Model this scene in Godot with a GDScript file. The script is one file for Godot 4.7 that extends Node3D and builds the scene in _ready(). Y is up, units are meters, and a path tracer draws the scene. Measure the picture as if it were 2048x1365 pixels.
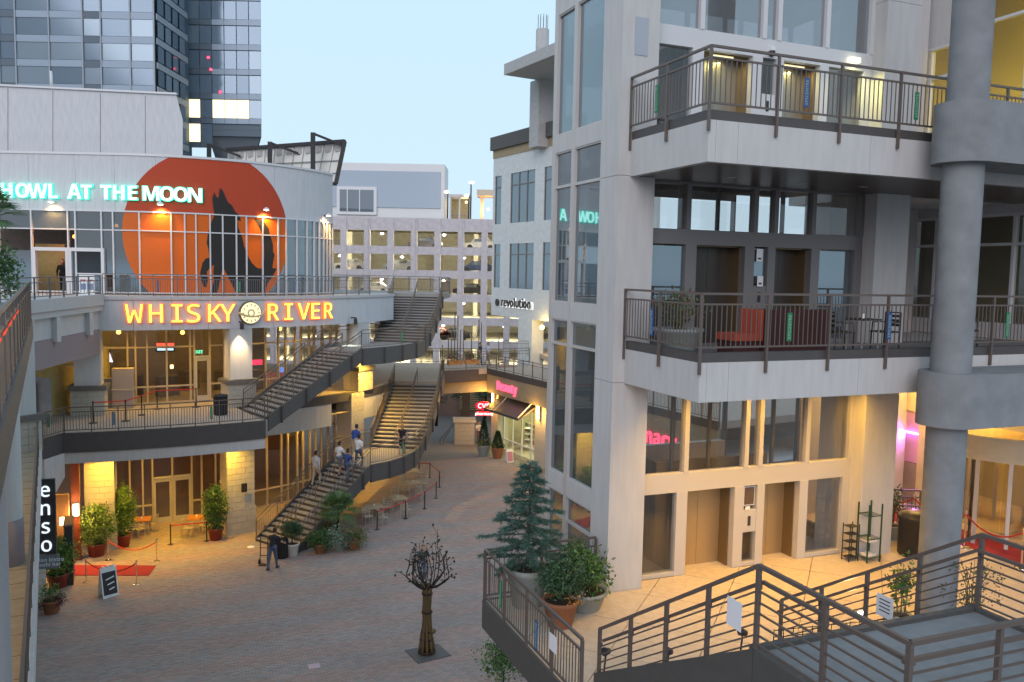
extends Node3D
# ---- camera model: a pixel of the photograph gives a direction; distance comes from the floor or wall it touches ----
const FL := 1670.0
const EYE := Vector3(0, 13.2, 0)
const L2 := 6.0
const L3 := 11.55
const L4 := 16.1
var RT: Vector3
var UPV: Vector3
var FW: Vector3
var EV: Vector3
var NV: Vector3
const YAW := 0.384
const ORG := Vector3(2.24, 0, -18.31)
var M := {}
var TX := {}
var boxes := {}
var used := {}
var rng := RandomNumberGenerator.new()

func ray(px, py): return FW + RT * ((px - 1024.0) / FL) - UPV * ((py - 682.5) / FL)
func G(px, py, h) -> Vector3:
	var d = ray(px, py)
	return EYE + d * ((h - EYE.y) / d.y)
func Wl(px, py, p: Vector3, n: Vector3) -> Vector3:
	var d = ray(px, py)
	return EYE + d * ((p - EYE).dot(n) / d.dot(n))
func Dz(px, py, z) -> Vector3:
	var d = ray(px, py)
	return EYE + d * (z / -d.z)
func cyl(px, py, c: Vector2, r) -> Vector3:
	var d = ray(px, py)
	var a = d.x * d.x + d.z * d.z
	var ox = EYE.x - c.x
	var oz = EYE.z - c.y
	var b = 2.0 * (d.x * ox + d.z * oz)
	var q = b * b - 4.0 * a * (ox * ox + oz * oz - r * r)
	var t = (-b - sqrt(maxf(q, 0.0))) / (2.0 * a)
	return EYE + d * t
func ang(p: Vector3, c: Vector2) -> float: return atan2(p.x - c.x, p.z - c.y)
func onc(c: Vector2, r, a, y) -> Vector3: return Vector3(c.x + r * sin(a), y, c.y + r * cos(a))
func en(e, n, y) -> Vector3: return Vector3(ORG.x, 0, ORG.z) + EV * e + NV * n + Vector3(0, y, 0)
func onE(px, py, n) -> Vector3:   # on the wall plane n = const, as (e, n, y)
	var p = Wl(px, py, en(0, n, 0), NV)
	return Vector3((p - en(0, 0, 0)).dot(EV), n, p.y)
func onN(px, py, e) -> Vector3:
	var p = Wl(px, py, en(e, 0, 0), EV)
	return Vector3(e, (p - en(0, 0, 0)).dot(NV), p.y)

# ---- textures and materials ----
func noise_tex(key, freq, lo, hi, oct = 4, size = 512, kind = FastNoiseLite.TYPE_SIMPLEX_SMOOTH):
	if TX.has(key): return TX[key]
	var n := FastNoiseLite.new()
	n.noise_type = kind
	n.seed = hash(key) % 10000
	n.frequency = freq
	n.fractal_octaves = oct
	var im: Image = n.get_seamless_image(size, size)
	im.convert(Image.FORMAT_L8)
	var out := Image.create(size, size, false, Image.FORMAT_RGB8)
	var d := im.get_data()
	var o := PackedByteArray()
	o.resize(size * size * 3)
	for i in size * size:
		var v = int(255.0 * (lo + (hi - lo) * d[i] / 255.0))
		o[i * 3] = v; o[i * 3 + 1] = v; o[i * 3 + 2] = v
	out.set_data(size, size, false, Image.FORMAT_RGB8, o)
	TX[key] = ImageTexture.create_from_image(out)
	TX[key + "_im"] = im
	return TX[key]
func normal_tex(key, of, strength):
	if TX.has(key): return TX[key]
	var im: Image = TX[of + "_im"].duplicate()
	im.convert(Image.FORMAT_RGBA8)
	im.bump_map_to_normal_map(strength)
	TX[key] = ImageTexture.create_from_image(im)
	return TX[key]
func lin(r, g, b, a = 1.0) -> Color:
	var c = Color(r, g, b).linear_to_srgb()
	c.a = a
	return c
# plain material: real-world base colour (linear), roughness, metallic; tex: which grain lies on it
func mt(key, r, g, b, rough = 0.8, metal = 0.0, tex = "", sc = 0.5, bump = 0.0) -> StandardMaterial3D:
	if M.has(key): return M[key]
	var m := StandardMaterial3D.new()
	m.albedo_color = lin(r, g, b)
	m.roughness = rough
	m.metallic = metal
	if tex != "":
		m.albedo_texture = TX[tex]
		m.uv1_triplanar = true
		m.uv1_world_triplanar = true
		m.uv1_scale = Vector3(sc, sc, sc)
		if bump > 0.0:
			m.normal_enabled = true
			m.normal_texture = normal_tex(tex + "_n", tex, 3.0)
			m.normal_scale = bump
	M[key] = m
	return m
func glow(key, r, g, b, e) -> StandardMaterial3D:
	if M.has(key): return M[key]
	var m := StandardMaterial3D.new()
	m.albedo_color = lin(0.6 * r, 0.6 * g, 0.6 * b)
	m.emission_enabled = true
	m.emission = lin(r, g, b)
	m.emission_energy_multiplier = e
	M[key] = m
	return m
func glass(key, r, g, b, a, metal) -> StandardMaterial3D:
	if M.has(key): return M[key]
	var m := StandardMaterial3D.new()
	m.albedo_color = lin(r, g, b, a)
	m.transparency = BaseMaterial3D.TRANSPARENCY_ALPHA
	m.roughness = 0.015
	m.metallic = metal
	M[key] = m
	return m

# ---- placing ----
func wpos(n: Node) -> Vector3:
	var p := Vector3.ZERO
	while n != self and n != null:
		p += n.position if not n.has_meta("rooted") else n.get_meta("rooted")
		n = n.get_parent()
	return p
func uname(s: String) -> String:
	if not used.has(s):
		used[s] = 0
		return s
	used[s] += 1
	return "%s_%03d" % [s, used[s]]
func thing(called, label, category, at := Vector3.ZERO, group = "") -> Node3D:
	var o := Node3D.new()
	o.name = uname(called)
	o.position = at
	add_child(o, true)
	o.set_meta("label", label)
	o.set_meta("category", category)
	if group != "": o.set_meta("group", group)
	return o
func setting(called, at := Vector3.ZERO) -> Node3D:
	var o := Node3D.new()
	o.name = uname(called)
	o.position = at
	o.set_meta("kind", "structure")
	add_child(o, true)
	return o
func tag(o, label, category, group = ""):
	o.set_meta("label", label)
	o.set_meta("category", category)
	if group != "": o.set_meta("group", group)
	return o
func stuff(o):
	o.set_meta("kind", "stuff")
	return o
# a mesh placed at a world transform under a parent that is moved but never turned
func put(parent: Node, called: String, mesh: Mesh, m, at: Vector3, b := Basis()) -> MeshInstance3D:
	var o := MeshInstance3D.new()
	o.name = uname(called) if parent == self else called
	o.mesh = mesh
	if m != null: o.material_override = m
	o.transform = Transform3D(b, at)
	if parent is MeshInstance3D:
		o.transform = full(parent).affine_inverse() * Transform3D(b, at)
	elif parent != self:
		o.position = at - wpos(parent)
	parent.add_child(o, true)
	return o
func full(n: Node) -> Transform3D:
	var t := Transform3D()
	while n != self and n != null:
		t = n.transform * t
		n = n.get_parent()
	return t
func bm(s: Vector3) -> BoxMesh:
	var k = "%.3f,%.3f,%.3f" % [s.x, s.y, s.z]
	if not boxes.has(k):
		var b := BoxMesh.new()
		b.size = s
		boxes[k] = b
	return boxes[k]
func box(parent, called, at: Vector3, s: Vector3, m, yaw = 0.0) -> MeshInstance3D:
	return put(parent, called, bm(s), m, at, Basis(Vector3.UP, yaw))
# box in the elevator building's own directions
func eb(parent, called, e0, e1, n0, n1, y0, y1, m) -> MeshInstance3D:
	return box(parent, called, en((e0 + e1) / 2.0, (n0 + n1) / 2.0, (y0 + y1) / 2.0), Vector3(absf(e1 - e0), absf(y1 - y0), absf(n1 - n0)), m, YAW)
func along(d: Vector3, up := Vector3.UP) -> Basis:
	d = d.normalized()
	if absf(d.dot(up)) > 0.999: up = Vector3(0.3, 0, 1).normalized()
	var z = d.cross(up).normalized()
	return Basis(d, z.cross(d).normalized(), z)
func bar(parent, called, a: Vector3, b: Vector3, w, h, m) -> MeshInstance3D:
	var L = snappedf((b - a).length(), 0.001)
	return put(parent, called, bm(Vector3(L, h, w)), m, (a + b) / 2.0, along(b - a))
# ---- mesh builder ----
class MB:
	var v := PackedVector3Array()
	var c := PackedColorArray()
	var col := Color.WHITE
	var base := Vector3.ZERO
	func tri(p, q, r):
		v.append(p - base); v.append(q - base); v.append(r - base)
		c.append(col); c.append(col); c.append(col)
	func quad(p, q, r, s):
		tri(p, q, r); tri(p, r, s)
	func hexa(b: Array, t: Array):   # bottom 4, top 4, same order
		quad(b[3], b[2], b[1], b[0])
		quad(t[0], t[1], t[2], t[3])
		for i in 4:
			var j = (i + 1) % 4
			quad(b[i], b[j], t[j], t[i])
	func boxx(at: Vector3, s: Vector3, b := Basis()):
		var x = b.x * s.x / 2.0
		var y = b.y * s.y / 2.0
		var z = b.z * s.z / 2.0
		hexa([at - x - y - z, at + x - y - z, at + x - y + z, at - x - y + z], [at - x + y - z, at + x + y - z, at + x + y + z, at - x + y + z])
	func sweep(pts: Array, r, n = 6, r2 = -1.0):
		if r2 < 0.0: r2 = r
		var rings = []
		var up = Vector3.UP
		for i in pts.size():
			var d: Vector3 = (pts[mini(i + 1, pts.size() - 1)] - pts[maxi(i - 1, 0)]).normalized()
			if absf(d.dot(up)) > 0.95: up = Vector3(1, 0, 0.2).normalized() if absf(d.y) > 0.9 else Vector3.UP
			var x = d.cross(up).normalized()
			var y = x.cross(d).normalized()
			var rr = lerpf(r, r2, float(i) / maxf(1.0, pts.size() - 1))
			var ring = []
			for k in n:
				var a = TAU * k / n
				ring.append(pts[i] + x * cos(a) * rr + y * sin(a) * rr)
			rings.append(ring)
		for i in pts.size() - 1:
			for k in n:
				var l = (k + 1) % n
				quad(rings[i][k], rings[i][l], rings[i + 1][l], rings[i + 1][k])
		for k in range(1, n - 1):
			tri(rings[0][0], rings[0][k + 1], rings[0][k])
			tri(rings[-1][0], rings[-1][k], rings[-1][k + 1])
	func lathe(at: Vector3, prof: Array, n = 20):
		for i in prof.size() - 1:
			for k in n:
				var a0 = TAU * k / n
				var a1 = TAU * (k + 1) / n
				var p = prof[i]
				var q = prof[i + 1]
				quad(at + Vector3(cos(a0) * p[0], p[1], sin(a0) * p[0]), at + Vector3(cos(a1) * p[0], p[1], sin(a1) * p[0]), at + Vector3(cos(a1) * q[0], q[1], sin(a1) * q[0]), at + Vector3(cos(a0) * q[0], q[1], sin(a0) * q[0]))
	func prism(poly: PackedVector2Array, y0, y1):   # poly in x, z
		var ix = Geometry2D.triangulate_polygon(poly)
		for i in range(0, ix.size(), 3):
			var a = poly[ix[i]]
			var b = poly[ix[i + 1]]
			var d = poly[ix[i + 2]]
			tri(Vector3(a.x, y1, a.y), Vector3(b.x, y1, b.y), Vector3(d.x, y1, d.y))
			tri(Vector3(a.x, y0, a.y), Vector3(d.x, y0, d.y), Vector3(b.x, y0, b.y))
		for i in poly.size():
			var a = poly[i]
			var b = poly[(i + 1) % poly.size()]
			quad(Vector3(a.x, y0, a.y), Vector3(b.x, y0, b.y), Vector3(b.x, y1, b.y), Vector3(a.x, y1, a.y))
	func arc(ct: Vector2, r0, r1, a0, a1, y0, y1, seg):
		var f = func(r, a, y): return Vector3(ct.x + r * sin(a), y, ct.y + r * cos(a))
		for i in seg:
			var p = lerpf(a0, a1, float(i) / seg)
			var q = lerpf(a0, a1, float(i + 1) / seg)
			quad(f.call(r1, p, y0), f.call(r1, q, y0), f.call(r1, q, y1), f.call(r1, p, y1))
			quad(f.call(r0, q, y0), f.call(r0, p, y0), f.call(r0, p, y1), f.call(r0, q, y1))
			quad(f.call(r0, p, y1), f.call(r1, p, y1), f.call(r1, q, y1), f.call(r0, q, y1))
			quad(f.call(r0, q, y0), f.call(r1, q, y0), f.call(r1, p, y0), f.call(r0, p, y0))
		quad(f.call(r0, a0, y0), f.call(r1, a0, y0), f.call(r1, a0, y1), f.call(r0, a0, y1))
		quad(f.call(r1, a1, y0), f.call(r0, a1, y0), f.call(r0, a1, y1), f.call(r1, a1, y1))
	func mesh(smooth = false) -> ArrayMesh:
		var st := SurfaceTool.new()
		st.begin(Mesh.PRIMITIVE_TRIANGLES)
		st.set_smooth_group(0 if smooth else -1)
		for i in v.size():
			st.set_color(c[i])
			st.add_vertex(v[i])
		if smooth: st.index()
		st.generate_normals()
		return st.commit()
func mb(base := Vector3.ZERO) -> MB:
	var b := MB.new()
	b.base = base
	return b
func fin(b: MB, parent, called, m, smooth = false) -> MeshInstance3D:
	# vertices are world positions less b.base
	return put(parent, called, b.mesh(smooth), m, b.base)
func arcw(parent, called, c: Vector2, r0, r1, a0, a1, y0, y1, m, seg = 0):
	if seg == 0: seg = maxi(1, int(ceil(absf(a1 - a0) / 0.06)))
	var b = mb(onc(c, r1, (a0 + a1) / 2.0, y0))
	b.arc(c, r0, r1, a0, a1, y0, y1, seg)
	return fin(b, parent, called, m)
func slab(parent, called, pts: Array, y0, y1, m):
	var poly := PackedVector2Array()
	for p in pts: poly.append(Vector2(p.x, p.z))
	var b = mb(Vector3(pts[0].x, y0, pts[0].z))
	b.prism(poly, y0, y1)
	return fin(b, parent, called, m)
func turned(parent, called, at, prof, m, n = 20):
	var b = mb(at)
	b.lathe(at, prof, n)
	return fin(b, parent, called, m, true)
func tube(parent, called, pts, r, m, n = 6, r2 = -1.0):
	var b = mb(pts[0])
	b.sweep(pts, r, n, r2)
	return fin(b, parent, called, m, true)
func quadp(parent, called, a, b, c, d, th, m):   # flat panel with thickness, corners given in order
	var n = (b - a).cross(d - a).normalized() * th
	var k = mb(a)
	k.hexa([a, b, c, d], [a + n, b + n, c + n, d + n])
	return fin(k, parent, called, m)
var fonts := {}
func text(parent, called, s, size, depth, m, at: Vector3, b: Basis, font = "Droid Sans", weight = 700):
	var k = "%s%d" % [font, weight]
	if not fonts.has(k):
		var f := SystemFont.new()
		f.font_names = PackedStringArray([font])
		f.font_weight = weight
		fonts[k] = f
	var t := TextMesh.new()
	t.text = s
	t.font = fonts[k]
	t.font_size = 64
	t.pixel_size = size / 46.0
	t.depth = depth
	t.curve_step = 2.0
	return put(parent, called, t, m, at, b)
func facing(n: Vector3) -> Basis:   # local z looks along n (level)
	n = Vector3(n.x, 0, n.z).normalized()
	var x = Vector3.UP.cross(n)
	return Basis(x, Vector3.UP, n)
func lampo(parent, called, at, e, col, size = 0.05):
	var l := OmniLight3D.new()
	l.name = called
	l.light_energy = e
	l.light_color = col
	l.light_size = size
	l.omni_range = 30.0
	l.omni_attenuation = 2.0
	l.shadow_enabled = true
	l.position = at - wpos(parent)
	parent.add_child(l, true)
	return l
func lamps(parent, called, at, dir: Vector3, e, col, cone = 55.0, size = 0.05):
	var l := SpotLight3D.new()
	l.name = called
	l.light_energy = e
	l.light_color = col
	l.light_size = size
	l.spot_range = 40.0
	l.spot_angle = cone
	l.spot_attenuation = 2.0
	l.shadow_enabled = true
	var z = -dir.normalized()
	var up = Vector3.UP if absf(z.y) < 0.95 else Vector3(1, 0, 0)
	var x = up.cross(z).normalized()
	l.transform = Transform3D(Basis(x, z.cross(x), z), at - wpos(parent))
	parent.add_child(l, true)
	return l
func lampa(parent, called, at, dir: Vector3, w, h, e, col):
	var l := AreaLight3D.new()
	l.name = called
	l.light_energy = e
	l.light_color = col
	l.area_size = Vector2(w, h)
	l.area_normalize_energy = true
	l.shadow_enabled = true
	l.area_range = 40.0
	var z = -dir.normalized()
	var up = Vector3.UP if absf(z.y) < 0.95 else Vector3(1, 0, 0)
	var x = up.cross(z).normalized()
	l.transform = Transform3D(Basis(x, z.cross(x), z), at - wpos(parent))
	parent.add_child(l, true)
	return l
# railing along a path of floor points: posts, two upper rails, a lower rail, balusters
func railing(o, path: Array, h, m, single := true, post = 1.5, drop = 0.3, gap = 0.115):
	var bal = mb(path[0])
	var up = Vector3(0, 1, 0)
	var any = false
	var lens = []
	for i in path.size() - 1:
		var a: Vector3 = path[i]
		var b: Vector3 = path[i + 1]
		var L = (b - a).length()
		bar(o, "top_rail", a + up * h, b + up * h, 0.05, 0.045, m)
		bar(o, "upper_rail", a + up * (h - 0.2), b + up * (h - 0.2), 0.035, 0.035, m)
		bar(o, "lower_rail", a + up * 0.1, b + up * 0.1, 0.035, 0.035, m)
		var k = int(round(L / gap))
		for j in range(1, k):
			var p = a.lerp(b, float(j) / k)
			if single: box(o, "baluster", p + up * ((h - 0.2 + 0.1) / 2.0), Vector3(0.016, h - 0.3, 0.016), m, 0.3)
			else:
				bal.boxx(p + up * ((h - 0.2 + 0.1) / 2.0), Vector3(0.018, h - 0.3, 0.018))
				any = true
		var np = maxi(1, int(round(L / post)))
		for j in range(0 if i == 0 else 1, np + 1):
			if i > 0 and L < post * 0.6 and i % 2 == 1 and i < path.size() - 2: continue
			var p = a.lerp(b, float(j) / np)
			box(o, "post", p + up * ((h - drop) / 2.0 - 0.01), Vector3(0.045, h + drop - 0.02, 0.055), m, atan2(-(b - a).z, (b - a).x))
	if any: stuff(fin(bal, o, "balusters", m))
# a hanging globe lamp: glowing bulb with its light inside
func bulb(parent, called, at: Vector3, e, col: Color, r = 0.1):
	var prof = []
	for k in 9:
		var a = PI * k / 8.0
		prof.append([r * sin(a), -r * cos(a)])
	var lc = col.srgb_to_linear()
	turned(parent, called, at, prof, glow("bulb_%s" % col.to_html(false), lc.r, lc.g, lc.b, 5.0), 12)
	lampo(parent, called + "_light", at, e, col, r * 0.9)
func _ready():
	rng.seed = 7
	# ---- camera, sky, sun, exposure ----
	var cp = cos(0.0833)
	var sp = sin(0.0833)
	var r0 = Vector3(1, 0, 0)
	var u0 = Vector3(0, cp, -sp)
	FW = Vector3(0, -sp, -cp)
	RT = r0 * cos(0.0193) + u0 * sin(0.0193)
	UPV = u0 * cos(0.0193) - r0 * sin(0.0193)
	EV = Vector3(cos(YAW), 0, -sin(YAW))
	NV = Vector3(-sin(YAW), 0, -cos(YAW))
	var cam := Camera3D.new()
	cam.name = "camera"
	cam.transform = Transform3D(Basis(RT, UPV, -FW), EYE)
	cam.fov = rad_to_deg(2.0 * atan(682.5 / FL))
	cam.near = 0.1
	cam.far = 1500.0
	add_child(cam)
	cam.current = true
	var env := Environment.new()
	env.background_mode = Environment.BG_SKY
	var sm := ProceduralSkyMaterial.new()
	sm.sky_top_color = Color8(169, 198, 219)
	sm.sky_horizon_color = Color8(180, 202, 215)
	sm.sky_curve = 0.25
	sm.ground_bottom_color = Color8(120, 125, 135)
	sm.ground_horizon_color = Color8(190, 212, 232)
	sm.sky_energy_multiplier = 1.0
	var sky := Sky.new()
	sky.sky_material = sm
	env.sky = sky
	env.tonemap_mode = Environment.TONE_MAPPER_LINEAR
	env.tonemap_exposure = 1.5
	env.sdfgi_enabled = true
	env.ssao_enabled = true
	env.ssil_enabled = true
	var we := WorldEnvironment.new()
	we.name = "world_environment"
	we.environment = env
	add_child(we)
	var sun := DirectionalLight3D.new()
	sun.name = "dusk_sun"
	sun.light_energy = 0.34
	sun.light_angular_distance = 40.0
	sun.light_color = Color(0.98, 0.97, 1.0)
	sun.shadow_enabled = true
	sun.look_at_from_position(Vector3(-8, 22, 20), Vector3(0, 0, -25))
	add_child(sun)
	make_materials()
	build_ground()
	build_elevator_building()
	build_wing()
	build_terrace()
	build_curved_building()
	build_left_wing()
	build_stairs()
	build_background()
	build_drugstore()
	build_terrace_things()
	build_balcony_things()
	build_plaza_things()
	build_people()

func make_materials():
	noise_tex("grain", 0.05, 0.93, 1.0, 5)
	noise_tex("blotch", 0.012, 0.91, 1.0, 5)
	noise_tex("rough", 0.09, 0.82, 1.0, 4)
	noise_tex("streak", 0.02, 0.925, 1.0, 5)
	noise_tex("stain", 0.02, 0.84, 1.0, 6)
	noise_tex("brush", 0.2, 0.88, 1.0, 3)
	streaky(mt("stucco", 0.56, 0.55, 0.54, 0.9, 0, "streak", 0.25))
	streaky(mt("stucco2", 0.56, 0.54, 0.54, 0.9, 0, "streak", 0.25))
	streaky(mt("panel", 0.6, 0.61, 0.63, 0.7, 0, "streak", 0.3))
	mt("purple", 0.30, 0.245, 0.25, 0.9, 0, "grain", 0.4)
	mt("fascia", 0.085, 0.077, 0.075, 0.6, 0, "blotch", 0.5)
	mt("rail", 0.125, 0.098, 0.085, 0.45, 0.1)
	mt("rail_grey", 0.16, 0.16, 0.17, 0.45, 0.2)
	mt("frame", 0.52, 0.50, 0.48, 0.5, 0.2)
	mt("frame_white", 0.62, 0.62, 0.63, 0.5, 0.1)
	mt("frame_dark", 0.2, 0.19, 0.19, 0.5, 0.2)
	mt("frame_brown", 0.5, 0.42, 0.31, 0.5, 0.1)
	mt("concrete", 0.26, 0.272, 0.285, 0.9, 0, "stain", 0.16, 0.25)
	mt("concrete_light", 0.46, 0.45, 0.44, 0.9, 0, "blotch", 0.4, 0.4)
	mt("soffit", 0.13, 0.1, 0.085, 0.3, 0, "grain", 0.6)
	mt("steel", 0.54, 0.41, 0.23, 0.38, 0.65, "brush", 1.4)  # gold tone holds the warm lamp reflection on the lower lift doors
	mt("steel_jamb", 0.3, 0.22, 0.12, 0.4, 0.75, "brush", 1.4)
	mt("chrome", 0.75, 0.72, 0.66, 0.15, 1.0)
	mt("black", 0.018, 0.018, 0.02, 0.5)
	mt("dark", 0.035, 0.033, 0.035, 0.7)
	mt("tile", 0.52, 0.44, 0.35, 0.75, 0, "blotch", 0.8, 0.2)
	mt("joint", 0.2, 0.155, 0.11, 0.95)
	mt("block", 0.58, 0.54, 0.46, 0.95, 0, "rough", 1.2, 0.6)
	mt("stone_base", 0.36, 0.33, 0.28, 0.95, 0, "rough", 0.9, 1.0)
	mt("ledge", 0.16, 0.145, 0.13, 0.85, 0, "blotch", 0.8)
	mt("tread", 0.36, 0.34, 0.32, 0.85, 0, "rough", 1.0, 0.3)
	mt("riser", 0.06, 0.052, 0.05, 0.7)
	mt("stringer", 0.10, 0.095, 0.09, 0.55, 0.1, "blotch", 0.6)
	mt("landing", 0.21, 0.215, 0.22, 0.85, 0, "blotch", 0.5, 0.3)
	mt("red_cloth", 0.24, 0.008, 0.02, 0.9)
	mt("red_belt", 0.6, 0.045, 0.03, 0.8)
	mt("rope", 0.35, 0.012, 0.012, 0.7)
	mt("terracotta", 0.30, 0.12, 0.055, 0.85, 0, "blotch", 1.5, 0.2)
	mt("red_pot", 0.19, 0.022, 0.016, 0.35, 0, "blotch", 1.5)
	mt("grey_pot", 0.28, 0.31, 0.29, 0.6, 0, "blotch", 1.2)
	mt("white_pot", 0.6, 0.58, 0.54, 0.7, 0, "blotch", 1.2)
	mt("soil", 0.03, 0.022, 0.015, 1.0)
	mt("wood_red", 0.17, 0.045, 0.022, 0.5, 0, "brush", 0.9)
	mt("wood_orange", 0.5, 0.2, 0.06, 0.45, 0, "brush", 1.2)
	mt("chair_metal", 0.5, 0.49, 0.46, 0.4, 0.5)
	mt("white", 0.75, 0.75, 0.74, 0.7)
	mt("paper", 0.75, 0.75, 0.78, 0.9)
	mt("green_plate", 0.01, 0.2, 0.07, 0.6)
	mt("blue_plate", 0.03, 0.08, 0.28, 0.6)
	mt("plate_text", 0.2, 0.34, 0.28, 0.7)
	mt("green_wire", 0.015, 0.06, 0.035, 0.5)
	mt("interior", 0.3, 0.26, 0.2, 0.9, 0, "blotch", 0.4)
	mt("interior_dark", 0.2, 0.17, 0.145, 0.9, 0, "blotch", 0.4)
	mt("interior_yellow", 0.5, 0.4, 0.16, 0.9, 0, "blotch", 0.4)
	mt("curtain_orange", 0.55, 0.1, 0.01, 0.9)
	mt("brick_far", 0.4, 0.27, 0.23, 0.95, 0, "rough", 0.5)
	mt("asphalt", 0.055, 0.055, 0.058, 0.95, 0, "rough", 0.5)
	mt("garage", 0.6, 0.56, 0.58, 0.95, 0, "blotch", 0.25)
	mt("garage_in", 0.5, 0.48, 0.42, 0.95, 0, "blotch", 0.2)
	glass("glass", 0.02, 0.022, 0.025, 0.12, 0.0)
	glass("glass_dark", 0.25, 0.3, 0.33, 0.05, 0.75)
	glass("glass_mirror", 0.36, 0.38, 0.4, 0.05, 0.68)
	glass("glass_half", 0.36, 0.38, 0.4, 0.02, 0.4)
	glass("glass_clear", 0.05, 0.05, 0.05, 0.03, 0.0)
	glass("tower_glass", 0.3, 0.36, 0.42, 0.88, 0.6)
	for p in [["leaf", 0.055, 0.11, 0.03], ["leaf_any", 1, 1, 1]]:
		var m = mt(p[0], p[1], p[2], p[3], 0.6)
		m.vertex_color_use_as_albedo = true
		m.backlight_enabled = true
		m.backlight = Color(0.25, 0.3, 0.1)
	var sk = mt("skin", 1, 1, 1, 0.75)
	sk.vertex_color_use_as_albedo = true

func streaky(m):
	m.uv1_scale = Vector3(0.5, 0.07, 0.5)
	return m
func build_ground():
	var g = setting("ground")
	box(g, "ground_sheet", Vector3(0, -0.05, -60), Vector3(700, 0.1, 500), mt("ground_base", 0.27, 0.245, 0.235, 0.95, 0, "rough", 0.6))
	# pavers: courses run along the elevator building's front; the nearest 300 singly, the rest as one mass
	var pv = setting("plaza_paving", Vector3(-4, 0, -40))
	var r := RandomNumberGenerator.new()
	r.seed = 11
	var meshes = []
	var tones = [[0.405, 0.285, 0.25], [0.37, 0.31, 0.285], [0.345, 0.30, 0.28], [0.395, 0.3, 0.265], [0.365, 0.28, 0.25]]
	var pm = mt("paver", 1, 1, 1, 0.9, 0, "rough", 1.3, 0.4)
	pm.vertex_color_use_as_albedo = true
	var single = []
	var worn := FastNoiseLite.new()   # patches of wear and old stains
	worn.seed = 5
	worn.frequency = 0.22
	worn.fractal_octaves = 4
	var xf = []
	var cl = []
	for i in range(-10, 430):
		var n = -6.0 + i * 0.104
		var off = (i % 2) * 0.104 + r.randf() * 0.02
		for j in range(-180, 60):
			var e = j * 0.206 + off
			var p = en(e, n, 0.0)
			if p.z > -23.5 or p.z < -66 or p.x < -22 or p.x > 8: continue
			var dc = Vector2(p.x + 25.9, p.z + 57.2).length()
			if dc < 17.0 and p.x < -9.0: continue
			if e > -0.2 and n > -0.2 and n < 4.0: continue
			var sx = (p.x / -p.z) * FL + 1024.0
			if sx < 20 or sx > 1330: continue
			var band = int(floor((n + 0.15 * sin(e * 0.13)) / 0.95)) % 2
			var w = r.randf()
			var t = tones[0] if (band == 0 and w < 0.55) else (tones[2] if band != 0 and w < 0.45 else tones[int(w * 4.99)])
			var v = r.randf_range(0.9, 1.1) * (1.0 + 0.11 * worn.get_noise_2d(p.x, p.z))
			if p.z > -27.3 and sx > 90 and sx < 1000 and single.size() < 300:
				single.append([p, t, v])
				continue
			xf.append(Transform3D(Basis(Vector3.UP, YAW) , p + Vector3(0, 0.006 + r.randf() * 0.006, 0)))
			cl.append(Color(t[0] * v, t[1] * v, t[2] * v))
	var mm := MultiMesh.new()
	mm.transform_format = MultiMesh.TRANSFORM_3D
	mm.use_colors = true
	var bmh := BoxMesh.new()
	bmh.size = Vector3(0.2, 0.05, 0.098)
	mm.mesh = bmh
	mm.instance_count = xf.size()
	for i in xf.size():
		mm.set_instance_transform(i, Transform3D(xf[i].basis, xf[i].origin - Vector3(-4, 0, -40)))
		mm.set_instance_color(i, cl[i])
	var mi := MultiMeshInstance3D.new()
	mi.name = "pavers"
	mi.multimesh = mm
	mi.material_override = pm
	pv.add_child(mi)
	stuff(mi)
	var kinds = []
	for i in 12:
		var t = tones[i % 5]
		var v = 0.93 + 0.012 * i
		kinds.append(mt("paver_%d" % i, t[0] * v, t[1] * v, t[2] * v, 0.9, 0, "rough", 1.3, 0.4))
	for s in single:
		var k = tones.find(s[1])
		var q = k + 5 * (r.randi() % 2)
		box(pv, "paver", s[0] + Vector3(0, 0.006 + r.randf() * 0.006, 0), Vector3(0.2, 0.05, 0.098), kinds[q], YAW)
func pane(parent, e0, e1, n0, n1, y0, y1, m):
	return eb(parent, "glass_pane", e0, e1, n0, n1, y0, y1, m)
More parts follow.
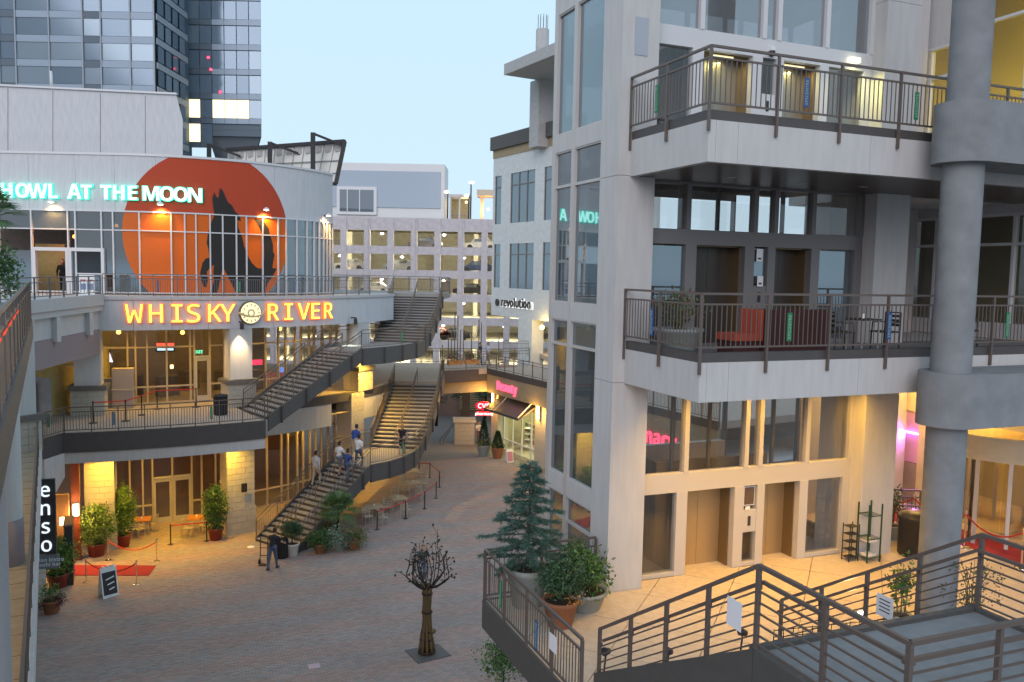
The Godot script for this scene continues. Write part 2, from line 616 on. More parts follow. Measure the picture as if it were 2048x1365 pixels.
func build_elevator_building():
	var o = thing("elevator_building", "white stucco elevator building with stacked balconies and a glazed side", "building", en(4, 3, 0))
	var S = M.stucco
	var fr = M.frame
	# front pier in storey lifts, with fine joints
	var lifts = [[0.0, 5.95], [5.96, 10.78], [10.79, 15.32], [15.33, 20.0], [20.01, 25.0]]
	for l in lifts:
		eb(o, "pier", 0.0, 0.91, 0.0, 0.86, l[0], l[1], S)
		eb(o, "pier", 7.35, 8.45, 0.0, 1.6, l[0], l[1], S)
	# glazed side towards the square (faces -E): frames and panes
	var ys = [0.0, 3.0, 6.0, 7.0, 7.62, 8.08, 11.4, 12.02, 12.45, 15.34, 16.2, 16.63, 19.6, 20.6, 24.5]
	var solid = [7.62, 12.02, 16.2, 19.6, 0.0]
	for i in ys.size() - 1:
		var a = ys[i]
		var b = ys[i + 1]
		if a in solid:
			eb(o, "spandrel", 0.06, 0.3, 0.87, 3.55, a, b, S)
		else:
			pane(o, 0.13, 0.145, 0.9, 2.3, a + 0.03, b - 0.03, M.glass_dark)
			pane(o, 0.13, 0.145, 2.5, 3.4, a + 0.03, b - 0.03, M.glass_dark)
		eb(o, "transom", 0.08, 0.2, 0.865, 3.54, b - 0.035, b + 0.035, M.frame)
	eb(o, "mullion", 0.05, 0.22, 2.3, 2.48, 0.0, 24.5, M.frame)
	eb(o, "mullion", 0.05, 0.3, 3.4, 3.6, 0.0, 24.5, M.frame)
	eb(o, "mullion", 0.07, 0.2, 0.862, 0.93, 0.0, 24.5, M.frame)
	# shaft behind: back and inner walls, floors
	for r in [[0.0, 8.45], [10.75, 14.2], [15.3, 18.75], [21.5, 24.5]]: eb(o, "shaft_wall", 2.31, 2.45, 1.95, 3.6, r[0], r[1], M.interior_dark)
	# rear: solid behind the lifts, glazed elsewhere, so one sees through the lobbies
	eb(o, "rear_wall", 8.46, 12.7, 3.62, 3.85, 0.0, 24.5, M.stucco2)
	for r in [[0.0, 8.45], [10.75, 14.2], [15.3, 18.75], [21.5, 24.5]]:
		eb(o, "rear_wall", 2.3, 5.75, 3.62, 3.8, r[0], r[1], M.stucco2)
		eb(o, "inner_wall", 2.3, 5.75, 1.75, 1.9, r[0], r[1], M.interior_dark)
	for r in [[0.3, 2.25], [2.3, 4.0], [4.05, 5.75], [5.8, 8.4]]:
		for y in [[8.5, 10.7], [14.25, 15.25], [18.8, 21.4]]: eb(o, "glass_pane", r[0], r[1], 3.7, 3.712, y[0], y[1], M.glass_clear)
		eb(o, "rear_mullion", r[1], r[1] + 0.06, 3.63, 3.8, 0.0, 24.5, M.frame_dark)
		if r[0] < 2.0 or r[0] > 5.0:
			for y in [[6.1, 8.4], [11.7, 14.2], [16.3, 18.7]]: eb(o, "glass_pane", r[0], r[1], 3.7, 3.712, y[0], y[1], M.glass_clear)
	for e in [2.5, 3.6, 4.7, 5.6]: eb(o, "lift_guide_rail", e, e + 0.07, 1.4, 1.5, 0.0, 24.5, M.frame_dark)
	for y in [5.6, 10.9, 15.45, 20.2]:
		eb(o, "shaft_floor", 0.25, 2.3, 0.9, 3.6, y, y + 0.25, M.interior)
	# elevator fronts on the three floors
	var lev = [[L2, 8.04, 8.5, 10.75, M.steel, M.frame, "glass"], [L3, 13.9, 14.25, 15.28, mt("lift_shaded", 0.1, 0.085, 0.075, 0.35, 0.6, "brush", 1.4), M.frame_dark, "glass_dark"], [L4, 18.35, 18.78, 21.5, mt("steel_grey", 0.36, 0.34, 0.3, 0.4, 0.7, "brush", 1.4), M.frame_white, "glass"]]  # lift doors recoloured per floor: warm lamplight, shade, cooler light
	for l in lev:
		var y0 = l[0]
		var yd = l[1]
		var ys2 = l[2]
		var yt = l[3]
		var f = l[5]
		var gl = M[l[6]]
		eb(o, "header", 0.91, 7.35, 0.42, 0.62, yd, ys2, f)
		eb(o, "head_beam", 0.91, 7.35, 0.42, 0.66, yt, yt + 0.1, f)
		# upper lights
		var xs = [0.93, 2.28, 4.02, 4.45, 5.9, 7.33] if y0 != L3 else [0.93, 2.1, 4.0, 4.6, 5.75, 7.2]
		for i in xs.size() - 1:
			pane(o, xs[i] + 0.05, xs[i + 1] - 0.05, 0.5, 0.512, ys2 + 0.02, yt - 0.02, M.glass_mirror if y0 == L4 else M.glass)
			eb(o, "mullion", xs[i] - 0.06 + (0.08 if i == 0 else 0.0), xs[i] + 0.06, 0.4, 0.6, ys2, yt, f)
		eb(o, "mullion", 7.24, 7.35, 0.4, 0.6, ys2, yt, f)
		# lower storey: glass, elevator, call panel, elevator, glass
		pane(o, 1.0, 2.05, 0.5, 0.512, y0 + 0.1, yd - 0.04, gl)
		pane(o, 6.0, 7.1, 0.5, 0.512, y0 + 0.1, yd - 0.04, gl)
		pane(o, 4.02, 4.38, 0.5, 0.512, y0 + 0.95 + 0.5, yd - 0.04, gl)
		pane(o, 4.02, 4.38, 0.5, 0.512, y0 + 0.12, y0 + 0.82, gl)
		for x in [[0.91, 1.0], [2.05, 2.35], [3.72, 4.0], [4.4, 4.62], [5.72, 5.98], [7.1, 7.35]]:
			eb(o, "door_frame", x[0], x[1], 0.41, 0.6, y0, yd, f)
		for x in [[1.0, 2.05], [6.0, 7.1], [4.0, 4.4]]:
			eb(o, "sill", x[0], x[1], 0.43, 0.6, y0, y0 + 0.1, f)
		var pnl = eb(o, "call_panel", 4.0, 4.4, 0.44, 0.58, y0 + 0.86, y0 + 1.42, f)
		eb(pnl, "button_plate", 4.16, 4.24, 0.425, 0.44, y0 + 1.02, y0 + 1.26, M.dark)
		for x in [[2.35, 3.72], [4.62, 5.72]]:
			eb(o, "elevator_jamb", x[1] - 0.03, x[1], 0.6, 1.0, y0, yd, M.steel_jamb)
			eb(o, "elevator_jamb", x[0], x[0] + 0.03, 0.6, 1.0, y0, yd, M.steel_jamb)
			eb(o, "elevator_soffit", x[0], x[1], 0.6, 1.0, yd - 0.03, yd, M.steel_jamb)
			eb(o, "threshold", x[0] + 0.002, x[1] - 0.002, 0.401, 0.96, y0 - 0.06, y0 - 0.001, M.tile if y0 < 7 else M.landing)
			var w = (x[1] - x[0] - 0.06) * 0.5
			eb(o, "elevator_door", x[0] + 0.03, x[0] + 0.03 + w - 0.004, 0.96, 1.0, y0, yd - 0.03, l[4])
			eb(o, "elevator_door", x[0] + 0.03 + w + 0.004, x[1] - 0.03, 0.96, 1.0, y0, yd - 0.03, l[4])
		pass
	for y in [10.9, 15.45, 20.2]:
		eb(o, "lobby_floor", 0.92, 7.34, 0.66, 3.5, y, y + 0.3, M.interior)
	eb(o, "wall", 0.91, 7.35, 0.5, 0.9, 22.0, 25.0, S)
	eb(o, "spandrel", 0.91, 7.35, 0.45, 0.9, 21.6, 22.0, S)
	eb(o, "access_hatch", 0.3, 0.62, -0.015, 0.0, 17.9, 18.7, mt("hatch", 0.36, 0.4, 0.45, 0.5))
	# poster and notices on the lower call panel
	var ps = eb(o, "notice_frame", 4.06, 4.34, 0.46, 0.475, 7.55, 7.98, mt("notice_dark", 0.1, 0.07, 0.05, 0.5))
	eb(ps, "notice_border", 4.03, 4.37, 0.476, 0.484, 7.52, 8.0, M.white)
	var nt = eb(o, "notice_sheet", 4.1, 4.24, 0.47, 0.478, 7.22, 7.5, M.paper)
	eb(nt, "notice_print", 4.13, 4.21, 0.465, 0.47, 7.28, 7.42, M.red_belt)
	# balconies
	for b in [[10.79, 11.53], [15.33, 16.08]]:
		eb(o, "balcony_slab", 0.29, 12.79, -2.85, 0.41, b[0] + 0.02, b[1], S)
		eb(o, "balcony_slab", 8.46, 12.79, 0.42, 4.6, b[0] + 0.02, b[1], S)
		# boarded soffit, each board a piece
		for i in 22:
			var n0 = -2.68 + i * 0.14
			eb(o, "soffit_board", 0.46, 12.7, n0, n0 + 0.132, b[0] - 0.005, b[0] + 0.018, M.soffit)
		eb(o, "balcony_fascia", 0.285, 0.445, -2.86, 0.0, b[0] - 0.02, b[1] + 0.002, S)
		var cuts = [0.446, 0.95, 4.2, 7.4, 10.6, 12.79]
		for i in 5: eb(o, "balcony_fascia", cuts[i] + 0.004, cuts[i + 1] - 0.004, -2.862, -2.7, b[0] - 0.02, b[1] + 0.002, S)
		eb(o, "balcony_kerb", 0.3, 0.42, -2.83, 0.0, b[1] + 0.003, b[1] + 0.19, M.fascia)
		eb(o, "balcony_kerb", 0.421, 12.78, -2.83, -2.71, b[1] + 0.003, b[1] + 0.19, M.fascia)
		eb(o, "balcony_floor", 0.43, 12.78, -2.7, 0.41, b[1] + 0.003, b[1] + 0.03, M.landing)
	# lights: recessed lamps in the lower soffit, strip over the upper lift doors
	var warm = Color(1.0, 0.75, 0.29)
	for e in [1.9, 4.2, 6.6]:
		for n in [-1.75, -0.35]:
			var q = turned(o, "recessed_lamp", en(e, n, 10.755), [[0.0, 0.0], [0.11, 0.0], [0.11, 0.02]], glow("lamp_warm", 1.0, 0.8, 0.5, 6.0), 12)
			lamps(o, "soffit_lamp_light", en(e, n, 10.72), Vector3(0, -1, 0), 6.6, warm, 70.0, 0.1)
	for e in [2.3, 4.2, 6.0]:
		turned(o, "recessed_lamp", en(e, -0.9, 15.318), [[0.0, 0.0], [0.1, 0.0], [0.1, 0.02]], mt("lamp_off", 0.5, 0.5, 0.5, 0.4), 12)
	for e in [3.05, 5.15]:
		eb(o, "lift_lamp", e - 0.3, e + 0.3, 0.66, 0.72, L4 + 2.17, L4 + 2.21, glow("lamp_lift", 1.0, 0.95, 0.6, 2.5))
		lampa(o, "lift_lamp_light", en(e, 0.69, L4 + 2.15), Vector3(0, -1, 0), 0.6, 0.06, 0.5, Color(1.0, 0.93, 0.55))
	eb(o, "wall_lamp", 6.55, 6.85, 0.28, 0.42, 18.5, 18.62, glow("lamp_lift2", 1.0, 0.95, 0.6, 1.2))
	lamps(o, "wall_lamp_light", en(6.7, 0.22, 18.48), Vector3(0.1, -1, 0.1), 2.2, Color(1.0, 0.95, 0.55), 75.0, 0.1)
	# balcony railings, with their hanging name plates
	for y in [11.55, 16.1]:
		var rl = thing("balcony_railing", "dark brown steel railing round the %s balcony of the elevator building" % ("lower" if y < 13 else "upper"), "railing", en(0.36, -2.77, y), "railings of the elevator building balconies")
		var path = [en(0.25, 0.0, y + 0.18), en(0.25, -2.9, y + 0.18), en(12.6, -2.9, y + 0.18)]
		railing(rl, path, 1.12, M.rail, true, 1.52, 0.42)
		var pl = [[0.25, -1.1, "green"], [2.45, -2.9, "blue"], [5.3, -2.9, "green"], [8.3, -2.9, "green"]] if y > 13 else [[0.25, -1.2, "blue"], [2.3, -2.9, "green"], [4.9, -2.9, "blue"], [8.4, -2.9, "green"]]
		for q in pl:
			name_plate(rl, en(q[0], q[1], y + 0.66), NV * -1.0 if q[1] < -2.0 else EV * -1.0, q[2])
	# concrete column with its two bracket beams
	var cc = thing("concrete_column", "round grey concrete column with two heavy bracket beams beside the balconies", "column", en(5.82, -3.7, 6.0))
	var at = en(5.82, -3.7, 0)
	turned(cc, "shaft", at + Vector3(0, L2 + 0.05, 0), [[0.39, 0.0], [0.39, 4.2]], M.concrete, 32)
	turned(cc, "shaft", at + Vector3(0, 11.32, 0), [[0.39, 0.0], [0.39, 4.2]], M.concrete, 32)
	turned(cc, "shaft", at + Vector3(0, 16.7, 0), [[0.385, 0.0], [0.385, 9.0]], M.concrete, 32)
	turned(cc, "foot", at, [[0.39, 0.0], [0.39, 5.6]], M.concrete, 24)
	for b in [[10.22, 11.32], [15.52, 16.7]]:
		var poly := PackedVector2Array()
		for k in 25:
			var a = PI / 2.0 + PI * k / 24.0
			var p = en(5.82 + 0.6 * cos(a), -3.7 + 0.6 * sin(a), 0)
			poly.append(Vector2(p.x, p.z))
		for q in [[12.7, -4.3], [12.7, -3.1]]:
			var p = en(q[0], q[1], 0)
			poly.append(Vector2(p.x, p.z))
		var k = mb(at + Vector3(0, b[0], 0))
		k.prism(poly, b[0], b[1])
		fin(k, cc, "bracket_beam", M.concrete)
func name_plate(parent, at: Vector3, n: Vector3, colour):
	var b = facing(n)
	var p = put(parent, "name_plate", bm(Vector3(0.11, 0.56, 0.012)), M[colour + "_plate"], at + n * 0.035, b)
	var t = text(p, "lettering", "EPICENTRE", 0.066, 0.004, M.plate_text, at + n * 0.044, b * Basis(Vector3(0, 0, 1), PI / 2.0))
	return p
func build_wing():
	var o = thing("corner_wing", "pale stucco wing with tall windows and a revolving door onto the terrace", "building", en(13.2, 1, 0))
	var S = M.stucco2
	# face e = 12.8, windows as openings between wall strips
	var wins = [[16.1, [[2.75, 4.05, 17.0, 20.3], [-0.9, 1.75, 17.0, 22.0], [-4.0, -1.2, 17.0, 22.0]]], [11.55, [[2.0, 4.05, 12.0, 15.1], [-0.9, 1.75, 12.0, 15.1], [-4.0, -1.2, 12.0, 15.1]]]]
	for w in wins:
		var y0 = w[0]
		var y1 = 22.6 if y0 > 13 else 16.09
		var n = 4.6
		for q in w[1]:
			eb(o, "wall", 12.8, 13.1, q[1], n, y0, y1, S)
			eb(o, "wall", 12.8, 13.1, q[0], q[1], y0, q[2], S)
			eb(o, "wall", 12.8, 13.1, q[0], q[1], q[3], y1, S)
			var mid = q[2] + (q[3] - q[2]) * 0.72
			var nm = (q[0] * 0.35 + q[1] * 0.65) if y0 > 13 and q[0] > 2 else (q[0] + q[1]) / 2.0
			eb(o, "window_frame", 12.82, 12.96, q[0], q[1], mid - 0.04, mid + 0.04, M.frame_white)
			eb(o, "window_frame", 12.81, 12.97, nm - 0.04, nm + 0.04, q[2], q[3], M.frame_white)
			eb(o, "window_frame", 12.79, 12.98, q[0], q[0] + 0.08, q[2], q[3], M.frame_white)
			eb(o, "window_frame", 12.79, 12.98, q[1] - 0.08, q[1], q[2], q[3], M.frame_white)
			eb(o, "window_frame", 12.795, 12.985, q[0], q[1], q[3] - 0.08, q[3], M.frame_white)
			for u in [[q[0] + 0.08, nm - 0.04], [nm + 0.04, q[1] - 0.08]]:
				eb(o, "glass_pane", 12.9, 12.912, u[0], u[1], q[2], mid - 0.04, M.glass)
				eb(o, "glass_pane", 12.9, 12.912, u[0], u[1], mid + 0.04, q[3] - 0.08, M.glass)
			n = q[0]
		eb(o, "wall", 12.8, 13.1, n - 1.2, n, y0, y1, S)
	eb(o, "room_wall", 16.0, 16.2, -5.2, 4.6, 5.9, 23.0, mt("room", 0.45, 0.4, 0.24, 0.9))
	eb(o, "room_wall", 13.1, 16.0, 4.4, 4.6, 5.9, 23.0, M.interior)
	for y in [11.2, 15.6, 22.7]: eb(o, "room_floor", 13.1, 16.0, -5.2, 4.4, y, y + 0.3, M.interior)
	eb(o, "roof", 12.79, 16.2, -5.2, 4.6, 23.05, 23.4, S)
	bulb(o, "room_lamp", en(14.4, 0.3, 20.6), 3.0, Color(1, 0.88, 0.35), 0.2)
	bulb(o, "room_lamp", en(14.6, 3.2, 18.6), 1.2, Color(1, 0.88, 0.35), 0.2)
	# ground storey of the wing: back wall of the recess, glowing panel, revolving door
	eb(o, "wall", 12.8, 13.1, 3.75, 7.0, L2, 10.77, mt("cream", 0.6, 0.54, 0.4, 0.9, 0, "blotch", 0.4))
	eb(o, "wall", 12.8, 13.1, 2.95, 3.2, L2, 10.77, M.cream)
	eb(o, "wall_base", 12.77, 12.8, 3.76, 6.9, L2, 7.1, M.purple)
	eb(o, "header", 12.8, 13.1, -5.0, 3.74, 9.0, 10.77, M.cream)
	var pk = eb(o, "glowing_panel", 12.86, 12.95, 3.22, 3.74, 7.35, 8.98, mt("pink_panel", 0.55, 0.3, 0.55, 0.5))
	eb(o, "panel_base", 12.85, 12.96, 3.22, 3.74, L2, 7.33, M.purple)
	eb(pk, "neon_tube", 12.8, 12.84, 3.24, 3.72, 8.28, 8.33, glow("neon_pink", 0.9, 0.35, 1.0, 6.0))
	lampa(o, "neon_tube_light", en(12.7, 3.48, 8.3), EV * -1.0 + Vector3(0, -0.3, 0), 0.5, 0.06, 2.5, Color(0.9, 0.4, 1.0))
	# storefront beside the revolving door
	for n in [2.88, 1.95, -1.6, -2.6, -3.8]: eb(o, "door_frame", 12.82, 12.98, n - 0.06, n + 0.06, L2, 9.0, M.frame)
	eb(o, "door_frame", 12.82, 12.98, 1.95, 2.9, 7.0, 7.16, M.frame)
	for u in [[2.02, 2.82], [-2.54, -1.66], [-3.74, -2.66]]: eb(o, "glass_pane", 12.89, 12.9, u[0], u[1], L2 + 0.1, 8.9, M.glass)
	eb(o, "lobby_floor", 12.8, 16.0, -5.0, 4.4, L2 - 0.2, L2 + 0.01, M.tile)
	var rd = thing("revolving_door", "round revolving door with pale drum and glass wings beside red carpet", "door", en(12.6, 0.2, L2))
	var dc = en(12.75, 0.2, 0)
	var c2 = Vector2(dc.x, dc.z)
	arcw(rd, "drum_head", c2, 1.45, 1.6, 0, TAU, 8.35, 9.0, M.cream, 40)
	for k in 12:
		var a = TAU * k / 12.0 + 0.1
		box(rd, "drum_post", onc(c2, 1.52, a, (L2 + 8.35) / 2.0), Vector3(0.09, 2.35, 0.07), M.frame, a)
		if k % 3 != 1:
			arcw(rd, "drum_glass", c2, 1.515, 1.525, a + 0.04, a + TAU / 12.0 - 0.04, L2 + 0.08, 8.33, M.glass, 4)
	for k in 4:
		var a = TAU * k / 4.0 + 0.5
		box(rd, "door_wing", onc(c2, 0.72, a, (L2 + 8.3) / 2.0), Vector3(0.03, 2.25, 1.4), M.glass, a)
		box(rd, "wing_stile", onc(c2, 1.41, a, (L2 + 8.3) / 2.0), Vector3(0.05, 2.28, 0.06), M.black, a)
	bulb(o, "lobby_lamp", en(14.2, 0.6, 9.6), 9.0, Color(1.0, 0.75, 0.32), 0.2)
	bulb(o, "lobby_lamp", en(11.2, 2.2, 10.3), 7.0, Color(1.0, 0.8, 0.45), 0.2)
func build_terrace():
	var t = setting("terrace", en(3, -1, L2))
	var x0 = -2.75
	# slab, dark skirt, and score-jointed tiles laid diagonally
	eb(t, "terrace_slab", x0 + 0.02, 12.79, -4.2, 0.5, 5.5, 5.955, M.joint)
	eb(t, "terrace_slab", 8.46, 12.79, 0.501, 7.0, 5.5, 5.955, M.joint)
	eb(t, "terrace_skirt", x0 - 0.03, x0 + 0.02, -4.23, 0.55, 5.38, 6.02, M.stringer)
	eb(t, "terrace_skirt", x0 + 0.02, 0.0, 0.51, 0.56, 5.38, 6.02, M.stringer)
	eb(t, "terrace_skirt", x0 + 0.02, 6.0, -4.25, -4.2, 5.38, 5.99, M.stringer)
	eb(t, "terrace_wall", -0.6, -0.2, -4.0, 0.4, 0.0, 5.49, M.stucco2)
	var rect := PackedVector2Array([Vector2(x0 + 0.03, -4.2), Vector2(12.78, -4.2), Vector2(12.78, 6.9), Vector2(x0 + 0.03, 6.9)])
	var s = 1.62
	for i in range(-12, 13):
		for j in range(-12, 13):
			var c = Vector2(2.0 + (i - j) * s * 0.7071, -0.4 + (i + j) * s * 0.7071)
			var h = s * 0.7071 - 0.012
			var poly := PackedVector2Array([c + Vector2(-h, 0), c + Vector2(0, -h), c + Vector2(h, 0), c + Vector2(0, h)])
			for q in Geometry2D.intersect_polygons(poly, rect):
				var hole = PackedVector2Array([Vector2(-0.02, -0.02), Vector2(0.93, -0.02), Vector2(0.93, 0.4), Vector2(8.46, 0.4), Vector2(8.46, 7.5), Vector2(-4, 7.5), Vector2(-4, 0.5), Vector2(-0.02, 0.5)])
				for w in Geometry2D.clip_polygons(q, hole):
					if w.size() < 3: continue
					var wp := PackedVector2Array()
					var ct = Vector2.ZERO
					for v in w:
						var p = en(v.x, v.y, 0)
						wp.append(Vector2(p.x, p.z))
						ct += Vector2(p.x, p.z) / w.size()
					var k = mb(Vector3(ct.x, 5.96, ct.y))
					k.prism(wp, 5.955, 6.0)
					fin(k, t, "tile", M.tile)
	# terrace railings
	var a = thing("terrace_railing", "brown baluster railing along the open edge of the tiled terrace by the spruce", "railing", en(x0, -2, L2))
	railing(a, [en(-0.04, 0.5, L2 + 0.02), en(x0, 0.5, L2 + 0.02), en(x0, -4.2, L2 + 0.02)], 1.12, M.rail, true, 1.2, 0.5)
	name_plate(a, en(x0, -0.55, 6.55), EV * -1, "green")
	name_plate(a, en(x0, -2.4, 6.45), EV * -1, "blue")
	name_plate(a, en(-0.9, 0.5, 6.55), NV * -1, "blue")
	bar(a, "hanging_notice", en(x0 - 0.04, -3.0, 6.62), en(x0 - 0.04, -3.28, 6.62), 0.012, 0.3, M.paper)
	# stair from the terrace up to the half landing, ascending towards the camera side
	var st = thing("landing_stair", "brown steel stair with horizontal bar railings rising from terrace to grey landing", "stairs", en(-0.4, -6, L2))
	var n0 = -3.9
	var n1 = -7.95
	var yl = 8.5
	var k = 15
	for i in k - 1:
		var n = n0 + (n1 - n0) * i / (k - 1)
		var y = L2 + (yl - L2) * (i + 1) / k
		eb(st, "tread", -2.2, 1.55, n - 0.31, n, y - 0.05, y, M.tread)
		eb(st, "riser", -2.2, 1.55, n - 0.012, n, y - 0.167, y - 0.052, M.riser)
	eb(st, "landing_floor", -2.2, 1.55, -10.4, n1, yl - 0.12, yl, M.landing)
	eb(st, "landing_edge", -2.28, 1.63, n1 + 0.0, n1 + 0.1, yl - 0.5, yl + 0.06, M.stringer)
	eb(st, "landing_edge", -2.3, -2.2, -10.4, n1 - 0.01, yl - 0.5, yl + 0.06, M.stringer)
	eb(st, "landing_edge", 1.55, 1.64, -10.4, n1 - 0.01, yl - 0.5, yl + 0.06, M.stringer)
	eb(st, "landing_beam", -2.3, 1.64, -10.5, -10.4, yl - 0.5, yl + 0.06, M.stringer)
	for e in [-2.26, 1.6]:
		var c = mb(en(e, n0, L2))
		var d = 0.045
		c.hexa([en(e - d, n0 + 0.1, L2), en(e + d, n0 + 0.1, L2), en(e + d, n1, yl - 0.52), en(e - d, n1, yl - 0.52)], [en(e - d, n0 + 0.1, L2 + 0.3), en(e + d, n0 + 0.1, L2 + 0.3), en(e + d, n1, yl + 0.06), en(e - d, n1, yl + 0.06)])
		fin(c, st, "stringer", M.stringer)
	eb(st, "landing_post", -2.2, -2.0, -9.9, -9.7, 0.0, yl - 0.13, M.stringer)
	eb(st, "landing_post", 1.3, 1.5, -9.9, -9.7, 0.0, yl - 0.13, M.stringer)
	# bar railings
	var segs = [[en(-2.26, n0, L2), en(-2.26, n1, yl)], [en(1.6, n0, L2), en(1.6, n1, yl)], [en(-2.26, n1, yl), en(-2.26, -10.25, yl)], [en(1.6, n1, yl), en(1.6, -10.4, yl)], [en(-2.26, -10.25, yl), en(1.6, -10.25, yl)]]
	for i in segs.size():
		var p: Vector3 = segs[i][0]
		var q: Vector3 = segs[i][1]
		var inn = EV * (1.0 if i in [0, 2] else -1.0) if i < 4 else NV
		var u = Vector3.UP
		bar(st, "top_rail", p + u * 1.12, q + u * 1.12, 0.055, 0.05, M.rail)
		bar(st, "hand_rail", p + u * 0.9 + inn * 0.07, q + u * 0.9 + inn * 0.07, 0.045, 0.045, M.rail)
		for h in [0.8, 0.66, 0.52, 0.38, 0.24, 0.12]:
			bar(st, "bar", p + u * h, q + u * h, 0.022, 0.022, M.rail)
		var m = maxi(1, int(round((q - p).length() / 1.35)))
		for j in m + 1:
			var x = p.lerp(q, float(j) / m)
			if i >= 2 and j == 0: continue
			box(st, "post", x + u * 0.56 + (NV * 0.02 if i == 4 else Vector3.ZERO), Vector3(0.05, 1.12, 0.06), M.rail, YAW)
			var br = mb(x + u * 0.82)
			br.boxx(x + u * 0.84 + inn * 0.045, Vector3(0.02, 0.06, 0.02), Basis(Vector3.UP, YAW))
			fin(br, st, "rail_bracket", M.rail)
	for q in [[en(-2.3, -7.8, 8.82), EV * -1], [en(0.05, -7.86, 8.9), NV]]: pass
	# lower stair continuing off the landing is out of view; notices tied to the bars
	var pn = put(st, "paper_notice", bm(Vector3(0.3, 0.38, 0.006)), M.paper, en(-2.3, -7.55, 8.85), facing(EV * -1.0))
	var pn2 = put(st, "paper_notice", bm(Vector3(0.34, 0.36, 0.006)), M.paper, en(1.56, -6.35, 7.95), facing(EV * -1.0))
	for h in [0.1, 0.04, -0.02, -0.08]: put(pn2, "print_line", bm(Vector3(0.22, 0.018, 0.003)), M.dark, en(1.556, -6.35, 7.95 + h), facing(EV * -1.0))
const C2 := Vector2(-25.9, -57.2)
const C3 := Vector2(-20.5, -53.0)
const R3 := 9.8
func wallp(px, py) -> Vector3:   # on the mural wall: straight part, then arc
	var p = Wl(px, py, Vector3(0, 0, -43.2), Vector3(0, 0, 1))
	return p if p.x < -20.5 else cyl(px, py, C3, R3)
# the mural wall unrolled: s is measured along it from where the arc begins
func ws(p: Vector3) -> float: return p.x + 20.5 if p.x < -20.5 else ang(p, C3) * R3
func wp(s, y, out = 0.0) -> Vector3:
	if s < 0.0: return Vector3(s - 20.5, y, -43.2 + out)
	if s / R3 > 1.34:   # past the bend the wall runs straight back
		return onc(C3, R3, 1.34, y) + Vector3(-0.3, 0, -0.954) * (s - 1.34 * R3) + Vector3(0.954, 0, -0.3) * out
	return onc(C3, R3 + out, s / R3, y)
func wall_piece(parent, called, s0, s1, y0, y1, t0, t1, m):   # block on the unrolled wall from depth t0 to t1
	var b = mb(wp(s0, y0))
	var n = maxi(1, int(ceil((s1 - s0) / 0.5))) if s1 > 0 else 1
	for i in n:
		var a = lerpf(s0, s1, float(i) / n)
		var d = lerpf(s0, s1, float(i + 1) / n)
		b.hexa([wp(a, y0, t0), wp(a, y0, t1), wp(d, y0, t1), wp(d, y0, t0)], [wp(a, y1, t0), wp(a, y1, t1), wp(d, y1, t1), wp(d, y1, t0)])
	return fin(b, parent, called, m)
func wall_graphic(parent, called, poly: PackedVector2Array, out, m):   # flat graphic laid on the curved wall in strips
	var b = mb(wp(poly[0].x, poly[0].y))
	var lo = 1e9
	var hi = -1e9
	for p in poly:
		lo = minf(lo, p.x)
		hi = maxf(hi, p.x)
	var s = lo
	while s < hi:
		var strip := PackedVector2Array([Vector2(s, 5), Vector2(s + 0.35, 5), Vector2(s + 0.35, 25), Vector2(s, 25)])
		for q in Geometry2D.intersect_polygons(poly, strip):
			if Geometry2D.is_polygon_clockwise(q): pass
			var ix = Geometry2D.triangulate_polygon(q)
			for i in range(0, ix.size(), 3):
				var u = []
				for k in 3: u.append(wp(q[ix[i + k]].x, q[ix[i + k]].y, out))
				var nn = (u[2] - u[0]).cross(u[1] - u[0])
				if nn.z < 0.0: b.tri(u[0], u[2], u[1])
				else: b.tri(u[0], u[1], u[2])
		s += 0.35
	return fin(b, parent, called, m)

